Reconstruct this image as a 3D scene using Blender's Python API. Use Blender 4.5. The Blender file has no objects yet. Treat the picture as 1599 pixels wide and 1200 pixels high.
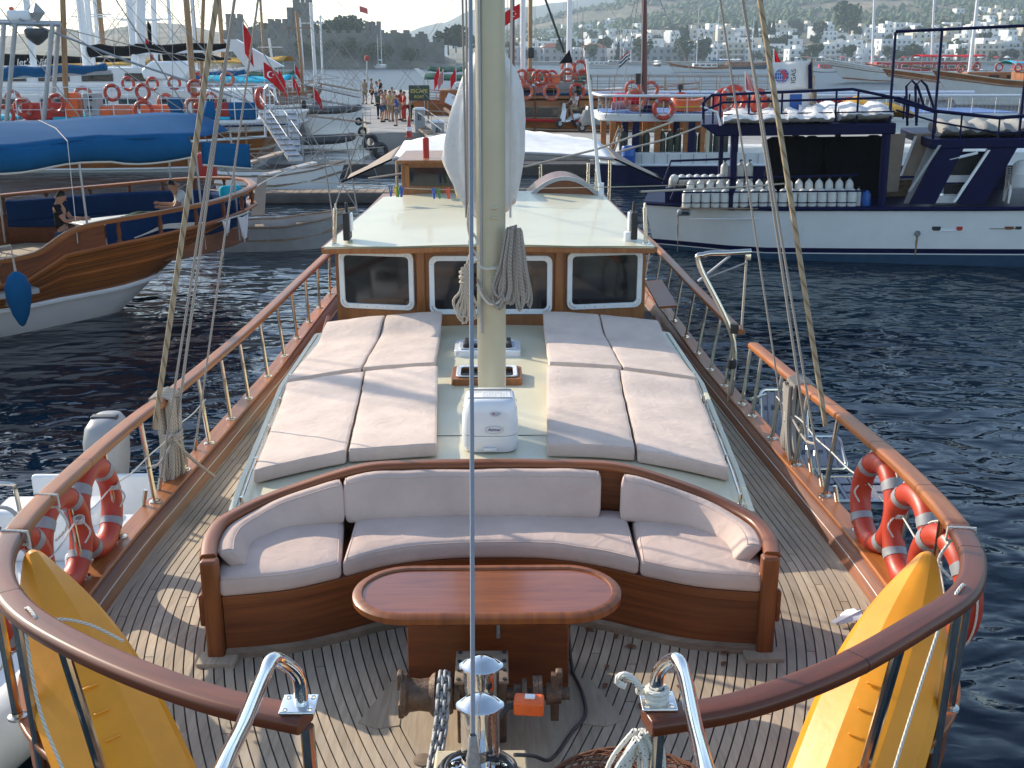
import bpy,bmesh,math,random
from mathutils import Vector,Matrix,noise
R=math.radians
PI=math.pi
rnd=random.Random(7)
S=bpy.context.scene
COL=S.collection
# -- camera
FPX,PITCH,YAW=1700.0,R(16.8),-0.01605
CAM=Vector((0.03,0.0,4.8))
cd=bpy.data.cameras.new('camera')
cd.sensor_width=36.0
cd.lens=FPX/1599.0*36.0
cd.clip_start,cd.clip_end=0.1,20000
cam=bpy.data.objects.new('camera',cd)
COL.objects.link(cam)
cam.location=CAM
cam.rotation_euler=(PI/2-PITCH,0,YAW)
S.camera=cam
# -- world, sun, exposure
SUN_EL,SUN_AZ=R(24),R(-52)# azimuth measured from+Y towards+X
w=bpy.data.worlds.new('World')
S.world=w
w.use_nodes=True
nt=w.node_tree
sky=nt.nodes.new('ShaderNodeTexSky')
sky.sky_type='NISHITA'
sky.sun_disc=False
sky.sun_elevation=SUN_EL
sky.sun_rotation=SUN_AZ
sky.air_density=1.0
sky.dust_density=0.7
sky.ozone_density=1.0
bg=nt.nodes['Background']
bg.inputs['Strength'].default_value=0.15
nt.links.new(sky.outputs[0],bg.inputs[0])
sl=bpy.data.lights.new('sun','SUN')
sl.energy=3.4
sl.angle=R(0.53)
sl.color=(1.0,0.90,0.74)
sun=bpy.data.objects.new('sun',sl)
COL.objects.link(sun)
SUN_DIR=Vector((math.sin(SUN_AZ)*math.cos(SUN_EL),math.cos(SUN_AZ)*math.cos(SUN_EL),math.sin(SUN_EL)))
sun.rotation_euler=SUN_DIR.to_track_quat('Z','Y').to_euler()
S.view_settings.view_transform='Standard'
S.view_settings.look='None'
S.view_settings.exposure=0.95
S.view_settings.gamma=1.0
S.view_settings.use_curve_mapping=False
S.cycles.max_bounces=6
S.cycles.diffuse_bounces=3
S.cycles.glossy_bounces=4
S.cycles.transmission_bounces=4
S.cycles.transparent_max_bounces=8
S.cycles.volume_bounces=0
S.cycles.use_denoising=True
# -- measuring helpers
def ray(px,py):
 u,v=(px-799.5)/FPX,(600-py)/FPX
 x,y,z=u,math.cos(PITCH)+v*math.sin(PITCH),-math.sin(PITCH)+v*math.cos(PITCH)
 c,s=math.cos(YAW),math.sin(YAW)
 return Vector((c*x-s*y,s*x+c*y,z))
def atz(px,py,z):
 d=ray(px,py)
 return CAM+d*((z-CAM.z)/d.z)
def aty(px,py,y):
 d=ray(px,py)
 return CAM+d*((y-CAM.y)/d.y)
def lerp(a,b,t):return a+(b-a)*t
def interp(x,xs,ys):
 if x<=xs[0]:return ys[0]
 for i in range(1,len(xs)):
  if x<=xs[i]:return lerp(ys[i-1],ys[i],(x-xs[i-1])/(xs[i]-xs[i-1]))
 return ys[-1]
def smooth(t):
 t=max(0,min(1,t)); return t*t*(3-2*t)
def catmull(pts,n):
 pts=[Vector(p)for p in pts]
 out=[]
 for i in range(len(pts)-1):
  p0,p1,p2,p3=pts[max(i-1,0)],pts[i],pts[i+1],pts[min(i+2,len(pts)-1)]
  for k in range(n):
   t=k/n
   out.append(0.5*((2*p1)+(p2-p0)*t+(2*p0-5*p1+4*p2-p3)*t*t+(3*p1-p0-3*p2+p3)*t**3))
 out.append(pts[-1])
 return out
def resample(pts,step):
 pts=[Vector(p)for p in pts]
 L=[0]
 for a,b in zip(pts,pts[1:]):L.append(L[-1]+(b-a).length)
 n=max(2,int(round(L[-1]/step))+1)
 out,j=[],0
 for i in range(n):
  t=L[-1]*i/(n-1)
  while j<len(L)-2 and L[j+1]<t:j+=1
  out.append(pts[j].lerp(pts[j+1],(t-L[j])/max(1e-9,L[j+1]-L[j])))
 return out
# -- mesh builder
class MB:
 def __init__(s):
  s.v,s.f,s.uv=[],[],[]
 def add(s,vs,fs,uvs=None,mx=None):
  b=len(s.v)
  s.v+=[tuple(mx @ Vector(p))if mx else tuple(p)for p in vs]
  for i,f in enumerate(fs):
   s.f.append(tuple(b+k for k in f))
   s.uv.append(uvs[i]if uvs else[(vs[k][0]+vs[k][2]*.37,vs[k][1]+vs[k][2]*.61)for k in f])
  return s
 def box(s,c,d,rz=0,mx=None,top=1.0):
  x,y,z=d[0]/2,d[1]/2,d[2]/2
  vs=[(-x,-y,-z),(x,-y,-z),(x,y,-z),(-x,y,-z),(-x*top,-y*top,z),(x*top,-y*top,z),(x*top,y*top,z),(-x*top,y*top,z)]
  m=Matrix.Translation(c)@(mx if mx else Matrix.Rotation(rz,4,'Z'))
  return s.add(vs,[(0,3,2,1),(4,5,6,7),(0,1,5,4),(1,2,6,5),(2,3,7,6),(3,0,4,7)],mx=m)
 def rbox(s,c,d,r,rz=0,mx=None,seg=3):
  x,y,z=d[0]/2-r,d[1]/2-r,d[2]/2-r
  n=4*(seg+1)
  rings=[]
  for half in(-1,1):
   for k in range(seg+1):
    a=-PI/2+(PI/2)*k/seg if half<0 else(PI/2)*k/seg
    ring=[]
    for q,(sx,sy)in enumerate(((1,1),(-1,1),(-1,-1),(1,-1))):
     for j in range(seg+1):
      b=q*PI/2+PI/2*j/seg
      ring.append((sx*x+r*math.cos(a)*math.cos(b),sy*y+r*math.cos(a)*math.sin(b),half*z+r*math.sin(a)))
    rings.append(ring)
  m=Matrix.Translation(c)@(mx if mx else Matrix.Rotation(rz,4,'Z'))
  return s.loft([[m @ Vector(p)for p in g]for g in rings],closed=True,caps=True)
 def loft(s,secs,closed=True,caps=True,loop=False):
  n,m=len(secs[0]),len(secs)
  vs=[p for q in secs for p in q]
  fs,uvs=[],[]
  L=[0.0]
  for a,b in zip(secs,secs[1:]+([secs[0]]if loop else[])):
   L.append(L[-1]+sum((Vector(a[k])-Vector(b[k])).length for k in(0,n//2))/2)
  W=[0.0]
  for k in range(n):W.append(W[-1]+(Vector(secs[m//2][k])-Vector(secs[m//2][(k+1)%n])).length)
  for i in range(m if loop else m-1):
   i2=(i+1)%m
   for k in range(n if closed else n-1):
    k2=(k+1)%n
    fs.append((i*n+k,i*n+k2,i2*n+k2,i2*n+k))
    uvs.append([(L[i],W[k]),(L[i],W[k+1]),(L[i+1],W[k+1]),(L[i+1],W[k])])
  if closed and caps and not loop:
   fs.append(tuple(range(n))[::-1]); uvs.append([(0,0)]*n)
   fs.append(tuple((m-1)*n+k for k in range(n))); uvs.append([(0,0)]*n)
  return s.add(vs,fs,uvs)
 def tube(s,pts,r,n=8,closed=False,caps=True):
  pts=[Vector(p)for p in pts]
  m=len(pts)
  rs=r if isinstance(r,(list,tuple))else[r]*m
  secs,nrm=[],None
  for i,p in enumerate(pts):
   if closed:t=(pts[(i+1)%m]-pts[i-1])
   else:t=pts[min(i+1,m-1)]-pts[max(i-1,0)]
   if t.length<1e-9:t=Vector((0,0,1))
   t.normalize()
   if nrm is None:nrm=t.orthogonal().normalized()
   nrm=(nrm-t*nrm.dot(t))
   nrm=nrm.normalized()if nrm.length>1e-6 else t.orthogonal().normalized()
   b=t.cross(nrm)
   secs.append([p+(nrm*math.cos(2*PI*k/n)+b*math.sin(2*PI*k/n))*rs[i]for k in range(n)])
  return s.loft(secs,True,caps,closed)
 def sweep(s,pts,prof,up=(0,0,1),caps=True,scale=None):
  pts=[Vector(p)for p in pts]
  up=Vector(up)
  secs,m=[],len(pts)
  for i,p in enumerate(pts):
   t=(pts[min(i+1,m-1)]-pts[max(i-1,0)]).normalized()
   side=t.cross(up).normalized()
   u2=side.cross(t).normalized()
   k=scale(i/(m-1))if scale else 1
   secs.append([p+side*a*k+u2*b*k for a,b in prof])
  return s.loft(secs,True,caps)
 def lathe(s,prof,n=16,mx=None,caps=False):
  secs=[[(mx @ Vector((r*math.cos(2*PI*k/n),r*math.sin(2*PI*k/n),z)))if mx else Vector((r*math.cos(2*PI*k/n),r*math.sin(2*PI*k/n),z))for k in range(n)]for r,z in prof]
  return s.loft(secs,True,caps)
 def prism(s,poly,z0,z1,mx=None):
  n=len(poly)
  f0=z0 if callable(z0)else(lambda x,y:z0)
  f1=z1 if callable(z1)else(lambda x,y:z1)
  vs=[(x,y,f0(x,y))for x,y in poly]+[(x,y,f1(x,y))for x,y in poly]
  fs=[tuple(range(n))[::-1],tuple(range(n,2*n))]+[(k,(k+1)%n,n+(k+1)%n,n+k)for k in range(n)]
  return s.add(vs,fs,mx=mx)
 def torus(s,R0,r,n=24,m=10,mx=None,arc=(0,2*PI)):
  full=abs(arc[1]-arc[0]-2*PI)<1e-6
  cnt=n if full else n+1
  pts=[Vector((R0*math.cos(arc[0]+(arc[1]-arc[0])*k/n),R0*math.sin(arc[0]+(arc[1]-arc[0])*k/n),0))for k in range(cnt)]
  if mx:pts=[mx @ p for p in pts]
  return s.tube(pts,r,m,closed=full)
 def grid(s,fn,nu,nv):
  vs=[fn(i/nu,j/nv)for i in range(nu+1)for j in range(nv+1)]
  fs=[(i*(nv+1)+j,(i+1)*(nv+1)+j,(i+1)*(nv+1)+j+1,i*(nv+1)+j+1)for i in range(nu)for j in range(nv)]
  uvs=[[(i/nu,j/nv),((i+1)/nu,j/nv),((i+1)/nu,(j+1)/nv),(i/nu,(j+1)/nv)]for i in range(nu)for j in range(nv)]
  return s.add(vs,fs,uvs)
 def quad(s,*p):
  return s.add(p,[tuple(range(len(p)))])
 def slab(s,poly,t):
  poly=[Vector(p)for p in poly]
  nn=(poly[1]-poly[0]).cross(poly[2]-poly[0]).normalized()*t
  n=len(poly)
  return s.add([p for p in poly]+[p-nn for p in poly],[tuple(range(n)),tuple(range(n,2*n))[::-1]]+[(n+k,n+(k+1)%n,(k+1)%n,k)for k in range(n)])
 def mesh(s,name,m,ang=35):
  nv=len(s.v)
  assert all(0<=i<nv for f in s.f for i in f),name
  me=bpy.data.meshes.new(name)
  me.from_pydata(s.v,[],s.f)
  ul=me.uv_layers.new(name='UVMap')
  flat=[c for f in s.uv for q in f for c in q]
  ul.data.foreach_set('uv',flat)
  for k in(m if isinstance(m,(list,tuple))else[m]):me.materials.append(k)
  bm=bmesh.new(); bm.from_mesh(me)
  bmesh.ops.recalc_face_normals(bm,faces=bm.faces)
  bm.to_mesh(me); bm.free()
  if ang:
   me.shade_smooth()
   me.set_sharp_from_angle(angle=R(ang))
  return me
 def build(s,name,m,parent=None,ang=35,bevel=0,bseg=2):
  o=bpy.data.objects.new(name,s.mesh(name,m,ang))
  COL.objects.link(o)
  adopt(o,parent)
  if bevel:
   b=o.modifiers.new('bevel','BEVEL')
   b.width,b.segments,b.limit_method,b.angle_limit=bevel,bseg,'ANGLE',R(40)
   b.harden_normals=False
  return o
MXW={}
def adopt(o,parent):
 if parent is not None:
  o.parent=parent
  if parent.name in MXW:o.matrix_parent_inverse=MXW[parent.name].inverted()
def tag(o,label=None,cat=None,group=None,kind=None):
 if label:o['label']=label
 if cat:o['category']=cat
 if group:o['group']=group
 if kind:o['kind']=kind
 return o
def thing(name,label,cat,loc=(0,0,0),rz=0,group=None,local=False):
 """an Empty at the base of a thing.  local=True: parts are modelled about the origin;
 otherwise parts are modelled in world coordinates"""
 o=bpy.data.objects.new(name,None)
 COL.objects.link(o)
 o.empty_display_size=.2
 o.location=loc
 o.rotation_euler=(0,0,rz)
 if not local:MXW[o.name]=Matrix.Translation(loc)@ Matrix.Rotation(rz,4,'Z')
 return tag(o,label,cat,group)
def obj_of(name,me,parent=None,loc=None,rot=None,sc=None):
 o=bpy.data.objects.new(name,me)
 COL.objects.link(o)
 if parent is not None:
  o.parent=parent
  if parent.name in MXW:o.matrix_parent_inverse=MXW[parent.name].inverted()
 if loc is not None:o.location=loc
 if rot is not None:o.rotation_euler=rot
 if sc is not None:o.scale=sc if isinstance(sc,(tuple,list))else(sc,)*3
 return o
KIDS={}
def copy_tree(o,parent=None,label=None,group=None):
 c=o.copy()
 COL.objects.link(c)
 if parent is not None:c.parent=parent
 if label:c['label']=label
 if group:c['group']=group
 for ch in list(o.children):copy_tree(ch,c)
 return c
def place(proto,used,loc,rot=(0,0,0),sc=1,label=None,group=None):
 o=proto if not used else copy_tree(proto)
 used.append(1)
 o.location=loc
 o.rotation_euler=rot
 o.scale=(sc,)*3 if not isinstance(sc,(tuple,list))else sc
 if label:o['label']=label
 if group:o['group']=group
 return o
ORD='first second third fourth fifth sixth seventh eighth ninth tenth eleventh twelfth thirteenth fourteenth fifteenth sixteenth seventeenth eighteenth nineteenth twentieth'.split()
def ordn(i):return ORD[i]if i<len(ORD)else str(i+1)+'th'
def text(name,body,size,mx,m,parent=None,depth=.002,shear=0,align='CENTER'):
 c=bpy.data.curves.new(name,'FONT')
 c.body,c.size,c.extrude,c.shear=body,size,depth,shear
 c.align_x,c.align_y=align,'CENTER'
 c.materials.append(m)
 tmp=bpy.data.objects.new(name,c)
 COL.objects.link(tmp)
 me=bpy.data.meshes.new_from_object(tmp)
 bpy.data.objects.remove(tmp)
 o=bpy.data.objects.new(name,me)
 COL.objects.link(o)
 o.matrix_world=mx
 if parent is not None:
  o.parent=parent
  if parent.name in MXW:o.matrix_parent_inverse=MXW[parent.name].inverted()
 return o
# -- materials
def nodes(name):
 m=bpy.data.materials.new(name)
 m.use_nodes=True
 t=m.node_tree
 b=t.nodes['Principled BSDF']
 def n(kind,**kw):
  x=t.nodes.new(kind)
  for k,v in kw.items():
   if k in x.inputs:x.inputs[k].default_value=v
   else:setattr(x,k,v)
  return x
 return m,t,b,n,t.links.new
def ramp(n,stops):
 r=n('ShaderNodeValToRGB')
 e=r.color_ramp.elements
 while len(e)<len(stops):e.new(.5)
 for k,(p,c)in enumerate(stops):
  e[k].position=p
  e[k].color=(c,c,c,1)if isinstance(c,(int,float))else(*c,1)
 return r
def mk(name,col,rough=.5,metal=0,var=.12,vs=4.0,bump=0,bs=60,rand=0,coat=0,dirt=None,spec=.5,stretch=None,detail=4):
 m,t,b,n,L=nodes(name)
 tc=n('ShaderNodeTexCoord')
 src=tc.outputs['Object']
 if stretch:
  mp=n('ShaderNodeMapping'); mp.inputs['Scale'].default_value=stretch
  L(src,mp.inputs[0]); src=mp.outputs[0]
 b.inputs['Roughness'].default_value=rough
 b.inputs['Metallic'].default_value=metal
 b.inputs['Specular IOR Level'].default_value=spec
 b.inputs['Coat Weight'].default_value=coat
 b.inputs['Coat Roughness'].default_value=.08
 nz=n('ShaderNodeTexNoise',Scale=vs,Detail=detail,Roughness=.6)
 L(src,nz.inputs['Vector'])
 rp=ramp(n,[(.3,tuple(c*(1-var)for c in col)),(.7,tuple(min(1,c*(1+var))for c in col))])
 L(nz.outputs[0],rp.inputs[0])
 out=rp.outputs[0]
 if dirt:
  nd=n('ShaderNodeTexNoise',Scale=dirt[1],Detail=6.0,Roughness=.7)
  L(src,nd.inputs['Vector'])
  rd=ramp(n,[(dirt[2],0.0),(dirt[2]+.2,1.0)])
  L(nd.outputs[0],rd.inputs[0])
  mx=n('ShaderNodeMixRGB'); mx.inputs[2].default_value=(*dirt[0],1)
  mu=n('ShaderNodeMath',operation='MULTIPLY'); mu.inputs[1].default_value=dirt[3]
  L(rd.outputs[0],mu.inputs[0]); L(mu.outputs[0],mx.inputs[0]); L(out,mx.inputs[1])
  out=mx.outputs[0]
 if rand:
  oi=n('ShaderNodeObjectInfo')
  mr=n('ShaderNodeMapRange'); mr.inputs['To Min'].default_value=1-rand; mr.inputs['To Max'].default_value=1+rand
  L(oi.outputs['Random'],mr.inputs[0])
  hs=n('ShaderNodeHueSaturation')
  L(mr.outputs[0],hs.inputs['Value']); L(out,hs.inputs['Color'])
  out=hs.outputs[0]
 L(out,b.inputs['Base Color'])
 rr=n('ShaderNodeMapRange'); rr.inputs['To Min'].default_value=max(.02,rough-.08); rr.inputs['To Max'].default_value=min(1,rough+.08)
 L(nz.outputs[0],rr.inputs[0]); L(rr.outputs[0],b.inputs['Roughness'])
 if bump:
  nb=n('ShaderNodeTexNoise',Scale=bs,Detail=3.0)
  L(src,nb.inputs['Vector'])
  bp=n('ShaderNodeBump',Strength=bump,Distance=.01)
  L(nb.outputs[0],bp.inputs['Height']); L(bp.outputs[0],b.inputs['Normal'])
 return m
def wood(name,dark,light,coord='UV',scale=(1.5,22,22),rough=.28,coat=.5,rand=.0,bump=.05,gray=None):
 m,t,b,n,L=nodes(name)
 tc=n('ShaderNodeTexCoord')
 mp=n('ShaderNodeMapping'); mp.inputs['Scale'].default_value=scale
 L(tc.outputs[coord],mp.inputs[0])
 src=mp.outputs[0]
 oi=n('ShaderNodeObjectInfo')
 if rand:
  ad=n('ShaderNodeVectorMath',operation='ADD')
  ml=n('ShaderNodeMath',operation='MULTIPLY'); ml.inputs[1].default_value=57.0
  L(oi.outputs['Random'],ml.inputs[0]); L(src,ad.inputs[0]); L(ml.outputs[0],ad.inputs[1])
  src=ad.outputs[0]
 n1=n('ShaderNodeTexNoise',Scale=1.0,Detail=6.0,Roughness=.65,Distortion=.6)
 L(src,n1.inputs['Vector'])
 rp=ramp(n,[(.28,dark),(.5,tuple((a+c)/2 for a,c in zip(dark,light))),(.72,light)])
 L(n1.outputs[0],rp.inputs[0])
 out=rp.outputs[0]
 n2=n('ShaderNodeTexNoise',Scale=.9,Detail=2.0)
 L(tc.outputs['Object'],n2.inputs['Vector'])
 r2=ramp(n,[(.3,.72),(.7,1.2)])
 L(n2.outputs[0],r2.inputs[0])
 mx=n('ShaderNodeMixRGB',blend_type='MULTIPLY'); mx.inputs[0].default_value=1
 L(out,mx.inputs[1]); L(r2.outputs[0],mx.inputs[2]); out=mx.outputs[0]
 if gray:
  n3=n('ShaderNodeTexNoise',Scale=2.4,Detail=5.0,Roughness=.7)
  L(tc.outputs['Object'],n3.inputs['Vector'])
  r3=ramp(n,[(.45,0.0),(.7,.75)])
  L(n3.outputs[0],r3.inputs[0])
  m3=n('ShaderNodeMixRGB'); m3.inputs[2].default_value=(*gray,1)
  L(r3.outputs[0],m3.inputs[0]); L(out,m3.inputs[1]); out=m3.outputs[0]
 if rand:
  mr=n('ShaderNodeMapRange'); mr.inputs['To Min'].default_value=1-rand; mr.inputs['To Max'].default_value=1+rand
  L(oi.outputs['Random'],mr.inputs[0])
  hs=n('ShaderNodeHueSaturation'); L(mr.outputs[0],hs.inputs['Value']); L(out,hs.inputs['Color'])
  out=hs.outputs[0]
 L(out,b.inputs['Base Color'])
 rr=n('ShaderNodeMapRange'); rr.inputs['To Min'].default_value=rough-.08; rr.inputs['To Max'].default_value=rough+.12
 L(n2.outputs[0],rr.inputs[0]); L(rr.outputs[0],b.inputs['Roughness'])
 b.inputs['Coat Weight'].default_value=coat
 b.inputs['Coat Roughness'].default_value=.12
 if bump:
  bp=n('ShaderNodeBump',Strength=bump,Distance=.01)
  L(n1.outputs[0],bp.inputs['Height']); L(bp.outputs[0],b.inputs['Normal'])
 return m
def ropemat(name,a,c,freq=60,spots=None):
 m,t,b,n,L=nodes(name)
 tc=n('ShaderNodeTexCoord')
 sp=n('ShaderNodeSeparateXYZ'); L(tc.outputs['UV'],sp.inputs[0])
 ad=n('ShaderNodeMath',operation='MULTIPLY_ADD'); ad.inputs[1].default_value=freq
 m2=n('ShaderNodeMath',operation='MULTIPLY'); m2.inputs[1].default_value=freq*2.0
 L(sp.outputs['Y'],m2.inputs[0]); L(sp.outputs['X'],ad.inputs[0]); L(m2.outputs[0],ad.inputs[2])
 fr=n('ShaderNodeMath',operation='PINGPONG'); fr.inputs[1].default_value=1.0
 L(ad.outputs[0],fr.inputs[0])
 if spots:
  rp=ramp(n,[(.72,a),(.78,c)])
  ck=n('ShaderNodeTexVoronoi',Scale=spots)
  L(tc.outputs['UV'],ck.inputs['Vector'])
  rp=ramp(n,[(.16,c),(.22,a)])
  L(ck.outputs['Distance'],rp.inputs[0])
 else:
  rp=ramp(n,[(.05,c),(.45,a)])
  L(fr.outputs[0],rp.inputs[0])
 L(rp.outputs[0],b.inputs['Base Color'])
 b.inputs['Roughness'].default_value=.9
 bp=n('ShaderNodeBump',Strength=.5,Distance=.004)
 L(fr.outputs[0],bp.inputs['Height']); L(bp.outputs[0],b.inputs['Normal'])
 return m
def fabric(name,col,weave=500,rough=.9,wr=.25,sheen=0):
 m,t,b,n,L=nodes(name)
 tc=n('ShaderNodeTexCoord')
 n1=n('ShaderNodeTexNoise',Scale=3.0,Detail=5.0,Roughness=.6)
 n2=n('ShaderNodeTexNoise',Scale=float(weave),Detail=2.0)
 n3=n('ShaderNodeTexNoise',Scale=7.0,Detail=3.0,Distortion=1.2)
 for q in(n1,n2,n3):L(tc.outputs['Object'],q.inputs['Vector'])
 rp=ramp(n,[(.3,tuple(c*.88 for c in col)),(.7,tuple(min(1,c*1.08)for c in col))])
 L(n1.outputs[0],rp.inputs[0])
 oi=n('ShaderNodeObjectInfo')
 mr=n('ShaderNodeMapRange'); mr.inputs['To Min'].default_value=.95; mr.inputs['To Max'].default_value=1.04
 hs=n('ShaderNodeHueSaturation'); L(oi.outputs['Random'],mr.inputs[0]); L(mr.outputs[0],hs.inputs['Value']); L(rp.outputs[0],hs.inputs['Color'])
 L(hs.outputs[0],b.inputs['Base Color'])
 b.inputs['Roughness'].default_value=rough
 b.inputs['Sheen Weight'].default_value=sheen
 b.inputs['Specular IOR Level'].default_value=.08
 b1=n('ShaderNodeBump',Strength=wr,Distance=.03)
 b2=n('ShaderNodeBump',Strength=.25,Distance=.002)
 L(n3.outputs[0],b1.inputs['Height']); L(n2.outputs[0],b2.inputs['Height']); L(b1.outputs[0],b2.inputs['Normal']); L(b2.outputs[0],b.inputs['Normal'])
 return m
M={}
M['varnish']=wood('varnished_mahogany',(.10,.020,.0035),(.27,.072,.011),'UV',(1.2,26,1),rough=.5,coat=.04)
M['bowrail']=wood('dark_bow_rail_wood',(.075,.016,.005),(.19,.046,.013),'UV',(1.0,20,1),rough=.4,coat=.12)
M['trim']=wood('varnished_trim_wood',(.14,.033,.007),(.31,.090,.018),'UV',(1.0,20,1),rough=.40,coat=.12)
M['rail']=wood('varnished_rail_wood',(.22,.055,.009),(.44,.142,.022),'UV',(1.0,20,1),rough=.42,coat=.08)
M['varnish_obj']=wood('varnished_panel_wood',(.10,.019,.004),(.24,.062,.010),'Object',(2.2,14,16),rough=.42,coat=.12)
M['cabin_wood']=wood('varnished_cabin_wood',(.20,.064,.014),(.36,.138,.036),'Object',(9,6,1.6),rough=.42,coat=.15)
M['tabletop']=wood('polished_table_wood',(.15,.030,.006),(.30,.082,.018),'Object',(2.0,24,24),rough=.2,coat=.5,bump=.02)
M['teak']=wood('weathered_teak',(.33,.25,.168),(.54,.425,.30),'Object',(30,1.6,30),rough=.75,coat=0,rand=.16,bump=.12,gray=(.40,.335,.265))
M['hullwood']=wood('oiled_hull_wood',(.20,.058,.010),(.40,.135,.022),'UV',(.35,9,1),rough=.42,coat=.15)
M['oldwood']=wood('dull_weathered_wood',(.15,.10,.065),(.34,.25,.17),'Object',(4,12,12),rough=.8,coat=0,rand=.15)
M['caulk']=mk('black_caulk',(.018,.017,.016),.7)
M['gelcoat']=mk('cream_gelcoat',(.66,.61,.43),.42,var=.05,vs=1.2,dirt=((.42,.42,.36),1.6,.52,.35),coat=.2)
M['cream']=mk('cream_paint',(.50,.45,.31),.38,var=.06,vs=3,coat=.2,dirt=((.45,.38,.22),9,.58,.4))
M['creamwood']=mk('cream_painted_timber',(.55,.46,.31),.5,var=.12,vs=7,dirt=((.30,.24,.15),14,.55,.5),bump=.2,bs=90)
M['white']=mk('white_paint',(.74,.75,.74),.38,var=.05,vs=1.5,dirt=((.5,.46,.38),2.2,.62,.4))
M['gloss_white']=mk('glossy_white_plastic',(.78,.79,.80),.22,var=.03,coat=.3)
M['frame_white']=mk('white_window_frame',(.72,.74,.76),.35,var=.05,vs=9)
M['steel']=mk('polished_steel',(.60,.56,.50),.16,1,var=.06,vs=12)  # warm tint puts the reflected wood into the steel colour
M['chrome']=mk('chrome',(.80,.79,.77),.06,1,var=.04,vs=9)
M['galv']=mk('galvanised_steel',(.27,.275,.285),.58,.35,var=.2,vs=60,bump=.3,bs=150)
M['rustiron']=mk('rusty_iron',(.13,.085,.06),.6,.5,var=.45,vs=22,bump=.5,bs=80,dirt=((.20,.085,.035),18,.5,.8))
M['glass']=mk('dark_tinted_glass',(.010,.011,.014),.04,var=.2,spec=.6)
M['cushion']=fabric('pale_canvas',(.69,.555,.47),sheen=.05)
M['seatcloth']=fabric('rosy_grey_canvas',(.61,.455,.385),sheen=.05)
M['sail']=fabric('white_sailcloth',(.74,.72,.69),200,.8,.5)
M['whitecloth']=fabric('white_awning_cloth',(.78,.77,.76),200,.8,.3)
M['beigecloth']=fabric('beige_awning_cloth',(.38,.31,.26),200,.85,.3)
M['bluecloth']=fabric('blue_awning_cloth',(.005,.085,.21),150,.7,.15)
M['bluecushion']=fabric('deep_blue_cushion',(.006,.035,.12),200,.85,.3)
M['turq']=fabric('turquoise_mattress',(.03,.46,.62),200,.8,.3)
M['blackcloth']=fabric('black_sail_cover',(.007,.007,.009),200,.9,.3)
M['greencloth']=fabric('green_cover',(.02,.07,.05),200,.8,.4)
M['yellowcloth']=fabric('ochre_cover',(.52,.30,.06),200,.8,.4)
M['greycloth']=fabric('grey_cover',(.32,.31,.29),200,.85,.5)
M['towel']=fabric('white_towel',(.74,.74,.76),300,.95,.5)
M['rope']=ropemat('beige_rope',(.52,.45,.36),(.24,.19,.14),55)
M['ropewhite']=ropemat('white_rope',(.68,.65,.58),(.38,.34,.29),70)
M['ropegrey']=ropemat('grey_rope',(.38,.34,.30),(.16,.14,.12),60)
M['wire']=ropemat('twisted_wire_cable',(.30,.33,.38),(.17,.19,.23),150)
M['ropespot']=ropemat('white_rope_with_black_flecks',(.70,.67,.60),(.03,.03,.035),80,spots=42)
M['shroud']=ropemat('served_shroud_rope',(.40,.31,.20),(.20,.14,.08),14)
M['yellow']=mk('yellow_kayak_plastic',(.80,.30,.012),.38,var=.10,vs=3.5,coat=.05,dirt=((.55,.22,.015),5,.58,.5),bump=.12,bs=12)
M['orange']=mk('orange_lifebuoy_plastic',(.46,.042,.016),.42,var=.12,vs=6,dirt=((.40,.04,.015),8,.6,.4),bump=.08,bs=40)
M['faded']=mk('faded_lifebuoy_plastic',(.46,.10,.05),.5,var=.15,vs=6)
M['reflect']=mk('silver_reflective_tape',(.30,.30,.31),.5,.1,var=.1,vs=30)
M['paddle']=mk('orange_paddle_plastic',(.60,.16,.065),.4,var=.1)
M['red']=mk('red_paint',(.42,.02,.014),.45,var=.12)
M['redcloth']=fabric('red_flag_cloth',(.55,.015,.02),200,.8,.3)
M['ltorange']=mk('orange_tool_plastic',(.75,.12,.02),.45,var=.15,vs=20)
M['black']=mk('black_rubber',(.018,.018,.020),.55,var=.3)
M['cable']=mk('black_cable_sheath',(.035,.035,.038),.42,var=.2)
M['navy']=mk('navy_paint',(.002,.004,.040),.5,var=.15,spec=.15)
M['bluepaint']=mk('blue_paint',(.012,.09,.36),.4,var=.12)
M['teal']=mk('dark_teal_antifouling',(.012,.05,.10),.6,var=.2)
M['tank']=mk('white_cylinder_paint',(.64,.64,.61),.38,var=.06,dirt=((.36,.30,.22),9,.58,.4))
M['tankgrey']=mk('grey_cylinder_paint',(.44,.44,.42),.4,var=.1,dirt=((.22,.18,.14),9,.56,.5))
M['rubbergrey']=mk('grey_inflatable_rubber',(.44,.45,.45),.5,var=.07,vs=3)
M['darkgrey']=mk('dark_grey_rubber',(.06,.062,.066),.55,var=.2)
M['greyplastic']=mk('grey_moulded_plastic',(.34,.34,.34),.45,var=.1)
M['purplegrey']=mk('grey_perforated_step',(.26,.24,.27),.5,var=.1)
M['clear']=mk('cloudy_windscreen',(.62,.63,.62),.15,var=.1,spec=.6)
M['antenna']=mk('white_fibreglass_pole',(.66,.66,.65),.4,var=.05)
M['alu']=mk('dull_aluminium',(.40,.41,.42),.5,.6,var=.1)
M['mastwood']=wood('varnished_mast_wood',(.20,.09,.035),(.40,.22,.09),'UV',(1,14,1),rough=.4,coat=.3)
M['dkmast']=mk('dark_red_mast_paint',(.12,.035,.028),.45,var=.12)
M['concrete']=mk('pale_pier_concrete',(.34,.32,.29),.85,var=.16,vs=.9,bump=.4,bs=14,dirt=((.16,.15,.13),.8,.55,.5))
M['darkwall']=mk('wet_quay_wall',(.075,.062,.055),.6,var=.3,vs=2.5,bump=.5,bs=9)
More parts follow.
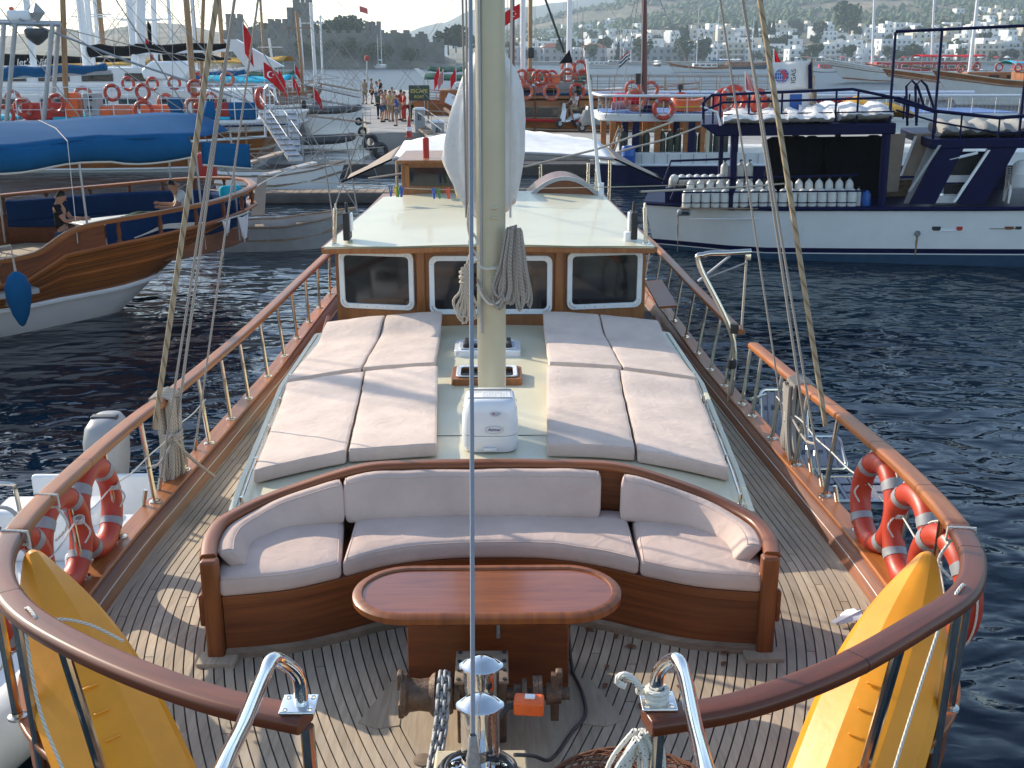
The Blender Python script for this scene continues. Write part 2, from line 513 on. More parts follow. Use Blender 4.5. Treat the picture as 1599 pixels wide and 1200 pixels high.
M['skin']=mk('skin',(.42,.22,.14),.55,var=.08)
M['hair']=mk('dark_hair',(.018,.013,.010),.6,var=.2)
for nm,c in(('cloth_white',(.68,.68,.68)),('cloth_black',(.018,.018,.02)),('cloth_blue',(.02,.08,.28)),('cloth_red',(.42,.03,.03)),('cloth_yellow',(.55,.48,.18)),
              ('cloth_khaki',(.32,.27,.17)),('cloth_denim',(.06,.10,.20)),('cloth_green',(.06,.09,.06)),('cloth_grey',(.20,.20,.21)),('cloth_pink',(.50,.22,.22))):
 M[nm]=fabric(nm,c,300,.9,.3)
M['peg_blue']=mk('blue_peg_plastic',(.03,.08,.38),.4)
M['peg_green']=mk('green_peg_plastic',(.04,.22,.07),.4)
M['peg_yellow']=mk('yellow_peg_plastic',(.62,.42,.03),.4)
M['peg_red']=mk('coral_peg_plastic',(.62,.09,.05),.4)
M['print_blue']=mk('blue_print',(.03,.035,.22),.4,var=.02)
M['print_red']=mk('red_print',(.55,.05,.06),.4,var=.02)
M['print_white']=mk('white_print',(.72,.72,.72),.5,var=.02)
M['print_grey']=mk('grey_print',(.42,.42,.46),.5,var=.02)
M['print_yellow']=mk('yellow_print',(.60,.50,.10),.5,var=.02)
M['purpleboard']=mk('dark_green_board',(.025,.045,.03),.5)
# -- the boat we stand on
def zdeck(y):return interp(y,[3.0,3.5,5.5,7,8.2,10,13,19,25],[1.53,1.50,1.40,1.30,1.20,1.08,.92,.85,.95])
def zcap(y):return interp(y,[3.2,3.8,4.6,5.6,6.5,7,8.2,10,13,19,25],[1.74,1.73,1.70,1.58,1.50,1.47,1.37,1.25,1.09,1.02,1.12])
def zrail(y):return interp(y,[3.3,4,5.5,7,8.15,9.3,11.3,14,19,24],[2.5,2.48,2.36,2.2,2.1,1.98,1.84,1.76,1.7,1.75])
HALF=[(0.02,2.95),(.55,3.22),(1.1,3.62),(1.55,3.98),(1.93,4.32),(2.2,4.62),(2.38,4.98),(2.52,5.5),(2.62,6.2),(2.66,7.0),(2.69,8.2),(2.70,11),(2.69,14),(2.64,18),(2.45,21.5),(2.0,24)]
HALFC=[Vector((p.x,p.y))for p in catmull([(x,y,0)for x,y in HALF],6)]
def halfw(y):
 for a,b in zip(HALFC,HALFC[1:]):
  if a.y<=y<=b.y:return lerp(a.x,b.x,(y-a.y)/max(1e-6,b.y-a.y))
 return HALFC[-1].x if y>20 else 0
def outline(inset):
 out=[]
 for i,p in enumerate(HALFC):
  t=(HALFC[min(i+1,len(HALFC)-1)]-HALFC[max(i-1,0)]).normalized()
  q=p+Vector((-t.y,t.x))*inset
  if q.x>=0:out.append((q.x,q.y))
 return out
def halfin(y,inset):
 o=outline(inset)
 for a,b in zip(o,o[1:]):
  if a[1]<=y<=b[1]:return lerp(a[0],b[0],(y-a[1])/max(1e-6,b[1]-a[1]))
 return 0
boat=thing('sailing_boat','varnished wooden motor sailer seen from its bow, cream cabin roof and teak foredeck in front','sailing boat',(0,9,0))
# hull skin
m=MB()
secs=[]
full=[(-x,y)for x,y in outline(-.06)[::-1]]+[(x,y)for x,y in outline(-.06)]
for t,k,dz in((1,1.0,0),(.72,.985,0),(.4,.93,0),(.1,.80,0),(-.15,.66,0)):
 q=[]
 for x,y in full:
  rk=(1-t)*1.3*smooth((7-y)/4)
  z=t*(zcap(y)-.03)if t>0 else t*4
  q.append((x*k,y+rk,z))
 secs.append(q)
m.loft(secs,closed=True,caps=False)
m.build('hull',M['white'],boat)
# deck body under the planks
m=MB()
ol=outline(.12)
poly=[(x,y)for x,y in ol]+[(-x,y)for x,y in ol[::-1]]
ys=[3.1+.25*i for i in range(84)]
m.loft([[(-halfin(y,.05),y,zdeck(y)),(halfin(y,.05),y,zdeck(y)),(halfin(y,.05),y,zdeck(y)-.06),(-halfin(y,.05),y,zdeck(y)-.06)]for y in ys],True,True)
deck=m.build('deck',M['caulk'],boat,ang=30)
# teak planks, each one a piece
def wplank(y):return 2.53-.075*max(0,7.3-y)**2
IN16=outline(.15)
def in16(y):
 for a,b in zip(IN16,IN16[1:]):
  if a[1]<=y<=b[1]:return lerp(a[0],b[0],(y-a[1])/max(1e-6,b[1]-a[1]))
 return 0
PW=.0585
prnd=random.Random(3)
def plank_mesh(pts0,pts1):
 m=MB()
 secs=[]
 for(xa,y),(xb,_)in zip(pts0,pts1):
  z=zdeck(y)+.010
  secs.append([(xa,y,z-.012),(xa,y,z),(xb,y,z),(xb,y,z-.012)])
 m.loft(secs,True,True)
 return m
for sgn in(-1,1):
 for k in range(43):
  xe=lambda y:wplank(y)-PW*k
  yend=13.4 if xe(7.3)-PW>1.93 else 6.75
  ylist,y=[],3.35
  while y<yend:
   a,b=xe(y)-.0045,xe(y)-PW+.0045
   if a<in16(y)and b>.135:ylist.append(y)
   y+=.14
  if len(ylist)<4:continue
  cuts=[0]
  c=prnd.randint(8,22)
  while c<len(ylist)-5:
   cuts.append(c); c+=prnd.randint(12,26)
  cuts.append(len(ylist)-1)
  for i0,i1 in zip(cuts,cuts[1:]):
   seg=ylist[i0:i1+1]
   seg=[seg[0]+(.004 if i0 else 0)]+seg[1:-1]+[seg[-1]-(.004 if i1<len(ylist)-1 else 0)]
   plank_mesh([(sgn*(xe(q)-.0045),q)for q in seg],[(sgn*(xe(q)-PW+.0045),q)for q in seg]).build('plank',M['teak'],deck,ang=30)
# covering boards along the bulwark and the king plank
for sgn in(-1,1):
 a,b=outline(.09),outline(.165)
 n=min(len(a),len(b)); a,b=a[-n:],b[-n:]
 m=MB()
 m.loft([[(sgn*p[0],p[1],zdeck(p[1])-.005),(sgn*p[0],p[1],zdeck(p[1])+.013),(sgn*q[0],q[1],zdeck(q[1])+.013),(sgn*q[0],q[1],zdeck(q[1])-.005)]for p,q in zip(a,b)],True,True)
 m.build('covering_board',M['teak'],deck)
m=MB()
m.loft([[(-h,y,zdeck(y)-.002),(-h,y,zdeck(y)+.012),(h,y,zdeck(y)+.012),(h,y,zdeck(y)-.002)]for y,h in((3.3,.14),(4.1,.16),(4.6,.32),(4.95,.47),(5.45,.50))],True,True)
m.build('plank',M['teak'],deck)
for s in(-1,1):# diagonal margin boards beside the windlass
 m=MB()
 m.prism([(s*.48,5.42),(s*.56,5.42),(s*.70,4.98),(s*.60,4.92),(s*.48,4.95)][::s],lambda x,y:zdeck(y)-.002,lambda x,y:zdeck(y)+.0145)
 m.build('margin_board',M['teak'],deck)
# bulwark and cap rail
for sgn in(-1,1):
 a,b,c=outline(.155),outline(.05),outline(-.035)
 n=min(len(a),len(b),len(c)); a,b,c=a[-n:],b[-n:],c[-n:]
 m=MB()
 m.loft([[(sgn*p[0],p[1],zdeck(p[1])-.01),(sgn*lerp(p[0],q[0],.4),lerp(p[1],q[1],.4),lerp(zdeck(p[1]),zcap(q[1]),.55)),(sgn*q[0],q[1],zcap(q[1])-.015),(sgn*r[0],r[1],zcap(r[1])-.015),(sgn*r[0],r[1],zdeck(r[1])-.05)]for p,q,r in zip(a,b,c)],True,True)
 m.build('bulwark',M['varnish'],boat,ang=50)
 a,c=outline(.085),outline(-.075)
 n=min(len(a),len(c)); a,c=a[-n:],c[-n:]
 m=MB()
 m.loft([[(sgn*p[0],p[1],zcap(p[1])-.015),(sgn*p[0],p[1],zcap(p[1])+.015),(sgn*r[0],r[1],zcap(r[1])+.015),(sgn*r[0],r[1],zcap(r[1])-.02)]for p,r in zip(a,c)],True,True)
 m.build('cap_rail',M['rail'],boat,bevel=.008)
 m=MB()
 o=outline(.118)
 m.tube([(sgn*x,y,lerp(zdeck(y),zcap(y),.45)+.006)for x,y in o if 4.6<y<14],.0035,5)
 m.build('pin_stripe',M['print_white'],boat)
# hand rails
def rail_pts(sgn,pts):return resample(catmull([(sgn*x,y,zrail(y))for x,y in pts],6),.09)
RAILR=[(.57,3.40),(.95,3.51),(1.4,3.77),(1.86,4.15),(2.15,4.43),(2.34,4.75),(2.46,5.1),(2.56,5.65),(2.66,6.5),(2.71,7.3),(2.735,8.2),(2.765,9.3),(2.775,11.15)]
RAILR2=[(2.78,11.85),(2.775,14.5),(2.74,18.6),(2.5,22)]
RAILL=[(.66,3.43),(1.04,3.58),(1.49,3.85),(1.93,4.2),(2.2,4.52),(2.38,4.85),(2.49,5.2),(2.59,5.8),(2.67,6.6),(2.72,7.3),(2.75,8.2),(2.77,9.2),(2.78,12),(2.74,15),(2.66,18),(2.45,22)]
RP=[(.062*a,.032*b)for a,b in((-1,-.55),(-.82,-1),(.82,-1),(1,-.55),(1,.5),(.72,1),(-.72,1),(-1,.5))]
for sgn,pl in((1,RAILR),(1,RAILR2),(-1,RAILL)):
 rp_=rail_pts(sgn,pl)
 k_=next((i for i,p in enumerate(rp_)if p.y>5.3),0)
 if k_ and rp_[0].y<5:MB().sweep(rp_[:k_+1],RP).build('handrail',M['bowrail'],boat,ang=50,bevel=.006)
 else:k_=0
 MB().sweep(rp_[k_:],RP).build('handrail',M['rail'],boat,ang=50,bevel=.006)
for sgn,pl,ks in((1,RAILR,(.12,.3,.42,.55,.68,.82)),(-1,RAILL,(.10,.22,.34,.46))):# scarf joints
 rp_=rail_pts(sgn,pl)
 for k in ks:
  i=int(k*(len(rp_)-2)); a,b=rp_[i],rp_[i+1]
  MB().sweep([a,a+(b-a).normalized()*.004],[(x*1.012,z*1.02)for x,z in RP]).build('scarf_joint',M['caulk'],boat)
def post(x0,y0,z0,x1,y1,z1,r=.020,flange=True):
 m=MB().tube([(x0,y0,z0),(x1,y1,z1)],r,10)
 if flange:m.lathe([(.0,0),(.048,0),(.046,.012),(r+.004,.016),(r+.002,.03)],14,Matrix.Translation((x0,y0,z0)))
 m.build('stanchion',M['steel'],boat)
for y in(6.52,7.27,8.1,8.95,9.8,10.62,11.1):
 post(2.68,y,zcap(y)+.015,2.735,y,zrail(y)-.03)
for y in(11.92,12.75,13.6,14.5,15.5,16.5,17.6,18.8,20):post(2.66,y,zcap(y)+.015,2.75,y,zrail(y)-.03)
for y in(6.53,7.25,8.07,8.92,9.75,10.62,11.45,12.5,13.55,14.5,15.5,16.5,17.6,18.8,20):post(-2.68,y,zcap(y)+.015,-2.735+max(0,y-14)*.02,y,zrail(y)-.03)
for s,sx in((1,0),(-1,.04)):
 for xb,yb,xt,yt,r in((2.53,5.62,2.55,5.62,.022),(2.27,4.66,2.29,4.66,.024),(1.66,4.12,1.74,4.06,.025),(.60,3.42,.62,3.44,.026)):
  post(s*(xb+sx),yb,zcap(yb)+.01,s*(xt+sx),yt,zrail(yt)-.03,r)
post(2.10,4.40,zdeck(4.4),2.12,4.40,zrail(4.4)-.03,.024)
post(-2.12,4.44,zdeck(4.4),-2.14,4.44,zrail(4.4)-.03,.024)
# pulpit tubes with plates at the rail gate
for s,x0 in((-1,-.69),(1,.62)):
 zt=zrail(3.45)+.034
 m=MB().rbox((x0,3.47,zt+.006),(.13,.12,.014),.005)
 for qx,qy in((-.045,-.04),(.045,-.04),(-.045,.04),(.045,.04)):m.lathe([(0.011,0),(.009,.006),(0,.008)],8,Matrix.Translation((x0+qx,3.47+qy,zt+.012)))
 m.build('pulpit_plate',M['chrome'],boat)
 top=aty(415 if s<0 else 1066,1047,3.32)
 end=aty(338 if s<0 else 1106,1230,2.55)
 pts=catmull([(x0-.01*s,3.47,zt+.01),(x0,3.47,zt+.13),(lerp(x0,top.x,.8),3.40,top.z-.005),(top.x,3.28,top.z+.0),(lerp(top.x,end.x,.45),2.95,lerp(top.z,end.z,.42)),(end.x,2.5,end.z),(end.x-.02*s,2.0,end.z-.12)],8)
 MB().tube(pts,.026,14).build('pulpit_tube',M['chrome'],boat)
# coachroof
def zcoach(x,y):return interp(y,[7.5,13.4],[1.665,1.55])-.028*x*x
def coach_half(y):return interp(y,[7.0,8.2,11,13.6],[1.9,2.02,2.24,2.25])
m=MB()
secs=[]
for i in range(14):
 y=lerp(7.30,13.5,i/13)
 h=coach_half(y)
 row=[(-h-.04,y,zdeck(y))]+[(h*k/8,y,zcoach(h*k/8,y))for k in range(-8,9)]+[(h+.04,y,zdeck(y))]
 secs.append(row)
m.loft(secs,True,True)
m.build('coachroof',M['gelcoat'],boat,ang=40)
for s in(-1,1):
 MB().sweep([(s*(coach_half(y)-.02),y,zcoach(coach_half(y),y)+.006)for y in[7.4+.4*i for i in range(16)]],[(-.022,-.012),(.022,-.012),(.022,.012),(-.022,.012)]).build('coachroof_trim',M['gelcoat'],boat)
 m=MB()# grab rail with brackets
 pts=[(s*(coach_half(y)-.09),y,zcoach(coach_half(y)-.09,y)+.07)for y in[7.55+.3*i for i in range(13)]]
 m.tube(pts,.013,8)
 m.build('grab_rail',M['steel'],boat)
 for i in(0,3,6,9,12):
  p=Vector(pts[i])
  MB().tube([p-Vector((0,0,.075)),p+Vector((0,0,.016))],.016,8).lathe([(.034,0),(.03,.01),(.0,.012)],10,Matrix.Translation(p-Vector((0,0,.072)))).build('bracket',M['steel'],boat)
MB().box((0,8.93,zcoach(0,8.93)+.001),(1.24,.008,.003)).build('roof_seam',M['caulk'],boat)
# hatches
for yc,hw,hd in((10.78,.36,.25),(11.95,.37,.24)):
 zt=zcoach(0,yc)
 xo=-.055
 m=MB()
 o=[(xo+sx*(hw-.06)+.06*math.cos(a),yc+sy*(hd-.06)+.06*math.sin(a))for sx,sy,a0 in((1,1,0),(-1,1,1),(-1,-1,2),(1,-1,3))for a in[PI/2*(a0+j/4)for j in range(5)]]
 i_=[(xo+(x-xo)*.80,yc+(y-yc)*.74)for x,y in o]
 m.loft([[(x,y,zt-.01)for x,y in o],[(x,y,zt+.07)for x,y in o],[(x,y,zt+.075)for x,y in i_],[(x,y,zt-.0)for x,y in i_]],True,False)
 h=m.build('hatch',M['cabin_wood' if hd>.245 else 'gloss_white'],boat,bevel=.006)
 m=MB().loft([[(xo+(x-xo)*.98,yc+(y-yc)*.98,zt+.071)for x,y in i_],[(xo+(x-xo)*1.09,yc+(y-yc)*1.10,zt+.085)for x,y in i_],[(xo+(x-xo)*1.06,yc+(y-yc)*1.07,zt+.092)for x,y in i_],[(xo+(x-xo)*.93,yc+(y-yc)*.91,zt+.085)for x,y in i_]],True,False)
 m.build('hatch_frame',M['gloss_white'],h)
 MB().prism([(xo+(x-xo)*1.0,yc+(y-yc)*1.0)for x,y in i_],zt+.03,zt+.05).build('hatch_pane',M['glass'],h)
 if hd<.245:
  for s in(-1,1):MB().rbox((xo+s*.24,yc-.02,zt+.11),(.05,.3,.05),.01).build('hatch_handle',M['black'],h)
# cabin with raked side panes
ROOF=[(-2.07,13.32),(-1.15,13.12),(-.02,13.16),(1.02,13.10),(2.0,13.28)]
cabw=[(-1.98,13.62),(-.92,13.40),(-.86,13.36),(.80,13.36),(.86,13.40),(1.94,13.58)]
m=MB()
m.prism(cabw+[(1.72,17.6),(-1.75,17.6)],.8,lambda x,y:2.60-.012*x*x+(y-13.3)*.028)
m.build('cabin',M['cabin_wood'],boat)
def zroof(x,y):return 2.605-.014*x*x+(y-13.2)*.032
RB=[(-1.70,17.1),(-.85,17.35),(0,17.4),(.85,17.45),(1.73,17.5)]
m=MB()
rows=[]
for i in range(15):
 t=i/14
 row=[]
 for k in range(17):
  f=k/16*4
  a=Vector(ROOF[min(int(f),3)]).lerp(Vector(ROOF[min(int(f),3)+1]),f-min(int(f),3))
  b=Vector(RB[min(int(f),3)]).lerp(Vector(RB[min(int(f),3)+1]),f-min(int(f),3))
  p=a.lerp(b,t)
  row.append((p.x,p.y,zroof(p.x,p.y)))
 rows.append(row+[(x,y,z-.05)for x,y,z in row[::-1]])
m.loft(rows,True,True)
m.build('cabin_roof',M['gelcoat'],boat,ang=40)
fr=[(Vector(ROOF[i]).lerp(Vector(ROOF[i+1]),j/6))for i in range(4)for j in range(6)]+[Vector(ROOF[-1])]
MB().sweep([(p.x,p.y-.012,zroof(p.x,p.y)-.050)for p in fr],[(-.024,-.035),(.024,-.035),(.024,.026),(-.024,.026)]).build('roof_edge',M['cabin_wood'],boat,bevel=.006)
for s in(-1,1):
 e=[Vector(ROOF[0 if s<0 else 4]).lerp(Vector(RB[0 if s<0 else 4]),j/10)for j in range(11)]
 MB().sweep([(p.x+s*.014,p.y,zroof(p.x,p.y)-.04)for p in e],[(-.02,-.035),(.02,-.035),(.02,.03),(-.02,.03)]).build('roof_edge',M['cabin_wood'],boat)
def rrect(w,h,r,n=5):
 return[(sx*(w/2-r)+r*math.cos(a),sy*(h/2-r)+r*math.sin(a))for sx,sy,a0 in((1,1,0),(-1,1,1),(-1,-1,2),(1,-1,3))for a in[PI/2*(a0+j/n)for j in range(n+1)]]
def window(c,w,h,rz,parent,r=.09,fw=.064,dep=.03,name='window',tilt=0,fm='frame_white',bolts=True,skew=0):
 mx=Matrix.Translation(c)@ Matrix.Rotation(rz,4,'Z')@ Matrix.Rotation(PI/2+tilt,4,'X')
 o,i_=rrect(w,h,r),rrect(w-2*fw,h-2*fw,max(.01,r-fw*.6))
 sk=lambda p:(p[0]*(1+skew*p[1]/h),p[1])
 o,i_=[sk(p)for p in o],[sk(p)for p in i_]
 m=MB()
 m.loft([[mx @ Vector((x,y,-.02))for x,y in o],[mx @ Vector((x,y,dep))for x,y in o],[mx @ Vector((x,y,dep))for x,y in i_],[mx @ Vector((x,y,-.015))for x,y in i_]],True,False)
 wn=m.build(name,M[fm],parent,bevel=.005)
 MB().prism([(x*1.01,y*1.01)for x,y in i_],-.012,.006,mx).build('pane',M['glass'],wn)
 if bolts:
  m=MB()
  for k in range(0,len(o)):
   p=(Vector(o[k])+Vector(i_[k]))/2
   m.lathe([(.009,dep),(.007,dep+.004),(0,dep+.005)],6,mx @ Matrix.Translation((p.x,p.y,0)))
  for k in range(1,6):
   for sy in(-1,1):m.lathe([(.009,dep),(.007,dep+.004),(0,dep+.005)],6,mx @ Matrix.Translation(((k/6-.5)*(w-.2),sy*(h-fw)/2,0)))
  b=m.build('screw',M['steel'],wn); b['kind']='stuff'
 return wn
window((-1.45,13.49,2.10),.97,.74,math.atan2(-.22,1.06),boat,skew=-.0)
window((-.02,13.355,2.06),1.53,.74,0,boat)
window((1.41,13.48,2.10),.97,.74,math.atan2(.18,1.08),boat)
for x,rz in((-.89,0),(.83,0)):MB().rbox((x,13.352,2.08),(.10,.05,.98),.012).build('window_post',M['cabin_wood'],boat)
MB().box((-.02,13.35,1.60),(1.6,.035,.16)).build('window_sill',M['cabin_wood'],boat,bevel=.008)
# no wheelhouse interior is built; the panes are opaque and near black
for s in(-1,1):# side wall windows
 for yy in(14.6,15.8):window((s*1.93-s*(yy-13.5)*.062,yy,2.12),.85,.5,s*PI/2,boat,bolts=False)
# curved wing boards beside the cabin
for s in(-1,1):
 w_=[(13.55,.95),(13.6,1.62),(13.3,1.55),(12.8,1.38),(12.3,1.2),(12.15,.95)]
 m=MB().add([(s*2.12,y,z)for y,z in w_]+[(s*2.07,y,z)for y,z in w_],[tuple(range(6)),tuple(range(6,12))[::-1]]+[(k,(k+1)%6,6+(k+1)%6,6+k)for k in range(6)])
 m.build('wing_board',M['varnish_obj'],boat,bevel=.008)
 a=aty(1040 if s>0 else 492,440,14.2)
 if s>0:MB().slab([(s*2.30,16.2,1.50),(s*2.56,16.2,1.52),(s*2.56,14.7,1.46),(s*2.30,14.7,1.44)],.03).build('side_shelf',M['rail'],boat)
# second deckhouse and sliding hatch on the cabin roof
zz=zroof(0,17.2)
m=MB().prism([(-1.42,17.25),(-.2,17.25),(-.2,18.9),(-1.42,18.9)],2.0,zz+.46)
dh=m.build('deckhouse',M['cabin_wood'],boat,bevel=.01)
MB().prism([(-1.48,17.15),(-.12,17.15),(-.12,19),(-1.48,19)],zz+.46,zz+.51).build('deckhouse_roof',M['cabin_wood'],boat,bevel=.01)
MB().box((-.78,17.24,zz+.25),(1.02,.03,.28)).build('deckhouse_window',M['glass'],boat)
for x in(-1.33,-.23):MB().box((x,17.232,zz+.25),(.07,.04,.36)).build('deckhouse_post',M['cabin_wood'],boat)
m=MB()
arc=[(lerp(.55,1.72,k/14),17.25,zroof(1.1,17.25)-.1+.34*math.sin(PI*k/14)**.8)for k in range(15)]
m.loft([[(x,y,z),(x,y+1.1,z),(x,y+1.1,2.45),(x,y,2.45)]for x,y,z in arc],True,True)
m.build('companion_hatch',M['varnish_obj'],boat)
MB().sweep([(x,y-.02,z)for x,y,z in arc],[(-.03,-.03),(.03,-.03),(.03,.03),(-.03,.03)]).build('hatch_trim',M['greyplastic'],boat)
# side boxes for the navigation lights with steel poles at the roof corners
for s,px in((-1,520),(1,1003)):
 x0=s*1.90-.02
 zt=zroof(x0,13.5)
 bx=MB().rbox((x0-s*.11,13.62,zt+.20),(.08,.26,.34),.012).build('lamp_board',M['black'],boat)
 MB().rbox((x0-s*.165,13.60,zt+.25),(.03,.16,.22),.012).build('lamp_lens',M['gloss_white'],bx)
 MB().lathe([(.02,0),(.02,.12),(.008,.13),(0,.13)],8,Matrix.Translation((x0-s*.11,13.62,zt+.36))).build('lamp_cap',M['black'],bx)
 if s>0:MB().rbox((x0-.15,13.58,zt+.05),(.15,.13,.14),.02).build('lamp_base',M['gloss_white'],bx)
 MB().tube([(x0+s*.03,13.42,zt-.01),(x0+s*.0,13.42,zt+.44)],.026,10).lathe([(.055,-.01),(.05,.01),(.03,.015)],10,Matrix.Translation((x0+s*.03,13.42,zt))).lathe([(.014,.44),(.014,.50),(0,.505)],8,Matrix.Translation((x0,13.42,zt))).build('roof_pole',M['steel'],boat)
# white aerial with its base
a0=aty(938,300,17.2)
MB().tube([a0+Vector((0,0,-.05)),a0+Vector((-.25,.1,2.0))],[.032,.022],10).build('aerial',M['antenna'],boat)
MB().tube([a0+Vector((0.01,0,-.18)),a0+Vector((0,0,.14))],.05,10).rbox(a0+Vector((0,.02,-.16)),(.2,.14,.06),.02).build('aerial_base',M['gloss_white'],boat)
# mast and rigging
MY=9.25
m=MB().tube([(0,MY,1.4),(0,MY,3),(0,MY+.02,8),(0,MY+.05,15)],[.125,.125,.12,.09],28)
mast=m.build('mast',M['cream'],boat)
MB().lathe([(.2,0),(.2,.03),(.14,.05),(.13,.1)],28,Matrix.Translation((0,MY,zcoach(0,MY)-.01))).build('mast_collar',M['cream'],boat)
for z in(3.58,3.50,3.08,3.00):MB().rbox((.03,MY-.125,z),(.06,.04,.022),.008).build('mast_cleat',M['cream'],mast)
MB().tube([(-.085,MY-.10,2.5),(-.085,MY-.10,8)],.012,8).build('sail_track',M['alu'],mast)
H=Vector((0,MY,14.2))
def stay(name,pts,r,mt,n=8):return MB().tube(resample(pts,.6),r,n).build(name,M[mt],boat)
fs0=Vector((-.073,4.02,1.98))
stay('forestay',[fs0,(-.09,MY-.2,13.2)],.0102,'wire')
for s in(-1,1):
 for y0,r,mt,dx in((7.95,.021,'shroud',0),(8.35,.010,'ropegrey',0),(8.75,.012,'ropegrey',.02),(9.55,.009,'ropegrey',.02)):
  b=Vector((s*(2.80+dx),y0,zcap(y0)-.25))
  t=H+Vector((s*.1,.05*(y0-8.5),-.8 if r<.011 else 0))
  k=(zrail(y0)-b.z)/(t.z-b.z)
  stay('shroud',[b.lerp(t,k*.9)if r>.015 else b,t],r,mt)
  MB().tube([b,b.lerp(t,.03)],.018,8).build('turnbuckle',M['steel'],boat)
for px0,px1,col in((722,728,'ropegrey'),(728,731,'rope'),(733,735,'ropewhite'),(799,797,'ropewhite')):
 a,b=aty(px0,-10,MY-.05),aty(px1,340,MY-.08)
 stay('halyard',[b,a,a+(a-b)*2.5],.009,col)
# turnbuckle foot of the forestay
MB().lathe([(.0,-.02),(.022,-.02),(.024,.06),(.03,.065),(.03,.13),(.024,.16),(.017,.24),(.013,.245)],12,Matrix.Translation((-.073,4.015,1.78))).build('stay_fitting',M['galv'],boat)
MB().box((-.073,4.01,1.72),(.036,.018,.14)).box((-.105,4.0,1.63),(.012,.05,.16)).box((-.04,4.0,1.63),(.012,.05,.16)).tube([(-.125,4.0,1.68),(-.02,4.0,1.68)],.013,8).build('stay_toggle',M['galv'],boat)
# bowsprit heel
m=MB().prism([(-.26,4.42),(.17,4.42),(.20,2.2),(-.29,2.2)],1.38,1.665)
m.build('bowsprit',M['creamwood'],boat,bevel=.012)
m=MB().prism(rrect(.30,.56,.06),0,.012,Matrix.Translation((-.045,4.08,1.664)))
for a,b in((-1,-1),(1,-1),(-1,1),(1,1),(-1,0),(1,0)):m.lathe([(.02,.012),(.017,.022),(0,.026)],8,Matrix.Translation((-.045+a*.115,4.08+b*.22,1.664)))
m.build('bow_plate',M['chrome'],boat)
MB().box((.30,4.13,1.585),(.16,.12,.012)).lathe([(.008,0),(.006,.004),(0,.004)],6,Matrix.Translation((.35,4.16,1.591))).build('deck_plate',M['gloss_white'],boat)
# aft sun awning on its frame, fore edge scalloped, hanging side flaps
def awn(u,v):
 x=lerp(-1.85,2.25,u)
 y=lerp(20.6,23.4,v)
 z=2.95+.12*v+.22*(1-abs(2*u-1)**1.5)*(.4+.6*v)-.09*math.sin(PI*u)*math.sin(PI*v)
 return(x,y+.35*math.sin(PI*u),z+.012*math.sin(u*60+v*9)*v)
MB().grid(awn,30,8).build('awning',M['whitecloth'],boat,ang=80).modifiers.new('cloth','SOLIDIFY').thickness=.01
for s in(-1,1):
 def flap(u,v):
  ex,ez=(2.25,2.95)if s>0 else(-1.85,2.95)
  x=ex+s*(.02+.95*u)
  sc=.10*abs(math.sin(v*PI*2))*u
  return(x,lerp(20.6,22.7,v)+.1*u,ez+.10*v*(1-u)-.42*u+.05*math.sin(v*5)*u-sc*.5)
 MB().grid(flap,10,16).build('awning_flap',M['beigecloth'],boat,ang=80).modifiers.new('cloth','SOLIDIFY').thickness=.01
 e=[Vector(flap(1,j/16))for j in range(17)]
 MB().tube(e,.022,6).build('awning_border',M['blackcloth'],boat)
 f=[Vector(flap(k/10,0))for k in range(11)]
 MB().tube(f,.018,6).build('awning_border',M['blackcloth'],boat)
MB().tube([awn(k/20,0)for k in range(21)],.03,8).build('awning_batten',M['greyplastic'],boat)
for x,y in((-1.8,20.7),(2.2,20.7),(-1.8,23.4),(2.2,23.4),(.85,19.5),(1.72,19.8)):
 MB().tube([(x,y,.9),(x,y,3.0 if abs(x)>1.79 else 2.95)],.03,8).build('awning_pole',M['steel'],boat)
MB().tube([(-2.3,20.4,2.62),(-.8,20.2,2.85),(.6,20.1,2.86),(1.9,20.3,3.15),(3.4,21,3.6)],.02,8).build('awning_rope',M['rope'],boat)
# small fittings on the aft deck
MB().lathe([(.05,0),(.05,.3),(.03,.32),(0,.32)],12,Matrix.Translation((-1.05,17.6,zz+.51))).build('fire_bottle',M['red'],boat)
MB().rbox((-.35,17.7,zz+.68),(.1,.1,.34),.02).build('horn',M['gloss_white'],boat)
m=MB()
for s,xx in((-1,-2.5),(1,2.55)):
 m.tube([(s*2.45,18.5,1.0),(s*2.45,22,1.0)],.05,8)
m.build('aft_coaming',M['varnish'],boat)
# -- things on the foredeck
# curved bench
BACK=[(-1.64,5.74),(-1.69,6.03),(-1.66,6.30),(-1.42,6.57),(-.98,6.69),(-.55,6.745),(0,6.76),(.58,6.735),(1.0,6.67),(1.40,6.54),(1.63,6.27),(1.68,6.0),(1.64,5.72)]
BC=[(p.x,p.y)for p in catmull([(x,y,0)for x,y in BACK],6)]
FRONT=[(-1.56,5.72),(-1.2,5.79),(-.92,5.93),(-.66,6.09),(-.35,6.18),(0,6.20),(.35,6.18),(.66,6.08),(.94,5.92),(1.22,5.79),(1.57,5.72)]
FC=[(p.x,p.y)for p in catmull([(x,y,0)for x,y in FRONT],7)]
bench=thing('curved_bench','curved varnished wooden bench around the oval table, without its cushions','bench',(0,6.4,zdeck(6.4)))
m=MB()
zf=lambda y:zdeck(y)
m.loft([[(x,y,zf(y)+.012),(x,y,1.79),(x,y+.03,1.79),(x,y+.03,zf(y)+.012)]for x,y in FC],True,True)
m.build('seat_front',M['varnish'],bench)
MB().loft([[(x,y-.012,1.735),(x,y-.012,1.795),(x,y+.02,1.795),(x,y+.02,1.735)]for x,y in FC],True,True).build('seat_trim',M['trim'],bench,bevel=.004)
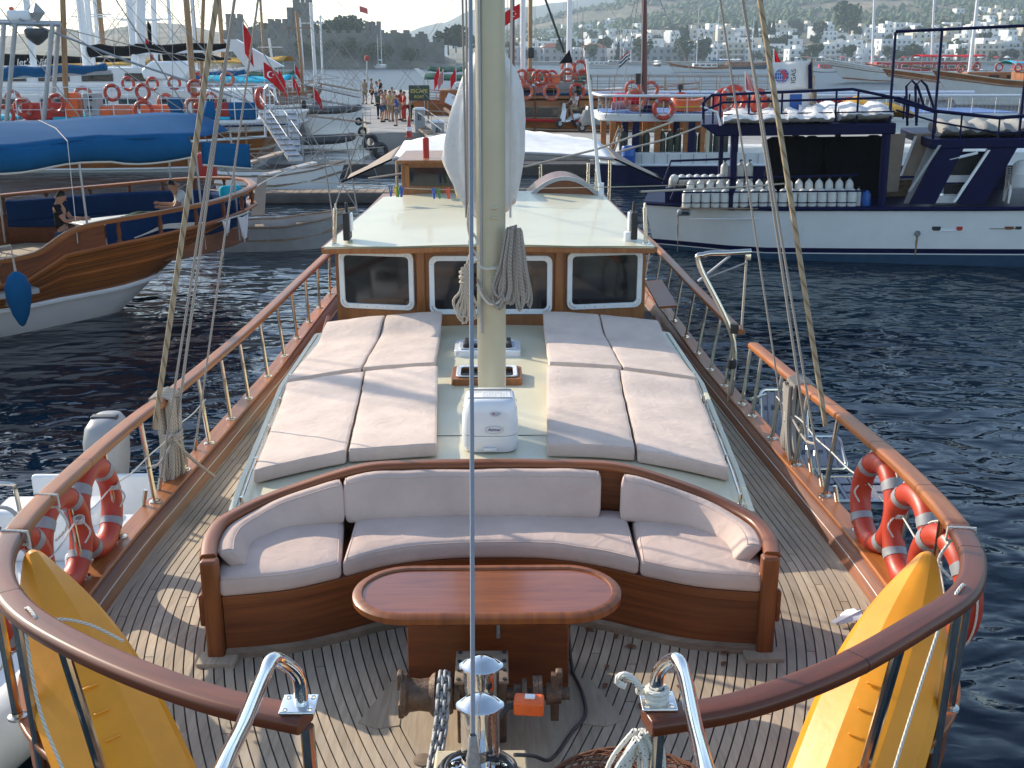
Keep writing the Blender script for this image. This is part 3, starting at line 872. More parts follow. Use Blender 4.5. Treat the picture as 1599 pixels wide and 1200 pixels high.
MB().loft([[(x,y-.035,zf(y)+.012),(x,y-.035,zf(y)+.055),(x,y+.01,zf(y)+.07),(x,y+.01,zf(y)+.012)]for x,y in FC],True,True).build('plinth',M['oldwood'],bench)
m=MB()
m.prism([(x,y)for x,y in FC]+[(x*.985,y-.02)for x,y in BC[::-1]],1.75,1.79)
m.build('seat_board',M['varnish_obj'],bench)
def zback(x):return 2.025+.185*smooth((1.70-abs(x))/1.0)
m=MB()
def off(path,d):
 out=[]
 for i,(x,y)in enumerate(path):
  t=(Vector(path[min(i+1,len(path)-1)])-Vector(path[max(i-1,0)])).normalized()
  out.append((x+t.y*d,y-t.x*d))
 return out
BI=off(BC,.035)
m.loft([[(a[0],a[1],zdeck(a[1])),(a[0],a[1],zback(a[0])-.02),(b[0],b[1],zback(a[0])-.02),(b[0],b[1],zdeck(a[1]))]for a,b in zip(BC,BI)],True,True)
m.build('backboard',M['varnish'],bench)
MB().sweep([(x,y,zback(x))for x,y in off(BC,.012)],[(-.042,-.02),(.042,-.02),(.05,.0),(.035,.024),(-.035,.024),(-.05,0)]).build('back_rail',M['trim'],bench,ang=60)
for s in(-1,1):
 x=s*1.615
 m=MB().rbox((x,5.71,(zdeck(5.7)+2.03)/2+.005),(.10,.085,2.03-zdeck(5.7)),.018)
 m.build('end_post',M['trim'],bench)
 MB().rbox((s*1.675,5.70,1.72),(.03,.05,.20),.012).build('post_bracket',M['varnish_obj'],bench)
 MB().box((s*1.60,5.66,zdeck(5.7)+.025),(.22,.14,.03)).build('post_foot',M['teak'],bench)
# seat and back cushions (loose)
def rr(w,h,r,n=4,dz=0):
 return[(x,y+dz)for x,y in rrect(w,h,r,n)]
def loft_cushion(A,B,z0,z1,r,name,mt,label,cat,group,zoff=None,puff=.012,lean=0,stretch=None):
 A=[Vector((p[0],p[1],0))for p in A]; B=[Vector((p[0],p[1],0))for p in B]
 LA=sum(((A[i+1]+B[i+1])/2-(A[i]+B[i])/2).length for i in range(len(A)-1))
 ts=[0,.25*r/LA,.6*r/LA,r/LA]
 n=max(10,int(LA/.06))
 ts+=[r/LA+(1-2*r/LA)*k/n for k in range(1,n)]+[1-t for t in ts[::-1]]
 secs=[]
 for t in ts:
  f=t*(len(A)-1); i=min(int(f),len(A)-2); q=f-i
  a,b=A[i].lerp(A[i+1],q),B[i].lerp(B[i+1],q)
  d=min(t,1-t)*LA
  ins=r-math.sqrt(max(0,r*r-(r-min(d,r))**2))
  wd=(b-a).length
  mid=(a+b)/2
  ax=(b-a).normalized()
  ring=[]
  hh=z1-z0
  prof=rrect(wd-2*ins*.35,hh-2*ins*.8,max(.004,min(r,hh/2-.002)-ins*.75),4)
  pr=[]
  for k in range(len(prof)):# extra points along the wide faces
   p,q2=prof[k],prof[(k+1)%len(prof)]
   pr.append(p)
   if k in(4,14):
    for j in range(1,8):pr.append((lerp(p[0],q2[0],j/8),lerp(p[1],q2[1],j/8)))
  for px,pz in pr:
   u=px/(wd/2)
   pos=mid+ax*(px-lean*(.5-pz/hh))
   z=(z0+z1)/2+pz
   if pz>0:z+=puff*(1-u**4)*min(1,d/.12)+.006*noise.noise(Vector((pos.x*5,pos.y*5,z0*3)))
   wv=.004*noise.noise(Vector((pos.x*4+7,pos.y*4,z*9)))
   if zoff:z+=zoff(pos.x,pos.y)
   if stretch:z+=stretch(pos.x)*(.5+pz/hh)
   ring.append((pos.x+wv,pos.y+wv,z))
  secs.append(ring)
 o=MB().loft(secs,True,True).build(name,M[mt],None,ang=65)
 e=len(secs)-3
 lp=[secs[i][14]for i in range(2,e+1)]+[secs[e][k]for k in range(13,2,-1)]+[secs[i][2]for i in range(e,1,-1)]+[secs[2][k]for k in range(3,14)]
 MB().tube(lp,.0042,5,closed=True).build('piping',M[mt],o)
 return tag(o,label,cat,group)
def sub(path,x0,x1):
 out=[p for p in path if x0<p[0]<x1]
 def at(x):
  for a,b in zip(path,path[1:]):
   if(a[0]-x)*(b[0]-x)<=0 and a[0]!=b[0]:
    return(x,lerp(a[1],b[1],(x-a[0])/(b[0]-a[0])))
 lo,hi=at(x0),at(x1)
 return([lo]if lo else[])+out+([hi]if hi else[])
def rs2(path,n):
 q=resample([(x,y,0)for x,y in path],1e-9+sum(math.dist(a,b)for a,b in zip(path,path[1:]))/n)
 return[(p.x,p.y)for p in q]
SI=off(BC,.06)
G1='seat cushions of the curved bench'
# seats: front edge and rear edge paths
fr_l,bk_l=rs2([(x,y-.03)for x,y in sub(FC,-1.56,-.895)],14),rs2([p for p in SI if p[0]<-.9 and p[1]>5.74],14)
fr_c,bk_c=rs2([(x,y-.03)for x,y in sub(FC,-.885,.885)],18),rs2(sub(SI[14:-14],-.885,.885),18)
fr_r,bk_r=rs2([(x,y-.03)for x,y in sub(FC,.895,1.57)],14),rs2([p for p in SI if p[0]>.9 and p[1]>5.74],14)
loft_cushion(fr_l,bk_l,1.797,1.915,.035,'seat_cushion','seatcloth','rosy grey bench seat cushion curving round the left end of the table','cushion',G1)
loft_cushion(fr_c,bk_c,1.797,1.92,.035,'seat_cushion','seatcloth','long straight rosy grey seat cushion in the middle of the bench','cushion',G1)
loft_cushion(fr_r,bk_r,1.797,1.915,.035,'seat_cushion','seatcloth','rosy grey bench seat cushion curving round the right end of the table','cushion',G1)
G2='back cushions of the curved bench'
def backcush(a,b,lab):
 o_,i_=off(BC,.045),off(BC,.15)
 oo,ii=rs2(o_[a:b],26),rs2(i_[a:b],26)
 loft_cushion(ii,oo,1.905,2.035,.035,'back_cushion','seatcloth',lab,'cushion',G2,zoff=lambda x,y:.006*noise.noise(Vector((x*3,y*3,0))),puff=.006,lean=.09,stretch=lambda x:zback(x)-2.045)
ia=next(i for i,p in enumerate(BC)if p[0]>-1.0 and p[1]>6.6)
ib=next(i for i,p in enumerate(BC)if p[0]>.74 and p[1]>6.6)
backcush(2,ia+1,'curved rosy grey back cushion wrapping the left end of the bench')
backcush(ia,ib,'long straight rosy grey back cushion along the middle of the bench')
backcush(ib+1,len(BC)-3,'curved rosy grey back cushion wrapping the right end of the bench')
# table
tb=thing('oval_table','oval polished mahogany table on a box pedestal in front of the bench','table',(-.02,5.4,zdeck(5.4)))
def oval(w,d,r,n=12):return[(x-.02,y+5.39)for x,y in rrect(w,d,r,n)]
o1,o2,o3=oval(1.47,.62,.305),oval(1.43,.58,.285),oval(1.36,.51,.25)
MB().prism(o3,1.955,1.988).build('tabletop',M['tabletop'],tb)
m=MB()
m.loft([[(x,y,1.94)for x,y in o3],[(x,y,1.94)for x,y in o2],[(x,y,1.955)for x,y in o1],[(x,y,1.985)for x,y in o1],[(x,y,2.0)for x,y in o2],[(x,y,2.0)for x,y in oval(1.37,.52,.255)],[(x,y,1.9885)for x,y in o3]],True,False)
m.build('table_edge',M['trim'],tb,ang=50)
MB().box((-.02,5.385,1.935),(.04,.50,.012)).build('table_batten',M['varnish'],tb)
MB().prism([(-.46,5.33),(.43,5.33),(.43,5.66),(-.46,5.66)],zdeck(5.5)+.008,1.925).build('pedestal',M['varnish_obj'],tb,bevel=.01)
MB().box((-.015,5.323,1.90),(.93,.03,.05)).build('pedestal_trim',M['trim'],tb,bevel=.005)
MB().box((.04,5.322,1.80),(.02,.006,.13)).tube([(.04,5.318,1.86-.03*k)for k in range(4)],.007,6).build('pedestal_latch',M['galv'],tb)
# sun pads on the coachroof, in pairs, rear end of each raised like a pillow
G3='sun pads on the coachroof'
def pad(fl,fr,bl,br,lab,hz=.12,lift=.13):
 n=16
 A=[(lerp(fl[0],bl[0],t/n),lerp(fl[1],bl[1],t/n))for t in range(n+1)]
 B=[(lerp(fr[0],br[0],t/n),lerp(fr[1],br[1],t/n))for t in range(n+1)]
 yf,yb=(fl[1]+fr[1])/2,(bl[1]+br[1])/2
 jit=rnd.uniform(0,50)
 def zo(x,y):
  v=(y-yf)/(yb-yf)
  sag=-.006*smooth((v-.55)/.15)*(1-smooth((v-.72)/.2))
  return zcoach(x,y)+lift*smooth((v-.66)/.32)+sag+.008*noise.noise(Vector((x*2+jit,y*2,0)))
 loft_cushion(A,B,.012,.012+hz,.022,'sun_pad','cushion',lab,'cushion',G3,zoff=zo,puff=.004)
for s,side in((-1,'left'),(1,'right')):
 q=lambda x:s*x
 def P(xi,xo,yf_i,yf_o,yb_i,yb_o,xbi,xbo,lab,lift=.045):
  a,b,c,d=(s*xi,yf_i),(s*xo,yf_o),(s*xbi,yb_i),(s*xbo,yb_o)
  if s>0:pad(a,b,c,d,lab,.115,lift)
  else:pad(b,a,d,c,lab,.115,lift)
 P(.45,1.165,8.36,8.32,10.72,10.66,.56,1.29,'front inner sun pad on the %s half of the roof, beside the white raft case'%side)
 P(1.185,1.87,8.30,8.00,10.66,10.50,1.305,2.06,'front outer sun pad on the %s half of the roof, nearest bench and rail'%side)
 P(.60,1.36,11.02,10.98,13.06,13.02,.62,1.30,'rear inner sun pad on the %s half, below the wide middle window'%side,.12)
 P(1.375,2.12,10.96,10.78,13.02,12.95,1.315,2.02,'rear outer sun pad on the %s half, below the %s cabin window'%(side,side),.12)
# raft case
rc=thing('raft_case','white moulded life raft case with two badges in front of the mast','raft case',(-.015,8.66,zcoach(0,8.6)))
zc0=zcoach(0,8.5)
def rafthalf(z0,z1,zt,topr):
 secs=[]
 for k in range(9):
  t=k/8
  z=lerp(z0,z1,t)
  g=1-(1-zt)*t**3
  w_,d_=.47*g,.48*g
  secs.append([(x-.015,y+8.68,z)for x,y in rrect(w_,d_,.10*g+.02,6)])
 return secs
sec=rafthalf(zc0+.16,zc0+.43,.86,0)
last=sec[-1]
sec.append([(-.015+(x+.015)*.9,8.68+(y-8.68)*.9,zc0+.448)for x,y,z in last])
MB().loft(sec,True,True).build('case_lid',M['gloss_white'],rc,ang=60)
sec=rafthalf(zc0+.155,zc0+.012,.93,0)
MB().loft(sec,True,True).build('case_base',M['gloss_white'],rc,ang=60)
for dy in(.11,-.12):
 pts=[(lerp(-.19,.16,k/10),8.68+dy,zc0+.452)for k in range(11)]
 MB().tube([(-.245,8.68+dy,zc0+.17),(-.235,8.68+dy,zc0+.36),(-.2,8.68+dy,zc0+.44)]+pts+[(.17,8.68+dy,zc0+.44),(.205,8.68+dy,zc0+.36),(.215,8.68+dy,zc0+.17)],.0045,6).build('strap',M['greycloth'],rc)
MB().box((-.015,8.432,zc0+.045),(.11,.02,.03)).build('case_foot',M['gloss_white'],rc,bevel=.006)
def facemx(x,z,y=8.435,tilt=-.04):return Matrix.Translation((x,y,z))@ Matrix.Rotation(PI/2+tilt,4,'X')
m=MB().prism([(.075*math.cos(a),.032*math.sin(a))for a in[k*PI/12 for k in range(24)]],0,.002,facemx(.02,zc0+.215,8.437))
bd=m.build('badge',M['print_white'],rc)
MB().loft([[facemx(.02,zc0+.215,8.4345)@ Vector((.076*g*math.cos(k*PI/12),.033*g*math.sin(k*PI/12),dz))for k in range(24)]for g,dz in((1,0),(1,.002),(.96,.002),(.96,0))],True,False).build('badge_ring',M['print_grey'],bd)
text('badge_lettering','Asimar',.038,facemx(.02,zc0+.216,8.432),M['print_blue'],bd,.001,shear=.3)
m=MB().prism([(.045*math.cos(a),.03*math.sin(a))for a in[PI+k*PI/12 for k in range(13)]],0,.002,facemx(.03,zc0+.36,8.444,-.3))
b2=m.build('badge',M['print_grey'],rc)
MB().prism([(-.026,.0),(-.004,0),(-.014,-.02)],0,.002,facemx(.03,zc0+.362,8.441,-.3)).build('badge_mark',M['print_red'],b2)
text('badge_lettering','Asimar',.018,facemx(.042,zc0+.352,8.4405,-.3),M['print_blue'],b2,.001)
pl=MB().box((.035,8.66,zc0+.4495),(.24,.16,.002)).build('instruction_plate',M['print_white'],rc)
m=MB()
for r_ in range(4):
 for c_ in range(9):
  if rnd.random()<.75:m.box((-.06+c_*.023,8.61+r_*.034,zc0+.4508),(.016,.007,.001))
m.build('plate_lettering',M['print_grey'],pl)['kind']='stuff'
# windlass
wl_=thing('anchor_windlass','rusty iron anchor windlass with drums, gypsy and chain on the foredeck','windlass',(-.05,4.8,zdeck(4.8)))
zs=1.70; yw=4.83
RX=Matrix.Rotation(PI/2,4,'Y')
def xl(x,prof,n=20):return MB().lathe(prof,n,Matrix.Translation((x,yw,zs))@ RX,caps=True)
MB().rbox((-.045,4.93,1.60),(.25,.30,.40),.015).build('gearbox',M['rustiron'],wl_)
gp=MB().rbox((-.045,4.90,1.812),(.27,.30,.018),.006).build('gearbox_lid',M['oldwood'],wl_)
m=MB()
for a in(-1,1):
 for k in range(4):m.lathe([(.011,0),(.011,.008),(0,.009)],6,Matrix.Translation((-.045+a*.115,4.77+.085*k,1.821)))
m.build('bolt',M['black'],gp)['kind']='stuff'
MB().tube([(-.43,yw,zs),(.40,yw,zs)],.032,14).build('shaft',M['rustiron'],wl_)
xl(-.42,[(.075,-.035),(.105,-.03),(.105,-.005),(.085,.01),(.078,.06),(.085,.11),(.105,.125),(.112,.14),(.06,.145)]).build('warping_drum',M['rustiron'],wl_)
MB().rbox((-.455,yw,zs+.085),(.03,.06,.09),.008).rbox((-.455,yw,zs-.085),(.03,.05,.08),.008).build('drum_lug',M['rustiron'],wl_)
xl(-.235,[(.095,-.045),(.10,-.03),(.07,-.012),(.07,.012),(.10,.03),(.09,.045)]).build('gypsy',M['rustiron'],wl_)
xl(-.175,[(.06,-.02),(.075,-.01),(.075,.02),(.05,.03)]).build('collar',M['rustiron'],wl_)
for x,r,hw in((.135,.05,.02),(.17,.075,.012),(.225,.09,.013),(.25,.09,.010),(.30,.055,.02)):xl(x,[(r*.6,-hw),(r,-hw),(r,hw),(r*.6,hw)]).build('gear_disc',M['rustiron'],wl_)
m=xl(.335,[(.02,-.03),(.05,-.02),(.052,.02),(.02,.03)])
m.loft([[(.325+dx,yw+dy*k,zs+.10*k2)for dx,dy in((-.02,-.02),(.02,-.02),(.02,.02),(-.02,.02))]for k,k2 in((1.1,1.15),(1.6,.5),(1.7,-.5),(.8,-1.5))],True,True)
m.build('brake_lever',M['rustiron'],wl_)
MB().rbox((.345,yw,zs+.10),(.035,.05,.07),.008).build('lever_head',M['rustiron'],wl_)
# chain: single links, one mesh shared by all
cm=MB()
link=[(0,.019+.013*0,0)]
lp=[]
for k in range(16):
 a=2*PI*k/16
 lp.append((.0165*math.cos(a),(.016 if math.sin(a)>0 else-.016)+.0165*math.sin(a),0))
cm.tube(lp,.0085,6,closed=True)
clink=cm.mesh('chain_link',M['galv'],60)
cpath=resample(catmull([(-.235,4.93,1.74),(-.235,4.83,1.805),(-.237,4.74,1.76),(-.245,4.60,1.66),(-.262,4.45,1.60),(-.28,4.25,1.56),(-.30,4.0,1.545),(-.31,3.7,1.545)],8),.041)
for row in(-1,1):
 for i,p in enumerate(cpath[:-1]):
  d=(cpath[i+1]-p).normalized()
  mx=d.to_track_quat('Y','Z').to_matrix().to_4x4()@ Matrix.Rotation(R(35)+(PI/2 if i%2 else 0),4,'Y')
  o=bpy.data.objects.new('chain_link',clink); COL.objects.link(o)
  o.matrix_world=Matrix.Translation(p+Vector((row*.017 if i>3 else row*.012,0,0)))@ mx
  adopt(o,wl_)
# chain stopper posts with polished hoods
for k,(y,zt,lab)in enumerate(((4.70,1.985,'rear polished steel bollard with a domed cap, next to the windlass gearbox'),(4.25,2.06,'front polished steel bollard with a domed cap, behind the forestay fitting'))):
 b=thing('steel_bollard',lab,'bollard',(-.045,y,1.5),group='polished bollards by the windlass')
 m=MB()
 lo,hi=(1.44,zt-.05)if k==0 else(1.67,zt-.05)
 sec=[(-.045+.088*math.cos(a),y+.080*math.sin(a))for a in[2*PI*j/28 for j in range(28)]]
 m.loft([[(x,yy,z)for x,yy in sec]for z in(lo,lo+.05,(lo+hi)/2,hi)],True,True)
 m.build('barrel',M['chrome'],b)
 cap=[(-.045+.108*(1 if abs(math.cos(a))>.93 else .92)*math.cos(a),y+.086*math.sin(a))for a in[2*PI*j/28 for j in range(28)]]
 m=MB()
 m.loft([[(x,yy,hi-.004)for x,yy in sec],[(x,yy,hi)for x,yy in cap],[(x,yy,hi+.010)for x,yy in cap],[(-.045+(x+.045)*.82,y+(yy-y)*.84,hi+.013)for x,yy in cap],[(-.045+(x+.045)*.6,y+(yy-y)*.62,hi+.042)for x,yy in cap],[(-.045+(x+.045)*.2,y+(yy-y)*.2,hi+.056)for x,yy in cap]],True,True)
 m.build('cap',M['chrome'],b,ang=50)
 m=MB().tube([(-.045,y-.084,hi-.005),(-.045,y-.084,hi-.11)],.004,6)
 m.build('locking_pin',M['steel'],b)
# coiled black cable round the front bollard, with its plug
rr_=random.Random(5)
cb=thing('cable_coil','black electric cable coiled round the front bollard, running aft','cable',(-.04,4.2,1.67))
pts=[]
for k in range(4*26):
 a=2*PI*k/26
 g=.155+.02*math.sin(k*.21)+.012*math.sin(k*.055)
 pts.append((-.045+g*1.05*math.cos(a),4.2+g*.95*math.sin(a),1.69+.012*(k/26)+.014*math.sin(k*.31)))
MB().tube(pts,.009,8).build('cable',M['cable'],cb)
pts=catmull([(.11,4.30,1.72),(.2,4.36,1.67),(.27,4.45,1.58),(.33,4.66,zdeck(4.6)+.025),(.42,4.86,zdeck(4.8)+.022),(.50,5.02,zdeck(5)+.022),(.50,5.25,zdeck(5.2)+.022),(.465,5.5,zdeck(5.5)+.022),(.455,5.62,1.52),(.45,5.66,1.6)],8)
MB().tube(pts,.0095,8).build('cable',M['cable'],cb)
# orange hand remote
hr=thing('winch_remote','bright orange hand control lying beside the windlass gears','remote control',(.2,4.55,1.76))
mx=Matrix.Rotation(-.12,4,'Z')@ Matrix.Rotation(.1,4,'X')
MB().rbox((.185,4.58,1.80),(.145,.085,.08),.014,mx=mx).build('case',M['ltorange'],hr)
MB().rbox((.19,4.58,1.845),(.05,.03,.012),.004,mx=mx).build('button',M['gloss_white'],hr)
MB().tube([(.12,4.58,1.80),(.08,4.56,1.80),(.04,4.50,1.79)],.016,8).build('cable_gland',M['black'],hr)
# small deck fitting by the chain
tag(MB().lathe([(0,0),(.052,0),(.05,.008),(.02,.012),(0,.012)],18,Matrix.Translation((-.335,4.63,zdeck(4.63)+.012))).build('deck_filler_cap',M['oldwood']),'small round deck filler cap beside the anchor chain','deck cap')
# fallen dry leaves on the deck
lm=MB()
for k in range(6):
 t0,t1=k/6,(k+1)/6
lv=[(0.05*(k/8-.5),.012*math.sin(PI*k/8),.006*math.sin(PI*k/8)+.002*(k%2))for k in range(9)]
lm.loft([[(x,-y-.001,z+.004),(x,0,z),(x,y+.001,z+.003)]for x,y,z in lv],closed=False)
leafmesh=lm.mesh('dry_leaf',mk('dry_leaf',(.16,.06,.025),.8),80)
LEAFS=(((962,992),'under the right end of the table, single'),((985,1010),'just in front of the right table end'),((948,1045),'pale plank right of the pedestal'),((1026,1048),'on the open deck before the bench'),((920,980),'close to the table pedestal'),((1130,1040),'largest, near the right bench post'),((1132,1022),'tucked at the foot of the right bench'),((1000,1112),'beside the right pulpit tube'),((1020,1128),'nearest the rail gate plate'),((945,1078),'left of the black cable'),((1018,1095),'above the flecked rope bight'),((1062,1082),'behind the right pulpit tube'))
for(px,py),lab in LEAFS:
 p=atz(px,py,1.40)
 o=obj_of('dry_leaf',leafmesh,None,(p.x,p.y,zdeck(p.y)+.014),(0,0,rnd.uniform(0,6)),rnd.uniform(.8,1.5))
 tag(o,'brown dry leaf on the teak deck, '+lab,'leaf','dry leaves on the deck')
# -- kayaks
def kayak(tip,heel,out,label):
 tip,heel=Vector(tip),Vector(heel)
 k=thing('kayak',label,'kayak',heel,group='yellow kayaks tied inside the bow rails')
 ax=(tip-heel); L=ax.length; ax.normalize()
 out=Vector(out)
 nr=(out-ax*out.dot(ax)).normalized()# direction the hull bottom faces
 sd=ax.cross(nr).normalized()
 def sect(t):
  # half width and depth of the hull along its length, 0 heel to 1 tip
  wd=.285*max(0.02,(1-.80*max(0,(t-.30)/.70)**2.6))*(1-.25*max(0,(.25-t)/.25)**2)
  dp=.15*(1-.55*max(0,(t-.35)/.65)**2)
  c=heel+ax*(L*t)+nr*(.10*max(0,t-.5)**2)
  prof=[(-1,.0),(-.86,.46),(-.34,.98),(-.10,1.04),(.10,1.04),(.34,.98),(.86,.46),(1,0),(.90,-.28),(.52,-.62),(.30,-.66),(0,-.50),(-.30,-.66),(-.52,-.62),(-.90,-.28)]
  return[c+sd*(a*wd)+nr*(b*dp)for a,b in prof]
 secs=[sect(i/28)for i in range(29)]
 c_=sum(secs[-1],Vector())/len(secs[-1])
 for g,d_ in((.80,.022),(.45,.04),(.12,.046)):secs.append([c_.lerp(p,g)+ax*d_ for p in secs[28]])
 MB().loft(secs,True,True).build('hull',M['yellow'],k,ang=16,bevel=.008,bseg=2)
 for t in(.36,.44,.52):# moulded notches on the bottom
  c=heel+ax*(L*t)+nr*.16
  MB().rbox(c-sd*.02,(.07,.012,.012),.005,mx=sd.to_track_quat('X','Z').to_matrix().to_4x4()).build('moulded_lug',M['yellow'],k)
 c=tip-ax*.03
 MB().tube([c+sd*.03,c+nr*.05+ax*.05,c-sd*.03],.008,6).build('grab_loop',M['ropewhite'],k)
 return k
kayak((2.24,5.05,2.30),(1.43,3.92,1.36),(-.25,-.5,.8),'yellow kayak standing against the bow rail on the right, next to the orange paddles')
kayak((-2.33,5.10,2.32),(-1.40,3.98,1.36),(.25,-.5,.8),'yellow kayak standing against the bow rail on the left, under a thin line')
# lashing lines over the kayaks and along the stanchions
def line(name,pts,r,mt,lab=None,cat='rope',group=None,n=6,parent=None,step=.05):
 o=MB().tube(resample(catmull(pts,6),step),r,n).build(name,M[mt],parent)
 if lab:tag(o,lab,cat,group)
 return o
def railloop(x,y,z,ang,r=.0075):
 c,s_=math.cos(ang),math.sin(ang)
 return[(x+c*a,y+s_*a,z+b)for a,b in((-.075,-.04),(-.072,.034),(.072,.036),(.075,-.04))]
line('lashing_line',railloop(2.13,4.42,zrail(4.42),.9)+[(2.0,4.46,2.33),(1.86,4.42,2.24),(1.72,4.52,2.10)],.0075,'ropewhite','white line from the right bow rail across the yellow kayak')
line('lashing_line',[(2.06,4.40,2.36),(1.92,4.25,2.05),(1.74,4.02,1.72),(1.6,3.8,1.5)],.0075,'ropewhite','white line running down from the right bow rail beside the paddles')
line('lashing_line',railloop(-1.98,4.25,zrail(4.25),-.9)[::-1]+[(-1.92,4.40,2.38),(-1.84,4.52,2.28),(-1.74,4.62,2.14)],.0075,'ropewhite','thin line from the left bow rail over the yellow kayak')
line('lashing_line',[(-2.0,4.22,2.42),(-1.93,4.1,2.1),(-1.75,3.95,1.75),(-1.6,3.85,1.55)],.0075,'ropewhite','thin line hanging from the left bow rail in front of the kayak')
for s in(-1,1):
 q=[(2.68,9.75,1.72),(2.70,8.92,1.75),(2.70,8.1,1.78),(2.70,7.26,1.86),(2.68,6.53,1.92),(2.56,5.63,2.0),(2.28,4.7,2.05)]
 pts=[]
 for a,b in zip(q,q[1:]):pts+=[a,tuple((Vector(a)+Vector(b))/2-Vector((0,0,.02)))]
 line('guard_line',[(s*x,y,z)for x,y,z in pts+[q[-1]]],.006,'ropewhite','white guard line tied from stanchion to stanchion on the %s side'%('right' if s>0 else 'left'))
 for x,y,z in q[3:6]:
  m=MB()
  for k in range(3):m.torus(.030,.008,12,5,Matrix.Translation((s*x*.995,y,z-.016+.016*k))@ Matrix.Rotation(.25*(k-1),4,'X'))
  m.tube(catmull([(s*(x-.03),y,z),(s*(x-.09),y-.03,z-.06),(s*(x-.06),y-.06,z-.13)],5),.007,5)
  tag(m.build('rope_knot',M['ropewhite']),'knot of white line on the %s stanchion %s'%('right' if s>0 else 'left',{7.26:'beside the rear lifebuoy',6.53:'between the two rear lifebuoys',5.63:'beside the kayak tip'}[y]),'knot','knots on the stanchions')
# rail seizings of small line near the bow
for s,y0,lab in((-1,5.95,'left'),(-1,5.3,'left'),(1,5.25,'right')):
 x0=interp(y0,[4.5,5.1,5.65,6.5],[2.2,2.46,2.56,2.66])*s
 m=MB().tube([(x0-.072,y0,zrail(y0)-.04),(x0-.07,y0,zrail(y0)+.034),(x0+.07,y0-.02,zrail(y0)+.034),(x0+.074,y0-.02,zrail(y0)-.04),(x0,y0,zrail(y0)-.05),(x0-.072,y0,zrail(y0)-.04)],.008,6)
 m.tube(catmull([(x0-s*.05,y0,zrail(y0)-.05),(x0-s*.12,y0-.05,zrail(y0)-.14),(x0-s*.06,y0-.1,zrail(y0)-.22)],6),.008,6)
 tag(m.build('rail_lashing',M['ropewhite']),'turn of line round the %s bow rail %s'%(lab,'above the second lifebuoy' if y0>5.6 else 'where it starts to curve to the bow'),'rope','line seizings on the bow rail')
# -- lifebuoys on the rails
def buoy_proto(name,R0,r,mt,bands,n=28,mseg=10):
 b=thing(name,'','lifebuoy',local=True)
 MB().torus(R0,r,n,mseg).build('ring',M[mt],b)
 for a in bands:MB().torus(R0,r*1.05,6,mseg,arc=(a-.11,a+.11)).build('reflective_band',M['reflect'],b)
 return b
lb=buoy_proto('lifebuoy',.285,.074,'orange',(PI/4,3*PI/4,-PI/4,-3*PI/4),36,14)
for i,a in enumerate((0,PI/2,PI,-PI/2)):
 MB().tube([(.37*math.cos(a+t),.37*math.sin(a+t),.0)for t in[-.7+.14*k for k in range(11)]],.006,5).build('grab_line',M['ropewhite'],lb)
used=[]
GB='orange lifebuoys hung on the rails of the boat'
for s,x,y,z,yaw_,tilt,lab in((1,2.70,7.02,1.80,.06,.06,'rear orange lifebuoy on the right rail, hanging clear of the others'),
                              (1,2.67,6.30,1.86,.02,.05,'middle orange lifebuoy on the right rail, behind the kayak tip'),
                              (1,2.60,5.62,1.88,.10,0,'front orange lifebuoy on the right, under the bend of the bow rail'),
                              (-1,-2.74,7.02,1.80,-.02,-.06,'rear orange lifebuoy on the left rail, beside the dinghy engine'),
                              (-1,-2.73,6.38,1.84,-.04,-.05,'middle orange lifebuoy on the left rail, beside the dinghy console'),
                              (-1,-2.70,5.65,1.90,-.10,0,'front orange lifebuoy on the left, cut off by the picture edge')):
 mx=Matrix.Rotation(yaw_,4,'Z')@ Matrix.Rotation(tilt,4,'Y')@ Matrix.Rotation(PI/2,4,'Y')
 place(lb,used,(x,y,z),mx.to_euler(),1,lab,GB)
# -- rope hanks
def hank(x,y,ztop,zbot,w_,s,label,mt='ropegrey',nloop=15,name='rope_hank',r=.017,facing=0):
 h=thing(name,label,'rope',(x,y,zbot),group=None)
 q=random.Random(int(abs(x*97+y*31)))
 for i in range(nloop):
  f=(i/(nloop-1)-.5)
  yo,xo=f*w_,q.uniform(-.5,.5)*w_*.35
  zb=zbot+q.uniform(-.02,.09)
  top=ztop+q.uniform(-.01,.015)
  mid=lerp(top,zb,.55)
  c=.55
  ca,sa=math.cos(facing),math.sin(facing)
  T=lambda a,b,z:(x+b*ca+a*sa,y+a*ca-b*sa,z)
  pts=[T(yo*.8,xo-.05,top-.03),T(yo*c,xo-.035,mid),T(yo*1.25-.03,xo-.03,zb+.08),T(yo*1.3,xo,zb),T(yo*1.25+.03,xo+.03,zb+.08),T(yo*c+.01,xo+.035,mid),T(yo*.8,xo+.05,top-.03)]
  MB().tube(resample(catmull(pts,6),.04),r,6,closed=False).build('loop',M[mt],h)
 zm=lerp(ztop,zbot,.5)
 for k in range(3):
  MB().torus(w_*.36,r*.8,18,6,Matrix.Translation((x,y,zm+.03*k))@ Matrix.Rotation(.15*(k-1),4,'X')).build('seizing',M[mt],h)
 return h
for s,y,lab in((-1,8.78,'thick hank of pale rope and netting slung over the left rail'),(1,9.25,'thick hank of grey rope slung over the right rail')):
 x=s*2.755
 h=hank(x-s*.03,y,zrail(y)+.03,1.30,.24,s,lab,'ropegrey' if s>0 else 'rope',17,r=.018)
 for k in range(6):
  yo=y-.11+.044*k
  MB().tube([(x-.085,yo,zrail(y)-.10),(x-.08,yo,zrail(y)+.03),(x,yo+.01,zrail(y)+.055),(x+.08,yo,zrail(y)+.03),(x+.085,yo,zrail(y)-.10)],.018,6).build('turn',M['ropegrey' if s>0 else 'rope'],h)
 MB().tube(resample(catmull([(x-s*.08,y,1.72),(x-s*.05,y-.4,1.62),(x-s*.06,y-.75,1.70)],6),.05),.012,6).build('tail',M['ropegrey'],h)
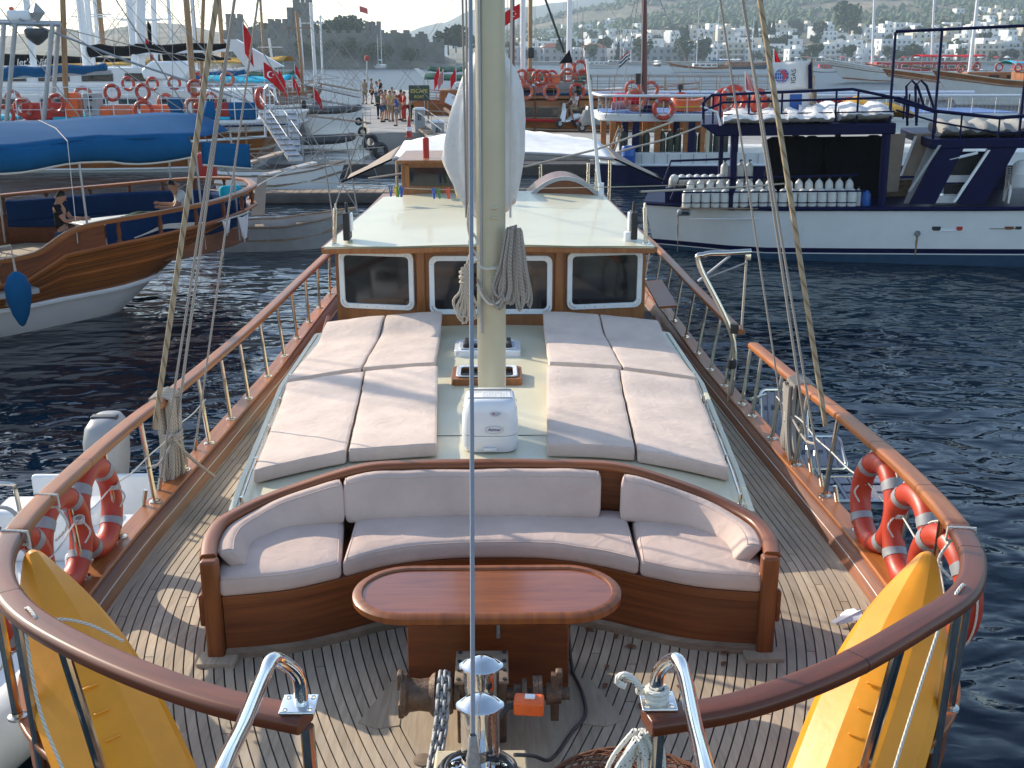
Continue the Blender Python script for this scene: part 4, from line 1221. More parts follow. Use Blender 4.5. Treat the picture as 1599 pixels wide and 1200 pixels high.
# at the mast
def masthank(cx,cy,zt,zb,w_,n,mt,lab,r=.0125,waist=None):
 h=thing('rope_hank',lab,'rope',(cx,cy,zb))
 q=random.Random(int(cx*1000)+5)
 for i in range(n):
  f=i/(n-1)-.5
  a,b=f*w_,q.uniform(-.04,.02)
  top,zl=zt+q.uniform(-.02,.02)-abs(f)*.05,zb+q.uniform(-.03,.10)+abs(f)*.06
  k=1.1+.3*q.random()
  mid=lerp(top,zl,.5)
  wa=.5 if waist else .8
  pts=[(cx+a*.45,cy+b,top),(cx+a*wa-.012,cy+b-.02,mid),(cx+a*k-.03,cy+b,zl+.10),(cx+a*k*.9,cy+b-.02,zl),(cx+a*k*.8+.035,cy+b-.01,zl+.10),(cx+a*wa+.02,cy+b-.035,mid),(cx+a*.4+.02,cy+b-.02,top+.01)]
  MB().tube(resample(catmull(pts,6),.035),r,6).build('loop',M[mt],h)
 if waist:
  for k in range(4):MB().torus(.05,r,14,6,Matrix.Translation((cx,cy-.01,waist+.024*k))@ Matrix.Rotation(.3*(k%2)-.1,4,'Y')).build('seizing',M[mt],h)
 return h
masthank(.185,MY-.14,3.42,2.72,.24,16,'ropegrey','large grey coil of halyard hanging on the right side of the mast')
masthank(-.215,MY-.12,3.10,2.60,.13,9,'rope','small beige hank of line knotted on the left side of the mast',waist=2.96)
line('halyard_tail',[(-.17,MY-.10,3.64),(-.19,MY-.12,3.44),(-.16,MY-.13,3.26),(-.2,MY-.12,3.10)],.016,'rope','beige halyard tail above the small hank on the mast')
line('halyard_tail',[(-.12,MY-.13,3.10),(-.05,MY-.15,3.07),(.07,MY-.15,3.07),(.12,MY-.14,3.00),(.09,MY-.15,2.82),(0,MY-.16,2.76),(-.08,MY-.15,2.84),(-.12,MY-.14,2.94)],.011,'ropewhite','thin pale bight of rope looped across the front of the mast')
line('halyard_tail',[(-.12,MY-.13,2.98),(-.03,MY-.15,2.82),(.06,MY-.16,2.74),(.11,MY-.14,2.84),(.12,MY-.14,3.04)],.011,'ropegrey','lower grey bight of rope sagging across the front of the mast')
for z0,dz in((3.36,0),(3.22,-.02)):
 line('cleat_hitch',[(-.14,MY-.1,z0),(-.19,MY-.13,z0-.05),(-.15,MY-.15,z0-.10),(-.11,MY-.13,z0-.06),(-.15,MY-.1,z0)],.013,'ropewhite','%s white hitch of line at the left edge of the mast'%('upper' if dz==0 else 'lower'),'rope','hitches on the mast')
# sail bundle behind the mast
def sailb(zs_,xl_,xr_,yc_,dep,sharp):
 secs=[]
 for j,z in enumerate(zs_):
  t=j/(len(zs_)-1)
  ring=[]
  for k in range(56):
   a=2*PI*k/56
   xx=xl_(t)if math.cos(a)<0 else xr_(t)
   fold=1+.10*math.sin(a*9+t*4)*(1-.4*t)+.07*noise.noise(Vector((math.cos(a)*2,math.sin(a)*2,z*2.5)))
   ring.append((abs(math.cos(a))**.9*xx*fold*(1 if math.cos(a)>=0 else 1),yc_+dep*math.sin(a)*fold,z+.08*math.cos(a*2+.6)*(1-t)))
  secs.append(ring)
 return secs
zs_=[3.50+1.36*k/22 for k in range(23)]
xl_=lambda t:-interp(t,[0,.1,.27,.42,.6,.8,.92,1],[.21,.31,.40,.39,.33,.24,.17,.10])
xr_=lambda t:interp(t,[0,.1,.3,.55,.72,.85,.94,1],[.20,.23,.27,.29,.27,.22,.15,.10])
tag(MB().loft(sailb(zs_,xl_,xr_,MY+.42,.26,0),True,True).build('furled_sail',M['sail'],None,ang=80),'white furled sail bunched behind the mast, hanging to the cabin roof','sail')
# -- clothes line with pegs
p0,p1=aty(570,288,16.2),aty(1010,300,16.2)
pegl=[aty(px,py,16.2)for px,py in((470,283),(600,292),(680,296),(745,296),(860,294),(1010,291),(1100,287))]
line('clothes_line',pegl,.007,'rope','thin clothes line with coloured pegs stretched over the cabin roof','clothes line',None,5)
pg=thing('clothes_peg','','peg',local=True)
for s in(-1,1):MB().box((s*.012,0,-.05),(.018,.03,.16),mx=Matrix.Rotation(s*.10,4,'Y')).build('half',M['peg_blue'],pg)
pgs={'blue':(pg,[])}
for c in('green','yellow','red'):
 q=thing('clothes_peg','','peg',local=True)
 for s in(-1,1):MB().box((s*.012,0,-.05),(.018,.03,.16),mx=Matrix.Rotation(s*.10,4,'Y')).build('half',M['peg_'+c],q)
 pgs[c]=(q,[])
PEGS=((610,'blue','first peg from the left end'),(617,'yellow','second peg in the left cluster'),(622,'green','third peg in the left cluster'),(628,'blue','last peg of the left cluster'),(677,'blue','first of the pair left of the sail'),(684,'green','tilted, right of the pair left of the sail'),(699,'red','nearest the sail on its left'),(713,'yellow','half hidden by the sail'),(774,'blue','in front of the mast'),(779,'red','in front of the mast beside a blue one'),(790,'red','right edge of the mast'))
for px,c,lab in PEGS:
 x=aty(px,295,16.2).x
 z=None
 for a,b in zip(pegl,pegl[1:]):
  if a.x<=x<=b.x:z=lerp(a.z,b.z,(x-a.x)/(b.x-a.x))
 cc={'blue':'blue','green':'green','yellow':'yellow','red':'coral'}[c]
 place(pgs[c][0],pgs[c][1],(x,16.2,z-.01),(0,rnd.uniform(-.2,.2),rnd.uniform(-.5,.5)),1.0,'%s clothes peg on the line, %s'%(cc,lab),'clothes pegs on the line')
# -- davit and boarding ladder on the right side
dv=thing('steel_davit','stainless steel davit frame standing at the gap in the right rail','davit',(2.72,11.5,zcap(11.5)))
a=aty(1093,398,11.5); b=aty(1173,393,11.5)
x0=2.62
MB().tube(catmull([(x0,11.5,zdeck(11.5)),(x0+.02,11.5,1.8),(a.x-.0,11.5,a.z-.12),(a.x+.05,11.5,a.z),(lerp(a.x,b.x,.5),11.5,lerp(a.z,b.z,.5)),(b.x,11.5,b.z)],8),.030,12).build('frame_tube',M['steel'],dv)
c=aty(1090,440,11.5)
MB().tube([c,aty(1140,400,11.5)],.016,8).build('strut',M['alu'],dv)
MB().tube([c,aty(1167,410,11.5)],.010,6).build('strut',M['alu'],dv)
MB().tube([aty(1166,402,11.5),aty(1158,515,11.5)],.014,6).build('hanging_rod',M['rope'],dv)
MB().rbox(aty(1168,402,11.5),(.06,.05,.08),.01).build('sheave',M['steel'],dv)
for z in(1.55,1.95):MB().lathe([(.05,-.05),(.055,0),(.05,.05)],12,Matrix.Translation((x0+.015,11.5,z)),caps=True).build('clamp',M['black'],dv)
ld=thing('boarding_ladder','folded boarding ladder with perforated grey steps hung outside the right rail','ladder',(3.2,10.3,.8))
def platform(x0,x1,y0,y1,z,tilt,rows):
 c=Vector(((x0+x1)/2,(y0+y1)/2,z))
 mx=Matrix.Translation(c)@ Matrix.Rotation(tilt,4,'X')
 w_,d_=x1-x0,y1-y0
 fr_=[mx @ Vector((x,y,0))for x,y in rrect(w_,d_,.07,5)]
 p=MB().tube(fr_,.020,8,closed=True).build('step_frame',M['steel'],ld)
 m=MB()
 nx,ny=6,max(2,rows)
 for i in range(nx):
  for j in range(ny):# open grid:strips round square holes
   m.box((0,0,0),(w_/nx*.62,d_/ny*.70,.012),mx=Matrix.Translation(mx @ Vector((-w_/2+w_*(i+.5)/nx,-d_/2+d_*(j+.5)/ny,0)))@ Matrix.Rotation(tilt,4,'X'))
 for i in range(nx+1):m.box((0,0,0),(.03,d_*.96,.010),mx=Matrix.Translation(mx @ Vector((-w_/2*.94+w_*.94*i/nx,0,0)))@ Matrix.Rotation(tilt,4,'X'))
 m.build('step_plate',M['purplegrey'],p)
platform(2.95,3.45,11.0,11.6,1.0,R(65),3)
platform(3.0,3.55,10.1,10.5,.95,R(35),2)
platform(3.05,3.95,9.45,9.95,.80,R(6),3)
for k in range(5):
 MB().tube(catmull([(3.0+.05*k,10.5-.1*k,1.12-.02*k),(2.97+.05*k,10.35-.1*k,1.0-.02*k),(3.03+.05*k,10.15-.1*k,.86)],5),.014,6).build('hinge_hoop',M['steel'],ld)
for q in(((3.9,9.6,.8),(3.4,9.3,.1)),((2.98,11.3,1.25),(2.75,11.0,1.3)),((3.0,9.6,.82),(2.8,9.9,1.2))):MB().tube(q,.018,8).build('brace',M['steel'],ld)
# -- bow clutter
def coilrope():
 h=thing('rope_coil','white rope with black flecks coiled on the right end of the bow rail','rope',(.5,3.4,1.9))
 q=random.Random(11)
 for i in range(11):
  a=q.uniform(-.04,.04)
  cx,cy=.54+a,3.42+q.uniform(-.05,.03)
  w_,hh=q.uniform(.035,.075),q.uniform(.30,.40)
  zt=2.44
  pts=[(cx+w_*.4,cy,zt),(cx-w_*.9,cy-.02,zt-hh*.35),(cx-w_*1.3,cy-.02,zt-hh*.75),(cx-w_*.3,cy,zt-hh),(cx+w_*.9,cy+.01,zt-hh*.75),(cx+w_,cy+.02,zt-hh*.35),(cx+w_*.4,cy,zt)]
  MB().tube(resample(catmull(pts,6),.03),.0095,7).build('loop',M['ropespot'],h)
 MB().tube(resample(catmull([(.60,3.50,2.56),(.55,3.48,2.57),(.545,3.44,2.62),(.50,3.45,2.66),(.475,3.47,2.64),(.47,3.48,2.61),(.50,3.47,2.60)],7),.02),.0125,8).build('bight',M['ropespot'],h)
 for k in range(3):MB().torus(.036,.010,14,6,Matrix.Translation((.615,3.47,2.55+.018*k))).build('turn',M['ropespot'],h)
coilrope()
# round brown net trap
nb=thing('net_basket','round brown net fish trap lying on the deck inside the bow gate','net basket',(.66,3.95,zdeck(4)))
m=MB()
RB_,zb=.42,zdeck(4)
ctr=(.63,4.08)
m.tube([(ctr[0]+RB_*math.cos(2*PI*k/40),ctr[1]+RB_*math.sin(2*PI*k/40),zb+.13)for k in range(40)],.012,6,closed=True)
m.tube([(ctr[0]+RB_*math.cos(2*PI*k/40),ctr[1]+RB_*math.sin(2*PI*k/40),zb+.03)for k in range(40)],.012,6,closed=True)
nmat=mk('brown_net_cord',(.17,.065,.03),.85,var=.3,vs=30)
m.build('hoop',nmat,nb)
m=MB()
for k in range(44):
 a=2*PI*k/44
 for sg in(-1,1):
  pts=[]
  for j in range(7):
   t=j/6
   g=RB_*(1-t)+.03*t
   b=a+sg*t*1.5
   pts.append((ctr[0]+g*math.cos(b),ctr[1]+g*math.sin(b),zb+.13+.05*math.sin(PI*t)+.006*math.sin(k*3+j)))
  m.tube(pts,.004,4,caps=False)
 m.tube([(ctr[0]+RB_*math.cos(a),ctr[1]+RB_*math.sin(a),zb+.13),(ctr[0]+RB_*1.02*math.cos(a+.15),ctr[1]+RB_*1.02*math.sin(a+.15),zb+.03)],.004,4,caps=False)
m.build('netting',nmat,nb)['kind']='stuff'
# paddles standing between the kayak and the posts
def paddle(p,d,roll,lab):
 pd=thing('paddle',lab,'paddle',p,group='orange paddles beside the kayak')
 d=Vector(d).normalized(); p=Vector(p)
 sd=d.cross(Vector((math.cos(roll),math.sin(roll),0))).normalized(); nn=sd.cross(d)
 secs=[]
 for k in range(13):
  t=k/12
  w_=.085*(.45+.55*math.sin(PI*min(1,t*.62+.18)))*(1 if t<.8 else math.sqrt(max(.02,1-((t-.8)/.2)**2)))
  c=p+d*(.30*t)
  secs.append([c-sd*w_+nn*.012,c-sd*w_*.3+nn*.004,c+nn*.012,c+sd*w_*.3+nn*.004,c+sd*w_+nn*.012,c+sd*w_*.3-nn*.006,c+nn*.0,c-sd*w_*.3-nn*.006])
 MB().loft(secs,True,True).build('blade',M['paddle'],pd,ang=50)
 MB().tube([p+d*.06,p-d*.42],.016,8).build('shaft',M['galv'],pd)
paddle(aty(1418,1166,4.30),aty(1452,1102,4.46)-aty(1418,1166,4.30),2.4,'orange paddle with grey shaft, lower of the two beside the right kayak')
paddle(aty(1426,1130,4.46),aty(1462,1066,4.66)-aty(1426,1130,4.46),2.7,'orange paddle, upper of the two beside the right kayak')
tag(MB().loft([[(2.17+.16*t-w_,6.05+.06*t,zdeck(6)+.03+.05*t),(2.17+.16*t,6.05+.06*t,zdeck(6)+.045+.05*t),(2.17+.13*t+.02,6.05+w_*1.5,zdeck(6)+.03+.05*t),(2.17+.16*t,6.05,zdeck(6)+.02+.05*t)]for t,w_ in((0,.02),(.15,.07),(.5,.09),(.85,.08),(1,.03))],True,True).build('spare_paddle_blade',M['gloss_white'],None,ang=60),'small white paddle blade on the deck behind the right kayak','paddle blade')
# -- dinghy alongside
dg=thing('dinghy','white and grey inflatable dinghy with console and outboard moored under the left rail','dinghy',(-4.05,9,0))
def tubeline(s):
 return[(-4.05+s*.78,11.6,.42),(-4.05+s*.80,10.5,.42),(-4.05+s*.80,9,.43),(-4.05+s*.72,7.6,.50),(-4.05+s*.42,6.7,.60),(-4.05,6.35,.66)]
pts=resample(catmull(tubeline(-1)+tubeline(1)[::-1][1:],6),.12)
n_=len(pts)
MB().tube(pts,[.24*min(1,.25+3.2*min(i,n_-1-i)/n_)if min(i,n_-1-i)<n_*.24 else .24 for i in range(n_)],16).build('tube',M['rubbergrey'],dg)
MB().tube(resample(catmull([(x*1+(.24 if x>-4.05 else-.24)*0+(.235 if x>-4.05 else-.235),y,z)for x,y,z in tubeline(1)[:4]],5),.1),.03,8).build('rub_strake',M['darkgrey'],dg)
MB().loft([[(-4.05-h,y,.38),(-4.05+h,y,.38),(-4.05+h*.3,y,-.1),(-4.05-h*.3,y,-.1)]for y,h in((11.4,.6),(9,.62),(7.6,.55),(6.9,.3))],True,True).build('floor',M['gloss_white'],dg)
MB().rbox((-4.05,11.3,.55),(1.15,.08,.62),.03).build('transom',M['gloss_white'],dg)
MB().rbox((-4.15,10.55,.62),(.95,.42,.5),.05).build('seat',M['gloss_white'],dg)
MB().rbox((-3.55,10.2,.55),(.42,.9,.36),.05).build('locker',M['gloss_white'],dg)
MB().rbox((-4.35,9.25,.72),(.72,.42,.7),.07).build('console',M['gloss_white'],dg)
MB().rbox((-4.32,9.48,.98),(.5,.06,.2),.02).build('dash_panel',M['darkgrey'],dg)
def ws(u,v):
 a=lerp(-1.25,1.25,u)
 return(-4.35+.42*math.sin(a)*(1-.25*v),9.15-.30*math.cos(a)+.22*v,1.03+.52*v*(1-.25*abs(u-.5)))
o=MB().grid(ws,14,6).build('windscreen',M['clear'],dg,ang=80); o.modifiers.new('glass','SOLIDIFY').thickness=.008
MB().tube(catmull([(-4.78,9.45,1.0),(-4.78,9.42,1.45),(-4.70,9.40,1.53),(-4.0,9.40,1.53),(-3.92,9.42,1.45),(-3.92,9.45,1.0)],6),.018,8).build('grab_rail',M['steel'],dg)
sw=MB().torus(.17,.018,24,8,Matrix.Translation((-4.2,9.62,1.05))@ Matrix.Rotation(R(55),4,'X')).build('steering_wheel',M['greyplastic'],dg)
MB().tube([(-4.2,9.5,.98),(-4.2,9.62,1.05)],.03,8).build('wheel_hub',M['darkgrey'],sw)
mx=Matrix.Translation((-3.98,11.62,1.0))
ms=[]
for z,w_,d_,yo in((-.32,.30,.42,0),(-.1,.36,.52,0),(.12,.37,.55,.01),(.26,.33,.50,.04),(.33,.24,.36,.07),(.345,.10,.16,.09)):
 ms.append([mx @ Vector((x,y+yo,z))for x,y in rrect(w_,d_,min(w_,d_)*.42,5)])
en=MB().loft(ms,True,True).build('engine_cowl',M['greyplastic'],dg,ang=60)
MB().rbox(mx @ Vector((0,.02,.33)),(.26,.1,.05),.015).build('cowl_vent',M['darkgrey'],en)
MB().rbox(mx @ Vector((0,.05,-.6)),(.16,.26,.7),.05).build('engine_leg',M['darkgrey'],dg)
dg.location=(-3.95,7.75,0)
line('bow_painter',[(-3.95,5.15,.7),(-3.4,5.2,.9),(-2.9,5.3,1.35),(-2.66,5.4,1.62)],.010,'ropewhite','white painter line from the dinghy bow up to the left rail')
# plank of rope-wound line on the left deck side
line('fender_line',[(-2.66,8.6,1.75),(-2.60,8.75,1.55),(-2.5,8.85,1.38),(-2.42,8.9,1.28)],.014,'rope','short beige fender line hitched down to the left bulwark')
# -- water
def water_mat():
 m,t,b,n,L=nodes('harbour_water')
 b.inputs['Base Color'].default_value=(.004,.013,.024,1)
 b.inputs['Roughness'].default_value=.035
 b.inputs['IOR'].default_value=1.333
 tc=n('ShaderNodeTexCoord')
 prev=None
 rg=n('ShaderNodeMapRange'); rg.inputs['From Min'].default_value=16; rg.inputs['From Max'].default_value=90; rg.inputs['To Min'].default_value=.035; rg.inputs['To Max'].default_value=.40
 sx=n('ShaderNodeSeparateXYZ'); L(tc.outputs['Object'],sx.inputs[0])
 calm=n('ShaderNodeMapRange'); calm.inputs['From Min'].default_value=14; calm.inputs['From Max'].default_value=90; calm.inputs['To Min'].default_value=1; calm.inputs['To Max'].default_value=.12
 pn=n('ShaderNodeTexNoise',Scale=.13,Detail=3.0); L(tc.outputs['Object'],pn.inputs['Vector'])
 pr=ramp(n,[(.36,.45),(.60,1.0)]); L(pn.outputs[0],pr.inputs[0])
 calm2=n('ShaderNodeMath',operation='MULTIPLY'); L(calm.outputs[0],calm2.inputs[0]); L(pr.outputs[0],calm2.inputs[1])
 L(sx.outputs['Y'],rg.inputs[0]); L(rg.outputs[0],b.inputs['Roughness'])# far waves are too small to see singly
 L(sx.outputs['Y'],calm.inputs[0])# the open bay lies calmer than the water between the boats
 for sc,dist,st,rot,det in(((.42,.62,1),.30,1,.35,1.0),((1.5,2.3,1),.125,1,-.25,1.0),((5,7,1),.010,1,.1,1.0)):
  mp=n('ShaderNodeMapping'); mp.inputs['Scale'].default_value=sc; mp.inputs['Rotation'].default_value=(0,0,rot)
  L(tc.outputs['Object'],mp.inputs[0])
  nz=n('ShaderNodeTexNoise',Scale=1.0,Detail=det,Roughness=.5,Distortion=.6)
  L(mp.outputs[0],nz.inputs['Vector'])
  bp=n('ShaderNodeBump',Strength=st,Distance=dist)
  L(calm2.outputs[0],bp.inputs['Strength'])
  L(nz.outputs[0],bp.inputs['Height'])
  if prev:L(prev.outputs[0],bp.inputs['Normal'])
  prev=bp
 L(prev.outputs[0],b.inputs['Normal'])
 return m
M['water']=water_mat()
wm=MB()
wm.add([(-3150,-300,0),(3150,-300,0),(3150,3700,0),(-3150,3700,0)],[(0,1,2,3)])
tag(wm.build('water',M['water'],None,0),kind='structure')
# -- shared builders for the harbour
def bar(m,a,b,r,n=6):return m.tube([a,b],r,n)
def pbox(m,x0,y0,x1,y1,Y,dep):
 a,b=aty(x0,y0,Y),aty(x1,y1,Y)
 return m.box(((a.x+b.x)/2,Y+dep/2,(a.z+b.z)/2),(abs(b.x-a.x),dep,abs(b.z-a.z)))
flb=buoy_proto('lifebuoy',.30,.075,'orange',(PI/4,3*PI/4,-PI/4,-3*PI/4),20,8)
flb_u=[]
flc=buoy_proto('lifebuoy',.30,.075,'faded',(PI/4,3*PI/4,-PI/4,-3*PI/4),20,8)
flc_u=[]
def buoy_at(p,label,group,yaw_=0,sc=1,faded=False,lean=0):
 mx=Matrix.Rotation(yaw_,4,'Z')@ Matrix.Rotation(PI/2+lean,4,'X')
 return place(flc if faded else flb,flc_u if faded else flb_u,p,mx.to_euler(),sc,label,group)
def hullpt(s,t,side,L,B,zs,zm,zb,rb,rs,sw,fine=.55):
 if s<.45:w_=lerp(sw,1,smooth(s/.45)**.7)
 else:w_=max(.015,1-((s-.45)/.55)**2.3)
 sheer=interp(s,[0,.2,.45,.75,1],[zs,lerp(zs,zm,.75),zm,lerp(zm,zb,.42),zb])
 z=-.5+t*(sheer+.5)
 full=lerp(fine,1,t**.55)
 x=-L/2+L*s-(1-t)*rb*smooth((s-.5)/.5)**2+(1-t)*rs*smooth((.5-s)/.5)**2
 return(x,side*B/2*w_*full*(1 if s>.02 else .9),z)
def hull(root,P,bands,n=30):
 for t0,t1,nm,mt in bands:
  m=MB()
  secs=[]
  nt_=max(2,int((t1-t0)*9))
  for i in range(n+1):
   s=i/n
   sec=[hullpt(s,lerp(t1,t0,k/nt_),-1,*P)for k in range(nt_+1)]+[hullpt(s,lerp(t0,t1,k/nt_),1,*P)for k in range(nt_+1)]
   secs.append(sec)
  m.loft(secs,False)
  m.quad(*[v for v in secs[0]])
  m.build(nm,M[mt],root,ang=45)
def decksheet(root,P,dz,mt,inset=.12,name='deck',s0=0,s1=.97):
 m=MB()
 secs=[]
 for i in range(25):
  s=lerp(s0,s1,i/24)
  a,b=hullpt(s,1,-1,*P),hullpt(s,1,1,*P)
  h=max(.01,b[1]-inset)
  secs.append([(a[0],-h,a[2]-dz),(b[0],h,b[2]-dz),(b[0],h,b[2]-dz-.08),(a[0],-h,a[2]-dz-.08)])
 m.loft(secs,True,True).build(name,M[mt],root)
def sheerline(root,P,r,mt,name='rub_rail',t=1.0,out=1.01,s0=0.0,s1=1.0,dz=0):
 for sd in(-1,1):
  pts=[]
  for i in range(31):
   q=hullpt(lerp(s0,s1,i/30),t,sd,*P)
   pts.append((q[0],q[1]*out,q[2]+dz))
  MB().tube(pts,r,6).build(name,M[mt],root)
def rail_along(root,pts,h,mtp,mtr,r=.02,bars=(1.0,.5),each=1,name='railing'):
 pts=[Vector(p)for p in pts]
 m=MB()
 for k in pts[::each]:m.tube([k,k+Vector((0,0,h))],r,6)
 for f in bars:m.tube([p+Vector((0,0,h*f))for p in pts],r*(1.1 if f==1 else .7),6)
 return m.build(name,M[mtp],root)
def mastset(root,x,z0,h,r,mt,L,spreaders=True,boom=None,cover=None,wires=True,y=0,rake=0):
 m=MB().tube([(x,y,z0),(x-rake*.5,y,z0+h*.5),(x-rake,y,z0+h)],[r,r*.95,r*.6],10)
 k=m.build('mast',M[mt],root)
 if spreaders:bar(MB(),(x,y-.9,z0+h*.62),(x,y+.9,z0+h*.62),.03).build('spreader',M[mt],k)
 if wires:
  m=MB()
  for dx,dy in((L*.46,0),(-L*.46,0),(-.4,2.0),(-.4,-2.0),(.5,2.0),(.5,-2.0)):
   bar(m,(x-rake*.95,y,z0+h*.97),(x+dx,y+dy,z0-.6 if abs(dy)>0 else z0),.013,4)
  m.build('rigging',M['ropegrey'],root)
 if boom:
  b=MB().tube([(x-.1,y,z0+1.6),(x-boom,y,z0+1.9)],.09,8).build('boom',M[mt],root)
  if cover:
   pts=[(x-.2-(boom-.4)*i/12,y,z0+1.78+.025*i+.06*math.sin(i*1.7))for i in range(13)]
   MB().tube(pts,[.30-.012*i+.03*math.sin(i*2.1)for i in range(13)],10).build('sail_cover',M[cover],root)
def flagthing(p,hgt,w_,h_,mt,label,group=None,sign=1,crescent=False,sag=.5):
 f=thing('flag',label,'flag',p,group=group)
 p=Vector(p)
 bar(MB(),p,p+Vector((0,0,hgt)),.018).build('flag_pole',M['antenna'],f)
 def g(u,v):
  return(p.x+sign*w_*u*(1-.25*sag),p.y+.07*math.sin(u*5+v*2),p.z+hgt-.03-h_*v-sag*w_*u*(.7+.3*u))
 o=MB().grid(g,10,6).build('cloth',M[mt],f,ang=80); o.modifiers.new('cloth','SOLIDIFY').thickness=.008
 if crescent:
  c=Vector(g(.42,.5)); c.y-=.09
  k=.22*h_
  out=[(k*math.cos(a),k*math.sin(a))for a in[R(40)+R(280)*i/14 for i in range(15)]]
  inn=[(k*.28+k*.8*math.cos(a),k*.8*math.sin(a))for a in[R(320)-R(280)*i/14 for i in range(15)]]
  MB().loft([[(c.x+a[0],c.y,c.z+a[1]),(c.x+b[0],c.y,c.z+b[1]),(c.x+b[0],c.y+.01,c.z+b[1]),(c.x+a[0],c.y+.01,c.z+a[1])]for a,b in zip(out,inn[::-1])],True,True).build('crescent',M['print_white'],o)
  st=[(c.x+k*.85+(k*.36 if i%2==0 else k*.15)*math.cos(PI*i/5),c.z+(k*.36 if i%2==0 else k*.15)*math.sin(PI*i/5))for i in range(10)]
  MB().add([(x,c.y,z)for x,z in st]+[(x,c.y+.01,z)for x,z in st],[tuple(range(10)),tuple(range(10,20))]+[(i,(i+1)%10,10+(i+1)%10,10+i)for i in range(10)]).build('star',M['print_white'],o)
 return f
# -- people
def skin_mesh(name,V,E,root_i,sub=1):
 me=bpy.data.meshes.new(name)
 me.from_pydata([v[0]for v in V],E,[])
 o=bpy.data.objects.new(name,me); COL.objects.link(o)
 sk=o.modifiers.new('skin','SKIN'); sk.use_smooth_shade=True
 for i,v in enumerate(V):
  d=me.skin_vertices[0].data[i]
  r=v[1]; d.radius=r if isinstance(r,tuple)else(r,r)
  d.use_root=(i==root_i)
 s_=o.modifiers.new('sub','SUBSURF'); s_.levels=s_.render_levels=sub
 dg_=bpy.context.evaluated_depsgraph_get()
 dg_.update()
 out=bpy.data.meshes.new_from_object(o.evaluated_get(dg_))
 bpy.data.objects.remove(o)
 out.name=name
 out.shade_smooth()
 return out
def body_joints(pose):
 J=dict(pelvis=((0,0,.93),(.15,.11)),waist=((0,0,1.10),(.13,.10)),chest=((0,.0,1.30),(.16,.11)),neck=((0,.01,1.475),.055),head=((0,-.015,1.60),(.075,.09)),crown=((0,-.01,1.70),(.06,.07)),nose=((0,-.115,1.585),.016))
 for s,k in((-1,'l'),(1,'r')):
  J['sh'+k]=((s*.175,.01,1.41),.06); J['el'+k]=((s*.225,.03,1.13),.043); J['wr'+k]=((s*.215,-.07,.90),.030)
  J['hip'+k]=((s*.095,0,.86),.095); J['kn'+k]=((s*.105,-.015,.49),.062); J['an'+k]=((s*.105,.02,.09),.042); J['toe'+k]=((s*.115,-.13,.035),.036)
  J['ear'+k]=((s*.088,.0,1.59),.016)
 for k,v in pose.items():J[k]=(v,J[k][1])
 return J
